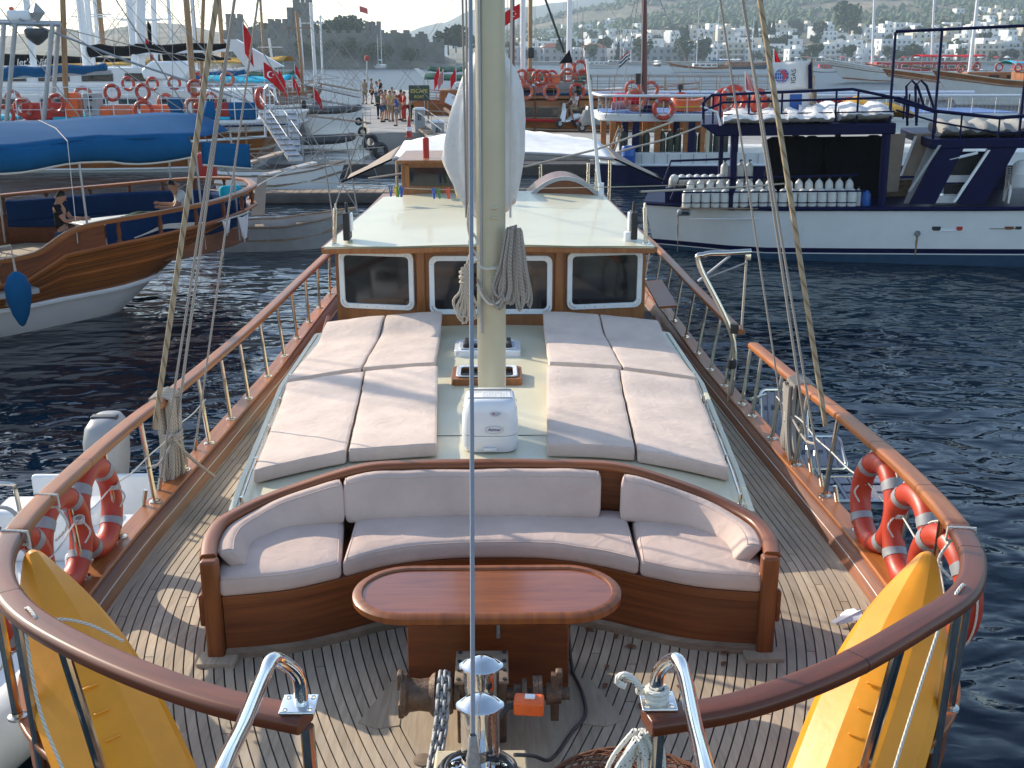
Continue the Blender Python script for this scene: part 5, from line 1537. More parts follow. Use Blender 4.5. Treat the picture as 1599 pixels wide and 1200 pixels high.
def person(label,loc,rz,shirt,legs,pose=None,long_legs=False,sleeveless=False,hairm='hair',sc=1.0,group=None,bag=False,skirt=False,shirtless=False,hat=None):
 J=body_joints(pose or{})
 order=list(J)
 V=[J[k]for k in order]
 ix={k:i for i,k in enumerate(order)}
 E=[(ix[a],ix[b])for a,b in(('pelvis','waist'),('waist','chest'),('chest','neck'),('neck','head'),('head','crown'),('head','nose'))]
 for k in 'lr':
  E+=[(ix[a+k if a not in('chest','pelvis','head')else a],ix[b+k])for a,b in(('chest','sh'),('sh','el'),('el','wr'),('pelvis','hip'),('hip','kn'),('kn','an'),('an','toe'),('head','ear'))]
  w_,e_=Vector(J['wr'+k][0]),Vector(J['el'+k][0])
  d=(w_-e_).normalized()
  side=d.cross(Vector((1,0,0))).normalized()
  sg=-1 if k=='l' else 1
  palm=w_+d*.07
  V.append((tuple(palm),(.034,.018))); E.append((ix['wr'+k],len(V)-1)); pi_=len(V)-1
  for q,ln in((-1.5,.07),(-.5,.085),(.5,.08),(1.5,.06)):
   a=palm+d*.03+side*q*.017; b=a+d*ln*.9+Vector((-sg*.012,0,0))
   V.append((tuple(a),.009)); V.append((tuple(b),.007)); E+=[(pi_,len(V)-2),(len(V)-2,len(V)-1)]
  t=w_+d*.03-side*.035; V.append((tuple(t),.010)); V.append((tuple(t+d*.045-side*.012),.008)); E+=[(ix['wr'+k],len(V)-2),(len(V)-2,len(V)-1)]
 p=thing('person',label,'person',(0,0,0),0,group,local=True)
 obj_of('body',skin_mesh('body',V,E,0),p).data.materials.append(M['skin'])
 def cloth(nm,keys,edges,grow,mt):
  ix2={k:i for i,k in enumerate(keys)}
  VV=[]
  for k in keys:
   if isinstance(k,tuple):
    a,b,t,r=k; VV.append((tuple(Vector(J[a][0]).lerp(Vector(J[b][0]),t)),r))
   else:
    r=J[k][1]; VV.append((J[k][0],tuple(q+grow for q in r)if isinstance(r,tuple)else r+grow))
  obj_of(nm,skin_mesh(nm,VV,[(ix2[a],ix2[b])for a,b in edges],0),p).data.materials.append(M[mt])
 if not shirtless:
  hem=('pelvis','waist',.15,(.165,.125))
  ks,es=[hem,'waist','chest',('chest','neck',.62,(.085,.075))],[]
  es=[(hem,'waist'),('waist','chest'),('chest',ks[3])]
  if not sleeveless:
   for k in 'lr':
    q=('sh'+k,'el'+k,.62,.062)
    ks+=['sh'+k,q]; es+=[('chest','sh'+k),('sh'+k,q)]
  cloth('shirt',ks,es,.018,shirt)
 ks,es=['pelvis'],[]
 for k in 'lr':
  if long_legs:
   q=('kn'+k,'an'+k,.9,.062)
   ks+=['hip'+k,'kn'+k,q]; es+=[('pelvis','hip'+k),('hip'+k,'kn'+k),('kn'+k,q)]
  else:
   q=('hip'+k,'kn'+k,.85,.088)
   ks+=['hip'+k,q]; es+=[('pelvis','hip'+k),('hip'+k,q)]
 cloth('trousers' if long_legs else 'shorts',ks,es,.02,legs)
 h=Vector(J['head'][0]); c=Vector(J['crown'][0])
 m=MB()
 up=(c-h).normalized()
 secs=[]
 for i in range(6):
  a=PI/2*i/5
  secs.append([h+up*(.035+.098*math.sin(a))+Vector((.098*math.cos(a)*math.cos(b),.018+.105*math.cos(a)*math.sin(b),-.05*math.cos(a)*max(0,math.sin(b))))for b in[2*PI*j/14 for j in range(14)]])
 m.loft(secs,True,True).build('hair',M[hat or hairm],p,ang=80)
 for s in(-1,1):MB().lathe([(0,-.008),(.008,0),(0,.008)],6,Matrix.Translation(h+Vector((s*.034,-.088,.012)))).build('eye',M['hair'],p)
 m=MB().rbox(h+Vector((0,-.088,-.055)),(.05,.012,.012),.004); m.build('mouth',M['paddle'],p)
 for k in 'lr':
  a=Vector(J['an'+k][0]); t=Vector(J['toe'+k][0])
  MB().tube([a+Vector((0,.03,-.06)),a.lerp(t,.5)+Vector((0,0,-.02)),t+Vector((0,-.02,-.0))],[.048,.05,.042],8).build('shoe',M['cloth_black' if not shirtless else 'cloth_khaki'],p)
 if bag:MB().rbox((0,.17,1.22),(.30,.18,.42),.06).build('rucksack',M[bag],p)
 p.location=loc; p.rotation_euler=(0,0,rz); p.scale=(sc,)*3
 return p
# -- wooden gulet moored on the left
GA=math.atan2(-.71,-.70)
gl=thing('wooden_gulet','varnished wooden gulet with white underbody, moored on the left with its rounded stern towards us','sailing boat',(-5.7,25.0,0),GA,local=True)
GMX=Matrix.Translation((-5.7,25.0,0))@ Matrix.Rotation(GA,4,'Z')
def gw(x,y,z):return GMX @ Vector((x,y,z))# local x forward from the stern tip,y to its port
GL_,GB_=21.0,5.6
def gsheer(x):return interp(x,[0,2,4.4,5.4,6.2,12,21],[1.72,1.58,1.46,1.40,1.05,1.02,2.0])
def ghalf(x):return interp(x,[0,.35,1.0,2.0,3.5,6,10,15,19,21],[.25,1.05,1.62,2.12,2.50,2.76,2.8,2.35,1.1,.05])
def gpt(x,t,sd):
 zt=gsheer(x)
 lift=.95*smooth((3.2-x)/3.2)
 z=lerp(-.4+lift*1.25,zt,t)if t<1 else zt
 full=.55+.45*t**.6
 sx=x+(1-t)*2.6*smooth((6-x)/6)
 return(sx,sd*ghalf(x)*full,z)
gx=[0,.08,.2,.35,.6,.9,1.3,1.8,2.4,3,3.7,4.4,5,5.4,5.8,6.2,7,8,10,12,14,16,18,19.5,21]
def gz0(x):return-.4+.95*smooth((3.2-x)/3.2)*1.25
def tb(x):return max(.03,min(.9,(interp(x,[0,1.5,4,21],[.95,.66,.55,.60])-gz0(x))/(gsheer(x)-gz0(x))))
def tq(k):return lambda x:lerp(tb(x),1,k)
t_0,t_1=(lambda x:0),(lambda x:1)
for f0,f1,nm,mt in((tq(.5),t_1,'upper_planking','hullwood'),(tb,tq(.5),'lower_planking','hullwood'),(t_0,tb,'underbody','white')):
 m=MB()
 for sd in(-1,1):m.loft([[gpt(x,lerp(f0(x),f1(x),k/5),sd)for k in range(6)]for x in gx],False)
 m.quad(*[gpt(0,lerp(f0(0),f1(0),k/5),-1)for k in range(6)],*[gpt(0,lerp(f1(0),f0(0),k/5),1)for k in range(6)])
 m.build(nm,M[mt],gl,ang=50)
for tf,r,mt,nm in((tq(.5),.035,'rail','rub_rail'),(tb,.045,'white','boot_moulding'),(tq(.78),.014,'rail','plank_moulding'),(t_1,.045,'rail','cap_rail')):
 for sd in(-1,1):MB().tube([(p[0],p[1]*1.01,p[2])for p in[gpt(x,tf(x),sd)for x in gx]],r,6).build(nm,M[mt],gl)
for k in(.12,.25,.37,.62,.7,.86,.93):
 MB().tube([(p[0],p[1]*1.004,p[2])for p in[gpt(x,tq(k)(x),1)for x in gx]],.006,4).build('plank_seam',M['caulk'],gl)
m=MB()
dh_=lambda x:ghalf(x)*(.90 if x>6 else .70+.20*max(0,x-1.5)/4.5)
m.loft([[(x+.5,-dh_(x),min(gsheer(x)-.55,.95)),(x+.5,dh_(x),min(gsheer(x)-.55,.95)),(x+.5,dh_(x)-.03,min(gsheer(x)-.6,.88)),(x+.5,-dh_(x)+.03,min(gsheer(x)-.6,.88))]for x in gx[7:-1]],True,True).build('deck',M['teak'],gl)
# stern rail on turned balusters with an S-shaped drop at its forward end
def grailz(x):return interp(x,[0,2,4.6,5.2,5.9,6.4,7.4],[2.12,1.98,1.90,1.84,1.52,1.46,1.46])
rx=[.02,.1,.25,.45,.8,1.2,1.7,2.3,3,3.8,4.5,5,5.3,5.6,5.9,6.3,6.8,7.3]
rpts=[(x,-ghalf(x),grailz(x))for x in rx[::-1]]+[(x,ghalf(x),grailz(x))for x in rx]
MB().sweep(resample(catmull(rpts,3),.12),[(-.09,-.03),(.09,-.03),(.09,.02),(.06,.035),(-.06,.035),(-.09,.02)]).build('stern_rail',M['rail'],gl,ang=50)
bal=MB().lathe([(.045,0),(.05,.05),(.03,.08),(.05,.2),(.03,.32),(.045,.36),(.045,.42)],8).mesh('baluster',M['varnish'])
for x in(.12,.5,1.05,1.7,2.5,3.4,4.3,5.1):
 for sd in(-1,1):obj_of('baluster',bal,gl,(x,sd*ghalf(x)*.99,gsheer(x)),None,(1,1,(grailz(x)-gsheer(x))/.42))
m=MB()# solid quarter panel below the S curve
m.loft([[(x,ghalf(x)*1.0,gsheer(x)-.02),(x,ghalf(x),min(grailz(x)-.04,grailz(x))),(x,ghalf(x)-.05,grailz(x)-.04),(x,ghalf(x)-.05,gsheer(x)-.02)]for x in(4.6,5,5.3,5.6,5.9,6.3,6.6)],True,True).build('quarter_panel',M['varnish'],gl)
# gangway rail with rope netting
m=MB()
for x in(6.9,8.2,9.5,10.8):bar(m,(x,2.72,1.0),(x,2.78,1.62),.02)
m.tube([(x,2.78,1.62)for x in(6.6,8.2,9.5,10.8,12)],.022,6)
m.build('side_rail',M['alu'],gl)
m=MB()
for k in range(46):
 x=6.9+k*.11
 for sg in(-1,1):bar(m,(x,2.77,1.05),(x+sg*.5,2.77,1.60),.006,4)
m.build('side_netting',M['ropegrey'],gl)['kind']='stuff'
# side ledge, portholes
p0,p1=aty(-40,448,17.4),aty(166,418,19.75)
MB().slab([(6.05,2.95,.86),(12.5,2.98,.82),(12.5,2.6,.82),(6.05,2.6,.86)],.09).build('side_ledge',M['greyplastic'],gl)
for x in(6.35,7.95,9.6):
 a,b=Vector(gpt(x,tq(.33)(x),1)),Vector(gpt(x+.1,tq(.33)(x),1))
 d=(b-a).normalized()
 w_=MB().rbox(a+Vector((0,.0,0)),(.36,.10,.18),.03,rz=math.atan2(d.y,d.x)).build('porthole',M['oldwood'],gl)
 MB().rbox(a+Vector((0,.012,0)),(.26,.10,.11),.02,rz=math.atan2(d.y,d.x)).build('pane',M['glass'],w_)
# deckhouse with a round-cornered end, companion arch
m=MB()
prof=[(6.9,.9),(6.9,1.5),(7.1,1.9),(7.5,2.15),(8.1,2.25),(13,2.35),(13,.9)]
m.add([(x,1.55,z)for x,z in prof]+[(x,-1.55,z)for x,z in prof],[tuple(range(7)),tuple(range(7,14))[::-1]]+[(k,(k+1)%7,7+(k+1)%7,7+k)for k in range(7)])
m.build('deckhouse',M['hullwood'],gl,bevel=.02)
for x in(8.6,9.9,11.2):
 w_=MB().box((x,1.56,1.75),(.8,.04,.5)).build('window',M['rail'],gl)
 MB().box((x,1.575,1.75),(.66,.03,.38)).build('pane',M['glass'],w_)
# cushioned stern seat
sp=lambda x,f:(x,f*ghalf(x))
m=MB()
pth=[(x,-ghalf(x)+.34)for x in(4.4,3,2,1.2,.7,.4)]+[(.35,0)]+[(x,ghalf(x)-.34)for x in(.4,.7,1.2,2,3,4.4)]
pth=[(p.x,p.y)for p in catmull([(x,y,0)for x,y in pth],4)]
for nm,z0,z1,w_ in(('seat_base',.9,1.28,.75),('seat_cushion',1.28,1.42,.72)):
 a,b=pth,off(pth,-w_)
 cx=[(lerp(x,2.6,w_/2.3),y*(1-w_/2.6))for x,y in pth]
 MB().loft([[(p[0],p[1],z0),(p[0],p[1],z1),(q[0],q[1],z1),(q[0],q[1],z0)]for p,q in zip(pth,cx)],True,True).build(nm,M['varnish_obj' if nm=='seat_base' else 'bluecushion'],gl,bevel=.02)
cx=[(lerp(x,2.6,.07),y*.93)for x,y in pth]
MB().loft([[(p[0],p[1],1.40),(p[0],p[1],1.86),(q[0],q[1],1.82),(lerp(q[0],2.6,.04),q[1]*.95,1.42)]for p,q in zip(pth,cx)],True,True).build('seat_backrest',M['bluecushion'],gl,bevel=.03)
tag(MB().rbox(gw(.75,.75,1.95),(.5,.25,.3),.1,rz=.4).build('pillow',M['turq']),'pale blue pillow propped on the stern rail of the left gulet','pillow')
# awning over the stern
def gawn(u,v):
 x=lerp(.9,13.5,u)
 prof=[(-2.1,3.36),(-1.0,3.50),(0,3.60),(1.0,3.50),(1.95,3.36)]
 f=v*4; i=min(int(f),3)
 y,z=lerp(prof[i][0],prof[i+1][0],f-i),lerp(prof[i][1],prof[i+1][1],f-i)
 k=smooth((u-.02)/.08)
 sag=-.10*math.sin(PI*((u*4)%1))*abs(y)/2
 return(x,y*(.55+.45*k),z+sag+.04*math.sin(u*40+y)*.4-.10*(1-k)+.10*smooth((.25-u)/.25)*(1-abs(y)/2.2))
o=MB().grid(gawn,40,12).build('awning_top',M['bluecloth'],gl,ang=80); o.modifiers.new('cloth','SOLIDIFY').thickness=.01
def gcurt(u,v):
 x=lerp(2.35,13.5,u)
 drop=.40+.05*math.sin(u*9)+.05*math.sin(u*21)
 e=Vector(gawn((x-.9)/12.6,1))
 return(x,e.y+.10*math.sin(PI*v)+.03*math.sin(u*50),e.z-drop*v)
o=MB().grid(gcurt,40,5).build('awning_curtain',M['bluecloth'],gl,ang=80); o.modifiers.new('cloth','SOLIDIFY').thickness=.01
MB().tube([gcurt(k/40,1)for k in range(41)],.022,6).build('curtain_hem',M['ropewhite'],gl)
o=MB().grid(lambda u,v:(lerp(.85,2.05,u),1.75+.12*u,3.15-.12*(1-u)-(.50-.05*u)*v),8,4).build('awning_curtain',M['bluecloth'],gl,ang=80); o.modifiers.new('cloth','SOLIDIFY').thickness=.01
MB().tube([(lerp(.85,2.05,k/8),1.75+.12*k/8,3.15-.12*(1-k/8)-(.50-.05*k/8))for k in range(9)],.022,6).build('curtain_hem',M['ropewhite'],gl)
for x,y in((2.1,2.0),(2.3,2.05),(1.0,1.5),(1.0,-1.5),(4.6,2.2),(8,2.3),(4.6,-2.2),(8,-2.3)):
 MB().tube([(x,y*.9,1.0),(x,y*.86,3.25)],.022,6).build('awning_pole',M['alu'],gl)
MB().tube([(.6,0,3.45),(13.5,0,3.68)],.035,6).build('awning_ridge',M['bluepaint'],gl)
MB().tube([(.95,.05,3.2),(.75,.1,3.55),(.7,.1,3.85)],[.10,.16,.10],8).build('furled_flap',M['bluecloth'],gl,ang=80)
for u in(.28,.42,.55,.7):
 MB().tube([Vector(gawn(u,.5))+Vector((0,0,.015)),Vector(gawn(u+.01,.75))+Vector((0,0,.015)),Vector(gawn(u+.03,1))+Vector((0,.03,.01)),(lerp(.9,13.5,u+.06),2.75,1.6)],.009,4).build('awning_line',M['ropewhite'],gl)
# gulet mast and wire stays
MB().tube([(9.0,0,2),(9.0,0,17)],[.15,.11],12).build('mast',M['mastwood'],gl)
m=MB()
for a,b in(((9,0,16),(.2,0,2.1)),((9,0,12),(7.5,2.75,1.2)),((9,0,12),(9.5,2.75,1.2)),((9,0,12),(8.5,-2.75,1.2)),((9,0,12),(10,-2.75,1.2))):bar(m,a,b,.014,5)
m.build('stays',M['ropegrey'],gl)
# table and people at the stern
tb2=thing('stern_table','low white-topped table in front of the blue seats on the left gulet','table',gw(3.4,.15,.95),GA)
mxT=GMX
MB().rbox(mxT @ Vector((3.35,.25,1.56)),(1.35,.85,.05),.02,rz=GA).build('tabletop',M['white'],tb2)
for a,b in((-.5,-.3),(.5,-.3),(.5,.3),(-.5,.3)):MB().tube([mxT @ Vector((3.35+a,.25+b,.93)),mxT @ Vector((3.35+a,.25+b,1.55))],.03,6).build('leg',M['varnish'],tb2)
SEAT={'knl':(-.12,-.45,.86),'knr':(.12,-.45,.86),'anl':(-.13,-.42,.42),'anr':(.13,-.42,.42),'toel':(-.13,-.57,.37),'toer':(.13,-.57,.37),'hipl':(-.10,-.05,.86),'hipr':(.10,-.05,.86)}
armf={'ell':(-.24,-.16,1.16),'wrl':(-.17,-.40,1.20),'elr':(.24,-.14,1.15),'wrr':(.16,-.38,1.16)}
person('person in a black T-shirt seated at the stern table of the left gulet',gw(4.65,.95,.62),math.atan2(-.70,.71)+R(140),'cloth_black','cloth_denim',{**SEAT,**armf,'head':(0,-.06,1.585),'crown':(0,-.07,1.685),'nose':(0,-.155,1.56)})
person('person in a white T-shirt leaning over the stern table, seen from behind the shoulder',gw(1.95,.75,.62),R(-75),'cloth_white','cloth_khaki',{**SEAT,**armf,'chest':(0,-.06,1.29),'neck':(0,-.10,1.46),'head':(0,-.16,1.57),'crown':(0,-.18,1.67),'nose':(0,-.25,1.54)})
# loose things round the stern
sc_=MB().grid(lambda u,v:(lambda p:(p.x,p.y,p.z))(gw(2.7+.9*(u-.5),.45+.5*(v-.5),1.60+.10*math.sin(PI*u)*math.sin(PI*v)+.02*math.sin(u*17+v*9))),14,10).build('cloth_heap',M['greencloth'],None,ang=80)
sc_.modifiers.new('thick','SOLIDIFY').thickness=.02
tag(sc_,'crumpled dark green cloth lying on the stern table of the left gulet','cloth')
for k,(lx,lab,wd,dp)in enumerate(((1.15,'white towel hanging knotted from the stern of the left gulet',.42,.55),(1.75,'small white cloth hung beside the towel on the gulet stern',.30,.30))):
 def tw(u,v):
  x=lx+wd*(u-.5)*(1-.55*v)
  return tuple(gw(x,ghalf(x)*1.02+.06+.03*math.sin(u*14),1.62-.06*math.sin(PI*u)-dp*v*(1-abs(u-.45)*.6)))
 o=MB().grid(tw,14,10).build('towel',M['towel'],None,ang=80); o.modifiers.new('cloth','SOLIDIFY').thickness=.015
 tag(o,lab,'towel')
a=gw(.3,.9,1.62)
line('mooring_line',[gw(2.6,2.3,1.55),gw(1.6,2.0,1.60),gw(.9,1.6,1.63),gw(.2,.5,1.66),gw(-1.8,-2.0,1.7),gw(-4.6,-4.4,1.75)],.018,'ropewhite','white mooring line running aft from the stern of the left gulet')
m=MB()
for k in range(4):m.tube(catmull([gw(3.9-.1*k,2.35,1.50+.02*k),gw(3.3,2.38,1.62+.02*k),gw(2.8,2.28,1.56+.03*k),gw(2.3,2.15,1.60)],5),.014,5)
tag(m.build('rope_heap',M['ropewhite']),'tangle of white rope on the stern bulwark of the left gulet','rope')
jc=thing('jerry_can','white plastic jerry can on the side deck of the left gulet','jerry can',gw(6.65,2.2,.95),GA)
MB().rbox(gw(6.65,2.25,1.20),(.34,.24,.46),.04,rz=GA).build('can',M['clear'],jc)
MB().lathe([(.04,0),(.04,.05),(0,.055)],10,Matrix.Translation(gw(6.75,2.25,1.42))).build('cap',M['print_blue'],jc)
MB().tube([gw(6.5,2.25,1.44),gw(6.52,2.25,1.48),gw(6.62,2.25,1.48),gw(6.64,2.25,1.44)],.014,6).build('handle',M['clear'],jc)
fe=thing('fender','big dark blue cloth-covered fender hanging on the side of the left gulet','fender',gw(9.2,3.05,.3))
fp=aty(25,430,16.55)
fm=Matrix.Translation((fp.x,fp.y,fp.z-.8))
MB().lathe([(.02,.0),(.05,.03),(.12,.18),(.185,.45),(.19,.62),(.13,.78),(.06,.84),(.03,.86)],14,fm,caps=True).build('body',M['bluecloth'],fe)
MB().tube([(fp.x,fp.y,fp.z+.04),(fp.x-.03,fp.y+.02,fp.z+.45),gw(9.6,2.8,1.62)],.022,6).build('lanyard',M['rope'],fe)
BEFORE=set(bpy.data.objects)
# -- navy and white dive boat on the right
JY=26.3
db=thing('dive_boat','white hulled dive boat with navy upper works and cylinder racks, moored on the right','boat',(10,JY,0))
def J(px,py,d=0):return aty(px,py,JY+d)
jx0,jx1=J(1003,325).x,J(1003,325).x+21
def jz(x):return interp(x,[jx0,jx0+10,jx1],[1.30,1.29,1.62])# gunwale height
m=MB()
def jsec(x,lo,hi):
 u=(x-jx0)/(jx1-jx0)
 wd=4.6*(1-.5*max(0,.12-u)/.12)
 fl=.35*smooth((.2-u)/.2)
 k=lambda t:.28*(1-t)+fl*(1-t)
 n_=5
 near=[(x+fl*(1-lerp(lo,hi,i/n_)),JY+(4.6-wd)/2+k(lerp(lo,hi,i/n_)),-.4+lerp(lo,hi,i/n_)*(jz(x)+.4))for i in range(n_+1)]
 far=[(p[0],JY+4.6-(p[1]-JY),p[2])for p in near[::-1]]
 return near+far
xs=[jx0+v for v in(0,.3,.7,1.2,2,3,5,8,11,14,17,19,21)]
for lo,hi,nm,mt in((.955,1.0,'gunwale','navy'),(.40,.955,'topsides','white'),(.33,.40,'boot_stripe','navy'),(.315,.33,'stripe','print_white'),(0,.315,'underbody','teal')):
 m=MB().loft([jsec(x,lo,hi)for x in xs],False)
 s0_=jsec(xs[0],lo,hi); m.quad(*s0_)
 m.build(nm,M[mt],db,ang=40)
MB().tube([(x,JY+(4.6-4.6*(1-.5*max(0,.12-(x-jx0)/21)/.12))/2-.01,jz(x)-.05)for x in xs],.05,8).build('fender_rail',M['navy'],db)
MB().tube([(x,JY+.13,lerp(-.4,jz(x),.82))for x in xs[3:]],.018,6).build('hull_knuckle',M['white'],db)
MB().box(((jx0+jx1)/2+1.35,JY+2.3,1.20),(18.2,4.2,.08)).build('deck',mk('green_deck_paint',(.03,.10,.07),.6),db)
rust=mk('rust_streak',(.30,.17,.08),.7,var=.3,vs=12)
rp_=J(1070,333)
h=MB().rbox((rp_.x,JY+.06,rp_.z),(.34,.14,.16),.06).build('hawse_pipe',M['galv'],db)
MB().rbox((rp_.x+.03,JY+.02,rp_.z),(.20,.10,.08),.03).build('hawse_hole',M['black'],h)
def streak(px,y0,y1,wd,nm):
 a,b=J(px,y0),J(px,y1)
 q=[]
 for k in range(7):
  t=k/6; z=lerp(a.z,b.z,t); tt=(z+.4)/(jz(a.x)+.4)
  yy=JY+.28*(1-tt)-.004
  w_=wd*(1-.5*t)
  q.append([(a.x-w_+.01*math.sin(k*2),yy,z),(a.x+w_*.6,yy,z),(a.x+w_*.6,yy+.006,z),(a.x-w_,yy+.006,z)])
 MB().loft(q,True,True).build(nm,rust,db)
streak(1061,337,396,.02,'rust_streak'); streak(1419,367,398,.035,'rust_streak')
MB().lathe([(.07,-.02),(.07,.02),(.05,.03),(.045,0),(0,0)],12,Matrix.Translation(J(1419,364)+Vector((0,.09,0)))@ Matrix.Rotation(PI/2,4,'X')).build('drain',M['galv'],db)
for px0,px1,py,c in((1436,1486,356,'print_white'),(1519,1569,354,'oldwood')):
 a,b=J(px0,py),J(px1,py)
 L_=b.x-a.x
 mxs=Matrix.Translation(((a.x+b.x)/2,JY+.13,a.z))@ Matrix.Rotation(PI/2,4,'X')
 o_=MB().loft([[mxs @ Vector((x,y,dz))for x,y in rrect(L_*g,.15*g2,.07*g2)]for g,g2,dz in((1,1,-.02),(1,1,.05),(.95,.75,.05),(.94,.72,-.03))],True,False).build('freeing_port',M['white'],db)
 p_=MB().prism(rrect(L_*.95,.12,.055),-.02,.045,mxs).build('port_shutter',M[c],o_)
 MB().prism(rrect(.20,.125,.05),.03,.052,mxs @ Matrix.Translation((-L_*.3 if c=='print_white' else L_*.1,0,0))).build('shutter_mark',M['black' if c=='print_white' else 'varnish'],o_)
 MB().prism(rrect(.14,.12,.05),.03,.052,mxs @ Matrix.Translation((L_*.36,0,0))).build('shutter_mark',M['red' if c=='print_white' else 'black'],o_)
# posts, roof, rails
def jpost(px,y0,y1,d,r,nm='post',mt='navy'):
 a=J(px,y0,d)
 MB().tube([(a.x,JY+d,1.20 if y1 is None else J(px,y1,d).z),(a.x,JY+d,a.z)],r,8).build(nm,M[mt],db)
for px,y0,d,r in((1149,205,.15,.085),(1376,205,.15,.10),(1112,196,1.6,.06),(1265,205,3.6,.08),(1196,205,4.2,.10)):jpost(px,y0,None,d,r)
a,b=J(1120,213),J(1392,197)
zr0,zr1=a.z,b.z
m=MB()
m.add([(J(1098,190).x,JY,zr1+.05),(a.x+.05,JY,zr0),(b.x,JY,zr0),(b.x,JY,zr1+.02),(J(1098,190).x,JY+4.4,zr1+.05),(a.x+.05,JY+4.4,zr0),(b.x,JY+4.4,zr0),(b.x,JY+4.4,zr1+.02)],[(0,1,2,3),(7,6,5,4),(0,3,7,4),(1,5,6,2),(0,4,5,1),(3,2,6,7)])
m.build('upper_deck',M['navy'],db,bevel=.03)
for k,(px0,px1,py,nm)in enumerate(((1135,1232,188,0),(1232,1300,186,0),(1255,1312,184,1.2),(1312,1388,184,.3))):
 a,b=J(px0,py),J(px1,py)
 secs=[]
 for i in range(17):
  x=lerp(a.x,b.x,i/16)
  rr0=.12+.05*abs(math.sin(i*PI/8+k))+(.05 if nm else 0)
  secs.append([(x,JY+.35+nm+1.4*math.cos(t)*1.0+.7,zr1+.02+rr0+rr0*math.sin(t)+.015*math.sin(i*2+t*3))for t in[2*PI*j/14 for j in range(14)]])
 o=MB().loft(secs,True,True).build('deck_mattress',M['sail'],None,ang=70)
 tag(o,'%s white sun mattress on the upper deck of the navy dive boat'%('first','second','third, rear','fourth')[k],'mattress','mattresses on the dive boats')
MB().tube([J(1104,186,-.0),J(1104,160),J(1118,148),J(1330,143),J(1394,158)],.035,8).build('upper_rail',M['navy'],db)
MB().tube([J(1106,172),J(1135,160),J(1396,157),J(1450,178)],.028,8).build('upper_rail',M['navy'],db)
MB().tube([J(1135,179),J(1390,178)],.016,6).build('upper_rail',M['navy'],db)
for px,y0 in((1106,150),(1120,148),(1131,150),(1175,147),(1225,146),(1306,144),(1338,145),(1386,155)):jpost(px,y0,193,.03,.025,'rail_post')
MB().tube([J(1100,165),J(1125,175),J(1130,196)],.03,6).build('upper_rail',M['gloss_white'],db)
for px,y0,y1,d in((1392,57,320,.2),(1459,54,232,.2),(1583,55,232,.2),(1640,52,232,.2)):
 a,b=J(px,y0,d),J(px-(y1-y0)*.06,y1,d)
 MB().tube([a,(a.x,JY+d,b.z)],.032,8).build('frame_post',M['navy'],db)
z_=J(1459,55,.2).z
for d in(.2,):MB().tube([(J(1392,57,.2).x,JY+d,z_-.02),(J(1660,55,.2).x,JY+d,z_+.05)],.035,8).build('frame_beam',M['navy'],db)
# tank racks
rx0,rx1=J(1066,300).x,J(1334,300).x
MB().tube([J(1050,312),J(1064,279),J(1334,275)],.03,8).build('rack_rail',M['navy'],db)
MB().tube([J(1063,301,-.02),J(1345,299,-.02)],.02,6).build('rack_bar',M['navy'],db)
MB().tube([J(1030,287,.7),J(1043,251,.7),J(1142,248,.7)],.03,8).build('rack_rail',M['navy'],db)
MB().box(((rx0+rx1)/2,JY+.20,1.255),(rx1-rx0,.42,.03)).build('rack_shelf',M['oldwood'],db)
MB().box(((rx0+rx1)/2,JY+.56,1.39),(rx1-rx0,.26,.30)).build('rack_shelf',M['navy'],db)
MB().box((J(1120,280).x,JY+1.1,1.44),(J(1200,280).x-J(1040,280).x,.5,.42)).build('rack_shelf',M['navy'],db)
tk=thing('dive_cylinder','','cylinder',local=True)
MB().lathe([(0,0),(.075,.0),(.095,.03),(.098,.30),(.098,.50),(.09,.56),(.06,.61),(.028,.635),(.026,.655)],14,caps=True).build('body',M['tank'],tk)
MB().lathe([(.020,.65),(.020,.72),(.0,.725)],8).tube([(-.0,0,.70),(.055,0,.70)],.018,6).build('valve',M['black'],tk)
tcap=thing('dive_cylinder','','cylinder',local=True)
MB().lathe([(0,0),(.10,0),(.112,.02),(.112,.28),(.10,.35),(.07,.41),(.03,.435),(0,.44)],14).build('body',M['tank'],tcap)
MB().lathe([(.114,.10),(.114,.125)],14).build('band',M['navy'],tcap)
tgr=thing('dive_cylinder','','cylinder',local=True)
MB().lathe([(0,0),(.075,.0),(.10,.03),(.105,.30),(.105,.50),(.095,.56),(.06,.61),(.028,.635),(.026,.655)],14,caps=True).build('body',M['tankgrey'],tgr)
MB().lathe([(.020,.65),(.020,.72),(.0,.725)],8).tube([(-.0,0,.70),(.055,0,.70)],.018,6).build('valve',M['black'],tgr)
tbl=thing('dive_cylinder','','cylinder',local=True)
MB().lathe([(0,0),(.10,0),(.112,.02),(.112,.28),(.10,.35),(.07,.41),(.03,.435),(0,.44)],14).build('body',M['bluepaint'],tbl)
u1,u2,u3,u4=[],[],[],[]
GT='diving cylinders on the navy and white dive boat'
for i in range(18):
 x=lerp(rx0+.14,rx1-.12,i/17)
 place(tcap,u1,(x,JY+.18,1.27),(0,0,.3*i),1,'%s white cylinder from the left in the lower front rack of the dive boat'%ordn(i),GT)
for i in range(17):
 x=lerp(rx0+.22,rx1-.15,i/16)
 if i in(9,):continue
 place(tk,u2,(x,JY+.56,1.24),(0,0,.2+.5*math.sin(i*5)),1,'%s white cylinder with a valve from the left, standing behind the front rack'%ordn(i),GT)
for i in range(7):
 x=J(1053+12.2*i,270).x
 place(tcap,u1,(x,JY+1.25,1.66),(R(55),.12,0),1.15,'%s white cylinder from the left lying base-out on the raised rack'%ordn(i),GT)
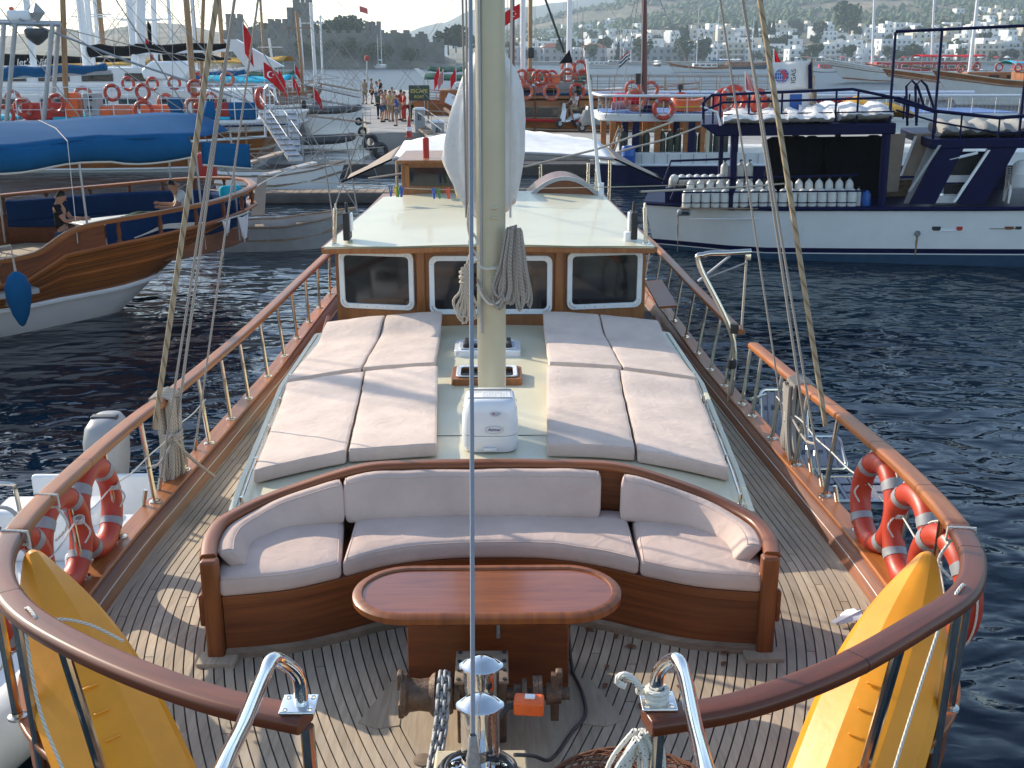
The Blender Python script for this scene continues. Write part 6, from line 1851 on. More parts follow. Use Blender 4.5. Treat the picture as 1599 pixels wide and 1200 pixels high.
for i in range(4):
 x=J(1135+12.8*i,270).x
 place(tgr,u3,(x,JY+1.1,1.64),(0,.05*math.sin(i*3),0),.95,'%s grey cylinder from the left standing upright on the raised rack'%ordn(i),GT)
for i,px in enumerate((1312,1323,1336,1348)):
 if i==2:place(tgr,u3,(J(px,300).x,JY+.25,1.24),(0,0,0),.7,'short grey cylinder between the blue ones, right end of the rack',GT)
 else:place(tbl,u4,(J(px,300).x,JY+.25,1.24),(0,0,0),.95,'%s blue cylinder at the right end of the front rack'%ordn(min(i,2)),GT)
# hung wetsuits and a dark back sheet below the upper deck
GWS='black wetsuits hanging under the dive boat roof'
for i,px in enumerate((1192,1210,1228,1247,1284,1303,1321,1338)):
 a=J(px,214,1.7)
 q=rnd.uniform(-.03,.03)
 def suit(u,v):
  w_=interp(v,[0,.06,.16,.5,.75,1],[.10,.30,.27,.21,.24,.20])
  ang=2*PI*u
  return(a.x+w_*math.cos(ang)*(1+.12*math.sin(v*13+i)),JY+1.7+.12*math.sin(ang)+.05*math.sin(v*5+i),a.z-.02-1.62*v+q)
 tag(MB().grid(suit,14,14).build('wetsuit',M['blackcloth'],None,ang=80),'%s black wetsuit from the left hanging in the shade of the roof'%ordn(i),'wetsuit',GWS)
MB().box((J(1265,280,2.2).x,JY+2.6,1.97),(2.9,.08,1.55)).build('shade_sheet',M['blackcloth'],db)  # black sheet put in for the shade under the roof
# raked wheelhouse front: sloping boards with pale edges
def rake(px_t,px_b,w_px,y_t,y_b,d,mt,dep,nm):
 a,b,c,e=J(px_t,y_t,d),J(px_t+w_px,y_t,d),J(px_b+w_px,y_b,d),J(px_b,y_b,d)
 m=MB()
 dv_=Vector((0,dep,0))
 m.add([a,b,c,e,a+dv_,b+dv_,c+dv_,e+dv_],[(0,1,2,3),(7,6,5,4),(0,4,5,1),(1,5,6,2),(2,6,7,3),(3,7,4,0)])
 return m.build(nm,M[mt],db)
board=mk('beige_board',(.34,.26,.20),.6,var=.1)
M['board']=board
rake(1362,1348,26,212,300,1.4,'board',.06,'sloping_board')
rake(1404,1380,24,212,276,1.3,'board',.06,'sloping_board')
rake(1402,1379,3.5,216,276,1.26,'gloss_white',.05,'board_edge')
rake(1361,1348,3,212,280,1.36,'greyplastic',.05,'board_edge')
rake(1432,1392,12,226,318,.6,'greyplastic',.10,'ladder_side')
rake(1455,1408,36,228,319,.02,'navy',.14,'raked_pillar')
rake(1524,1474,40,232,319,.02,'navy',.14,'raked_pillar')
rake(1521,1470,4,238,316,.0,'gloss_white',.08,'pillar_trim')
rake(1452,1406,4,230,300,-.02,'greyplastic',.05,'pillar_trim')
a,b=J(1466,252,.05),J(1506,242,.05)
MB().tube([a,b],.035,6).build('window_trim',M['gloss_white'],db)
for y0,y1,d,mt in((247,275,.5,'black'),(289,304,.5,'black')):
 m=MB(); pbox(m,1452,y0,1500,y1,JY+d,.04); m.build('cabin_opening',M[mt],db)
m=MB(); pbox(m,1440,276,1494,286,JY+.42,.1); pbox(m,1438,306,1475,317,JY+.30,.4); m.build('cabin_bench',M['gloss_white'],db)
m=MB(); pbox(m,1350,282,1400,318,JY+2.0,.3); m.build('lower_locker',M['oldwood'],db)
m=MB(); pbox(m,1442,240,1500,318,JY+3.4,.08); m.build('cabin_back',M['navy'],db)
a,b=J(1440,236),J(1720,221)
MB().box(((a.x+b.x)/2,JY+2.2,(a.z+b.z)/2),(b.x-a.x,4.4,b.z-a.z)).build('lower_roof',M['navy'],db,bevel=.03)
zlr=b.z
for k,(px0,px1)in enumerate(((1462,1550),(1550,1640))):
 a,b=J(px0,210),J(px1,210)
 secs=[]
 for i in range(19):
  x=lerp(a.x,b.x,i/18)
  rr0=.17+.03*math.sin(i*1.1+k*2)
  secs.append([(x,JY+1.2+.95*math.cos(t),zlr+.0+rr0+rr0*math.sin(t)+.02*math.sin(i*1.7+t*4))for t in[2*PI*j/16 for j in range(16)]])
 tag(MB().loft(secs,True,True).build('deck_mattress',M['greycloth'],None,ang=70),'%s rumpled grey mattress on the lower front roof of the dive boat'%('left','right')[k],'mattress','mattresses on the dive boats')
MB().tube([J(1390,160),J(1445,178),J(1538,190),J(1660,182)],.04,8).build('front_rail',M['navy'],db)
MB().tube([J(1392,176),J(1450,195),J(1538,213),J(1660,210)],.022,6).build('front_rail',M['navy'],db)
for px,y0,y1 in((1405,155,190),(1412,152,190),(1425,158,195),(1450,178,212),(1486,184,222),(1539,190,222)):jpost(px,y0,y1,.03,.022,'rail_post')
for px in(1400,1413):MB().tube([J(px,200,.6),J(px,140,.6),J(px+8,131,.6),J(px+16,140,.6),J(px+26,175,.6)],.03,8).build('boarding_hoop',M['navy'],db)
# stacked plastic chairs on the bow
for col,(px,d,n_)in enumerate(((1552,.7,6),(1591,.9,7))):
 base=J(px,316,d)
 for i in range(n_):
  ch=thing('plastic_chair','','chair',local=True)if(col==0 and i==0)else None
  if ch:
   o=MB().grid(lambda u,v:(lerp(-.26,.26,u),.20+.10*v+.10*(1-(2*u-1)**2),.42+.42*v*(1-.25*(2*u-1)**4)),14,6).build('backrest',M['gloss_white'],ch,ang=60); o.modifiers.new('t','SOLIDIFY').thickness=.02
   MB().rbox((0,0,.42),(.5,.46,.035),.015).build('seat',M['gloss_white'],ch)
   for a,b in((-1,-1),(1,-1),(-1,1),(1,1)):MB().tube([(a*.22,b*.2,.42),(a*.26,b*.24,0)],[.03,.02],6).build('leg',M['gloss_white'],ch)
   for a in(-1,1):MB().tube([(a*.25,-.18,.42),(a*.27,-.17,.62),(a*.27,.18,.64)],.022,6).build('armrest',M['gloss_white'],ch)
   for k in range(7):MB().box((-.15+.05*k,.298-abs(k-3)*.006,.62),(.018,.012,.14),mx=Matrix.Rotation((k-3)*-.12,4,'Y')).build('slot',M['darkgrey'],ch)
   chair_p,chair_u=ch,[]
  place(chair_p,chair_u,(base.x,base.y+.1,1.24+.055*i),(0,0,PI*1.0 if col<9 else 0),.95,'%s white plastic chair from the bottom of the %s stack on the dive boat'%(ordn(i),('left','right')[col]),'stacked white plastic chairs')
# lifebuoys, flag with globe, small flags
GJ='lifebuoys on the rails of the navy dive boat'
buoy_at(J(1185,162,.9),'orange lifebuoy on the upper rail, left of the blue tarpaulin',GJ,.9)
buoy_at(J(1136,156,1.2),'red lifebuoy half hidden at the left end of the navy upper rail',GJ,.5)
buoy_at(J(1117,160,1.8),'red lifebuoy seen through the navy posts at the roof corner',GJ,.2)
tp=thing('side_screen','white cloth screen with a blue stripe behind the upper rail of the dive boat','screen',J(1215,178,1.5))
m=MB(); pbox(m,1192,148,1252,178,JY+1.5,.03); m.build('panel',M['sail'],tp)
m=MB(); pbox(m,1218,149,1234,178,JY+1.485,.012); m.build('stripe',M['bluepaint'],tp)
m=MB(); pbox(m,1250,142,1256,180,JY+1.45,.12); pbox(m,1190,145,1194,180,JY+1.45,.12); m.build('edge_post',M['oldwood'],tp)
fl=thing('association_flag','white flag with red and blue globe emblem and letters IGAS above the dive boat','flag',J(1254,178,1.3))
FY=JY+1.3
a,b=J(1193,99,1.3),J(1253,142,1.3)
def fg(u,v):return(lerp(a.x,b.x,u),FY+.06*math.sin(u*7+v*2),lerp(a.z,b.z,v)+.06*u*(1-u)*2-.03*math.sin(u*4))
o=MB().grid(fg,20,8).build('cloth',M['sail'],fl,ang=80); o.modifiers.new('cloth','SOLIDIFY').thickness=.008
MB().tube([J(1254,95,1.3),J(1253,182,1.3)],.03,8).build('flag_pole',M['oldwood'],fl)
MB().add([J(1249,105,1.25),J(1254,100,1.25),J(1254,141,1.25),J(1248,141,1.25),J(1249,105,1.28),J(1254,100,1.28),J(1254,141,1.28),J(1248,141,1.28)],[(0,1,2,3),(7,6,5,4),(0,4,5,1),(1,5,6,2),(2,6,7,3),(3,7,4,0)]).build('navy_border',M['navy'],fl)
gc=J(1208,120,1.3); gc.y=FY-.09
gr=.165
MB().prism([(gr*math.cos(k*PI/16),gr*math.sin(k*PI/16))for k in range(32)],0,.004,Matrix.Translation(gc)@ Matrix.Rotation(PI/2,4,'X')).build('globe_disc',M['bluepaint'],fl)
gf=Matrix.Translation(gc+Vector((0,-.006,0)))@ Matrix.Rotation(PI/2,4,'X')
m=MB()
for k in(-.66,-.33,0,.33,.66):m.tube([gf @ Vector((gr*.96*math.cos(t)*k,gr*.96*math.sin(t),0))for t in[-PI/2+PI*j/10 for j in range(11)]],.005,4)
for k in(-.5,0,.5):bar(m,gf @ Vector((-gr*math.sqrt(1-k*k),gr*k,0)),gf @ Vector((gr*math.sqrt(1-k*k),gr*k,0)),.005,4)
m.build('globe_lines',M['print_white'],fl)
MB().prism([(-.01,.14),(.06,.12),(.09,.03),(.12,-.02),(.06,-.08),(.02,-.15),(.0,-.1),(.03,-.02),(-.02,.05),(-.05,.1)],0,.004,gf @ Matrix.Translation((.02,0,.003))).build('continent',M['print_red'],fl)
lt=J(1226,121,1.3)
text('flag_lettering','IGAS',.16,Matrix.Translation((lt.x,FY-.10,lt.z))@ Matrix.Rotation(PI/2,4,'X')@ Matrix.Rotation(PI/2,4,'Z'),M['black'],fl,.002)
for px,y0,y1,mt,lab,ww in((1150,112,146,'cloth_pink','limp pink and white flag on a thin pole left of the globe flag',9),(1194,78,110,'redcloth','limp red flag hanging just above the globe flag',7)):
 a=J(px,y0,1.6)
 f=thing('flag',lab,'flag',J(px,178,1.6))
 hgt=a.z-J(px,y1,1.6).z
 MB().tube([J(px,182,1.6),a],.014,6).build('flag_pole',M['antenna'],f)
 o=MB().grid(lambda u,v:(a.x+.22*u*(.3+v),JY+1.6+.05*math.sin(u*9),a.z-hgt*(v*.8+u*.2)),10,8).build('cloth',M[mt],f,ang=80)
 o.modifiers.new('cloth','SOLIDIFY').thickness=.01
tag(MB().loft([[(J(px,175,2).x,JY+2.2+.9*math.cos(t),zr1+.02+.55*h*(1+math.sin(t))/2+.02*math.sin(px))for t in[2*PI*j/12 for j in range(12)]]for px,h in((1256,.5),(1275,.45),(1295,.75),(1310,1.0),(1330,.75),(1365,.6),(1388,.35))],True,True).build('folded_awning',M['yellowcloth'],None,ang=60),'ochre folded awning on the upper deck behind the navy rails','awning')
tag(MB().tube([J(1490,208,3.2),J(1540,200,3.2),J(1585,196,3.2)],[.12,.2,.14],10).build('rolled_cover',M['bluepaint']),'rolled blue cover lying behind the grey mattresses','cover')
# swing the whole boat a little so that its right end lies nearer, and trim its right end up
PV=Vector((J(1150,320).x,JY,.6))
RM=Matrix.Translation(PV)@ Matrix.Rotation(R(-11),4,'Z')@ Matrix.Rotation(R(-1.4),4,'Y')@ Matrix.Translation(-PV)
for o in set(bpy.data.objects)-BEFORE:
 if o.parent is None and o.type in('MESH','EMPTY'):o.matrix_basis=RM @ o.matrix_basis
line('mooring_line',[aty(1000,300,19.0),aty(1160,292,23),aty(1228,287,JY-.2)],.02,'rope','thin beige mooring line reaching right to the dive boat rail')
line('mooring_line',[aty(920,252,24),aty(985,232,29),aty(1045,216,36),aty(1100,195,42)],.028,'rope','beige mooring line rising from our awning to the second dive boat')
# -- second dive boat, wood posts and white upper deck
IY=42.5
d2=thing('dive_boat','second dive boat with white rounded upper deck on wooden posts, behind the navy one','boat',(9,IY,0))
def I(px,py,d=0):return aty(px,py,IY+d)
ix0=I(940,280).x
ix1=ix0+18
m=MB()
hs=[(0,.55),(.6,.8),(1.6,1),(6,1),(12,1),(18,1)]
def isec(x,wd,z0,z1):return[(x,IY+2.1-2.1*wd*.96,z0),(x,IY+2.1-2.1*wd,z1),(x,IY+2.1+2.1*wd,z1),(x,IY+2.1+2.1*wd*.96,z0)]
zb0,zb1,zb2=I(1000,258).z,I(1000,256).z,I(1000,239).z
MB().loft([isec(ix0+x,w_,-.3,zb0)for x,w_ in hs],True,True).build('hull',M['navy'],d2)
MB().loft([isec(ix0+x,w_*1.01,zb0,zb2)for x,w_ in hs],True,True).build('bulwark',M['white'],d2)
m=MB()
for k in range(14):m.box((ix0+1.0+.5*k,IY-.03,(zb0+zb2)/2),(.025,.03,zb2-zb0-.1))
m.build('panel_seam',M['greyplastic'],d2)
MB().tube([(ix0+x,IY+2.1-2.1*w_*1.02,zb0)for x,w_ in hs],.05,6).build('rub_rail',M['frame_white'],d2)
zd0,zd1=I(1000,195).z,I(1000,178).z
plan=[(0,.62),(.25,.82),(.8,.97),(1.8,1),(8,1),(16,1)]
MB().loft([isec(I(938,180).x+x,w_,zd0+.1,zd1)for x,w_ in plan],True,True).build('upper_deck',M['white'],d2,bevel=.04)
MB().loft([isec(I(944,180).x+x,w_*.97,zd1-.01,zd1+.03)for x,w_ in plan],True,True).build('deck_carpet',M['bluepaint'],d2)
for px,mt,r in((957,'hullwood',.11),(993,'navy',.13),(1027,'hullwood',.11),(1072,'hullwood',.10),(1080,'navy',.13),(1098,'hullwood',.09),(1106,'cream',.07),(1150,'navy',.1)):
 a=I(px,195,.3)
 MB().box((a.x,IY+.3,(zd0+.12+zb2)/2-.1),(r*2,r*1.6,zd0-zb2+.25)).build('post',M[mt],d2)
 MB().box((a.x,IY+3.9,(zd0+.12+zb2)/2-.1),(r*2,r*1.6,zd0-zb2+.25)).build('post',M[mt],d2)
zt_=I(1000,150).z
loop=[(I(938,150).x+x,IY+2.1-2.1*w_,zt_)for x,w_ in plan]
loop2=[(x,IY+4.2-(y-IY),z)for x,y,z in loop]
MB().tube(resample(catmull(loop2[::-1]+loop,4),.3),.055,8).build('upper_rail',M['frame_white'],d2)
m=MB()
for x,y,z in resample(loop,.9)+resample(loop2,.9):bar(m,(x,y,zd1),(x,y,zt_),.02)
m.build('rail_posts',M['alu'],d2)
m=MB()
for p in resample(loop,.16):bar(m,(p.x,p.y,zd1),(p.x+.08,p.y,zt_),.005,4)
for z in(.25,.5,.75):m.tube([(x,y,lerp(zd1,zt_,z))for x,y,_ in loop],.006,4)
m.build('rail_netting',M['ropegrey'],d2)['kind']='stuff'
GI='lifebuoys on the second dive boat'
for px,py,d,f,s_,lab in((1036,170,-.12,False,1.18,'big bright orange lifebuoy on the near edge of the second dive boat deck'),(992,157,.2,True,1.15,'faded lifebuoy on the netting left of the blue box'),(1063,160,1.0,False,1.05,'lifebuoy above the orange canoe on the second dive boat'),(988,139,3.5,True,.95,'lifebuoy on the far rail behind the dark red mast, left one'),(1016,140,3.5,True,.95,'lifebuoy on the far rail behind the dark red mast, right one'),(1135,160,2.0,False,1.0,'lifebuoy at the right end of the second dive boat deck')):
 buoy_at(I(px,py,d),lab,GI,.1,s_,f)
cn=thing('canoe','orange canoe lying on the upper deck of the second dive boat','canoe',I(1075,180,1))
MB().loft([[(I(1046+50*t,180,1).x,IY+.9+w_*s_,zd1+.06+h)for s_,h in((-.8,0),(-1,.48*k2),(-.7,.5*k2),(.7,.5*k2),(1,.48*k2),(.8,0))]for t,w_,k2 in((0,.05,1.0),(.08,.25,.95),(.3,.42,.85),(.7,.42,.85),(.92,.25,.95),(1,.05,1.05))],True,True).build('hull',M['ltorange'],cn,ang=60)
MB().tube([I(1050,168,.5),I(1094,167,.5)],.03,6).build('gunwale',M['peg_yellow'],cn)
bx=thing('blue_box','dark blue box on the upper deck beside the big orange lifebuoy','box',I(1010,182,.4))
m=MB(); pbox(m,997,165,1023,183,IY+.4,.5); m.build('body',M['navy'],bx,bevel=.03)
rl=thing('rolled_mat','rolled pink mat lying along the deck behind the netting','mat',I(970,172,1.5))
MB().tube([I(955,166,1.6),I(985,164,1.6)],.16,10).build('roll',M['cloth_pink'],rl)
tag(MB().rbox(I(985,155,2.4),(1.4,.6,.45),.15).build('covered_dinghy',M['redcloth'],None),'dark red covered bundle on the second dive boat deck','bundle')
bl=thing('water_barrel','blue plastic barrel standing on the stern of the second dive boat','barrel',I(981,256,-.1))
bz=I(981,254,-.2)
MB().lathe([(0,0),(.24,0),(.27,.06),(.27,.30),(.28,.33),(.27,.36),(.27,.62),(.24,.68),(0,.69)],16,Matrix.Translation((bz.x,IY-.12,zb0+.05))).build('body',M['bluepaint'],bl)
dk=thing('dive_cylinder','','cylinder',local=True)
MB().lathe([(0,0),(.10,0),(.115,.03),(.115,.52),(.10,.60),(.05,.66),(.03,.70)],12).build('body',mk('dark_green_cylinder',(.025,.035,.022),.45),dk)
MB().lathe([(.022,.68),(.022,.76),(0,.765)],8).build('valve',M['steel'],dk)
u5=[]
for i in range(14):
 px=972+i*12.2
 if i in(1,4,8):continue
 place(dk,u5,(I(px,238,.5).x,IY+.5,zb2-.08),(0,0,0),1.25,'dark cylinder, %s from the left along the second dive boat'%ordn(i),'dark cylinders on the second dive boat')
MB().box((I(1060,238,.9).x,IY+.55,zb2-.1),(7.5,.5,.05)).build('tank_shelf',M['oldwood'],d2)
# covered dinghy engine, white post and stairs left of it
st=thing('boarding_steps','narrow wooden steps hanging at the stern of the second dive boat','steps',I(962,245,-.3))
for s_ in(0,5):MB().tube([I(967+s_,197,-.2),I(948+s_*1.4,250,-.9)],.03,6).build('stringer',M['mastwood'],st)
for k in range(5):
 t=(k+.5)/5
 MB().tube([I(967-19*t,197+53*t,-.2-.7*t),I(972-17*t,197+53*t,-.2-.7*t)],.025,6).build('tread',M['rope'],st)
MB().tube([I(1006,185,2.1),I(1006,-60,2.1)],[.13,.10],12).build('mast',M['dkmast'],d2)
MB().tube([I(997,132,2.1),I(997,115,2.1)],.16,10).build('funnel',M['black'],d2)
MB().tube([I(1062,152,2.1),I(1062,140,2.1)],.05,8).tube([I(1062,140,2.1),I(1062,132,2.1)],.12,8).build('lantern',M['black'],d2)
m=MB()
for q in((1006,-55,2.1,925,330,-6),(1006,-55,2.1,1110,182,0),(1006,-55,2.1,1000,182,0),(1006,-55,2.1,965,182,0)):bar(m,I(*q[:3]),I(*q[3:])if q[5]>-3 else I(945,185,0),.02,4)
m.build('rigging',M['ropegrey'],d2)
# -- quay, pier and pontoons
qz=1.0
def slabpiece(name,poly,z0,z1,mt,kind='structure'):
 o=MB().prism(poly,z0,z1).build(name,M[mt],None,ang=20,bevel=.04)
 o['kind']=kind
 return o
slabpiece('quay',[(-3.2,48.2),(60,47.2),(60,56),(-3.4,57.5)],-1,qz,'concrete')
slabpiece('pier',[(-3.25,57.6),(-.9,57.3),(-2.6,70),(-8.6,128),(-14.6,130),(-8.8,75),(-6.4,57.6)],-1,qz+.004,'concrete')
slabpiece('quay_wall',[(-9.5,46.3),(-3.4,46.1),(60,45.4),(60,47.1),(-3.2,48.1),(-9.5,47.6)],-1,.46,'darkwall')
pw=thing('pontoon','long dark floating walkway crossing the water behind the left gulet','pontoon',(-6,37.5,0))
MB().rbox((-5.6,37.6,.17),(8.6,1.1,.34),.04).build('float',M['darkwall'],pw)
for k in range(28):MB().box((-9.7+.306*k,37.6,.355),(.28,1.0,.03)).build('plank',M['oldwood'],pw)
# service pedestals on the pier
for k,(px,y0,y1,Y,w_,lab)in enumerate(((655,168,206,58,.62,'tall grey service pedestal with a pale cap on the pier'),(684,188,210,57.5,.75,'short wide grey service pedestal on the pier, right of the tall one'))):
 t=aty(px,y0,Y); s=thing('service_pedestal',lab,'pedestal',(t.x,Y,qz))
 MB().box((t.x,Y,(qz+t.z-.12)/2),(w_*.8,w_*.6,t.z-.12-qz)).build('body',M['greyplastic'],s,bevel=.03)
 MB().box((t.x,Y,t.z-.06),(w_*.95,w_*.75,.12),top=.8).build('cap',M['frame_white'],s,bevel=.02)
 MB().box((t.x,Y-w_*.31,t.z-.5),(w_*.3,.03,.3)).build('socket_panel',M['darkgrey'],s)
cn=thing('traffic_cone','small dark red cone with a pale band at the near end of the pier','cone',aty(639,210,54))
c=aty(639,210,54)
MB().lathe([(.22,0),(.22,.05),(.13,.06),(.13,.3)],10,Matrix.Translation((c.x,c.y,qz))).lathe([(.10,.5),(.03,1.0),(0,1.0)],10,Matrix.Translation((c.x,c.y,qz))).build('body',M['red'],cn)
MB().lathe([(.135,.3),(.105,.5)],10,Matrix.Translation((c.x,c.y,qz))).build('band',M['frame_white'],cn)
tl=Vector((-4.6,52,qz))
# tyres and edge clutter on the pier
ty=MB().torus(.32,.13,18,8).mesh('tyre_fender',M['black'])
for i,(px,py)in enumerate(((578,222),(594,236),(566,206),(560,190))):
 p=atz(px,py,.6)
 tag(obj_of('tyre_fender',ty,None,p,(PI/2,0,.5),(1,.9,.65,.6)[i]),'black tyre fender on the left edge of the pier, %s from the near end'%ordn(1-i if i<2 else i),'tyre','tyre fenders along the pier')
# people on the pier
GP='people standing on the pier'
PP=[(571,178,92,'cloth_khaki','cloth_khaki','brown top, standing at the far left of the pier group',{}),(581,165,92,'cloth_grey','cloth_black','grey top, farthest back beside the signal mast',{}),(589,178,88,'cloth_white','cloth_denim','white top, back left of the pier group',{}),(594,172,94,'cloth_black','cloth_black','black top, farthest right of the back row',{}),
      (593,186,0,'cloth_grey','cloth_black','grey shirt with a dark green rucksack, bending forward',{'bag':'cloth_green','long_legs':True}),(613,176,0,'cloth_white','cloth_grey','white shirt, behind the one with sunglasses',{}),
      (598,191,0,'cloth_white','cloth_denim','white vest and pale blue shorts, third from the left',{'sleeveless':True}),(603,188,0,'cloth_pink','cloth_grey','pink top, half hidden in the middle of the group',{}),(610,190,0,'cloth_yellow','cloth_khaki','pale yellow shirt and khaki shorts',{}),
      (617,187,0,'cloth_black','cloth_black','dark clothes, behind the blue shirt',{}),(620,197,0,'cloth_blue','cloth_grey','bright blue T-shirt and grey shorts, nearest on the pier',{}),(627,188,0,'cloth_red','cloth_khaki','dark red top, just right of the blue shirt',{}),(632,190,0,'cloth_red','cloth_red','all in red with long trousers',{'long_legs':True}),
      (641,189,0,'cloth_white','cloth_black','white vest and long dark trousers, at the right of the group',{'long_legs':True,'sleeveless':True})]
for i,(px,py,Y,sh,lg,lab,kw)in enumerate(PP):
 p=aty(px,py,Y)if Y else atz(px,py,qz+.01)
 q=rnd.uniform
 pose={'ell':(-.24,-.02+q(-.08,.08),1.14),'wrl':(-.20+q(-.02,.05),-.16+q(-.12,.1),.95+q(0,.22)),'elr':(.24,q(-.08,.06),1.14),'wrr':(.20,-.16+q(-.14,.1),.95+q(0,.25)),'knl':(-.11,-.03+q(-.06,.02),.49),'anl':(-.13,.02+q(-.1,.1),.09)}
 pose['toel']=(pose['anl'][0],pose['anl'][1]-.14,.035)
 person('person in '+lab,(p.x,p.y,qz+.005),q(-2.4,2.4)if 'bag' not in kw else R(160),sh,lg,pose,sc=q(.97,1.05)*(1.12 if Y else 1),group=GP,**kw)
# two scooters on the quay with a man beside the white one
def scooter(p,rz,mt,label,cover=False):
 s=thing('scooter',label,'scooter',p,rz,local=True)
 for x in(-.62,.62):
  w_=MB().torus(.19,.065,18,8,Matrix.Translation((x,0,.255))@ Matrix.Rotation(PI/2,4,'X')).build('wheel',M['black'],s)
  MB().lathe([(.12,-.04),(.12,.04),(.03,.06),(.03,-.06)],10,Matrix.Translation((x,0,.255))@ Matrix.Rotation(PI/2,4,'X'),caps=True).build('hub',M['alu'],w_)
 sec=lambda x,z,w_,h:[(x+0,y,z+zz)for y,zz in rrect(w_,h,min(w_,h)*.4,3)]
 MB().loft([sec(-.85,.62,.16,.16),sec(-.6,.62,.30,.34),sec(-.25,.56,.34,.40),sec(.05,.38,.34,.14),sec(.35,.36,.34,.12),],True,True).build('body',M[mt],s,ang=60)
 MB().loft([[(x+dx,y,z)for y,dx in((-w_,-.05),(-w_*.6,.05),(0,.09),(w_*.6,.05),(w_,-.05),(0,-.02))]for x,z,w_ in((.50,.34,.20),(.45,.62,.22),(.36,.92,.17),(.30,1.05,.10))],True,True).build('leg_shield',M[mt],s,ang=60)
 MB().tube([(.62,0,.26),(.30,0,1.06)],.04,8).build('fork',M['alu'],s)
 hb_=MB().tube([(.22,-.34,1.08),(.28,0,1.06),(.22,.34,1.08)],.025,8).build('handlebar',M['black'],s)
 for sd in(-1,1):MB().tube([(.26,sd*.28,1.08),(.24,sd*.32,1.28)],.01,5).rbox((.24,sd*.33,1.32),(.03,.14,.09),.02).build('mirror',M['black'],hb_)
 MB().rbox((-.45,0,.82),(.75,.30,.12),.05).build('seat',M['black'],s)
 MB().loft([[(x,y,z)for y,z in((-.14,.95),(.14,.95),(.12,1.0+.32*k),(-.12,1.0+.32*k))]for x,k in((.40,.2),(.34,1))],True,True).build('windshield',M['clear'],s)
 if cover:
  def cv(u,v):
   x=lerp(-.95,.75,u)
   w_=.38*(1-abs(2*u-1)**4*.5)
   h=interp(u,[0,.15,.5,.7,.85,1],[.55,.95,.92,1.20,1.15,.55])
   a=PI*v
   return(x+.02*math.sin(v*20),-w_*math.cos(a)*(1.1-.25*math.sin(a)),.38+(h-.38)*math.sin(a)**.6+.02*math.sin(u*25+v*6))
  o=MB().grid(cv,20,14).build('cover',M['greycloth'],s,ang=80); o.modifiers.new('cloth','SOLIDIFY').thickness=.01
 return s
p=atz(888,200,qz); scooter((p.x,p.y,qz),R(215),'gloss_white','white motor scooter parked on the quay in front of the wooden trip boat')
p2=atz(925,207,qz); scooter((p2.x,p2.y,qz),R(205),'darkgrey','motor scooter under a beige dust cover on the quay, right of the white scooter',True)
person('person in a white T-shirt astride the white scooter',(p.x+.35,p.y+.25,qz+.12),R(-50),'cloth_white','cloth_khaki',{**SEAT,'anl':(-.22,-.30,.30),'anr':(.22,-.30,.30),'toel':(-.24,-.45,.25),'toer':(.24,-.45,.25),'ell':(-.28,-.22,1.16),'wrl':(-.30,-.48,1.06),'elr':(.28,-.22,1.16),'wrr':(.30,-.48,1.06)},sc=1.05)
p3=atz(940,212,qz); person('person in grey walking past the covered scooter',(p3.x,p3.y+.9,qz+.005),R(60),'cloth_grey','cloth_khaki',{'knl':(-.1,-.2,.50),'anl':(-.1,-.2,.09),'toel':(-.1,-.35,.035)},sleeveless=False)
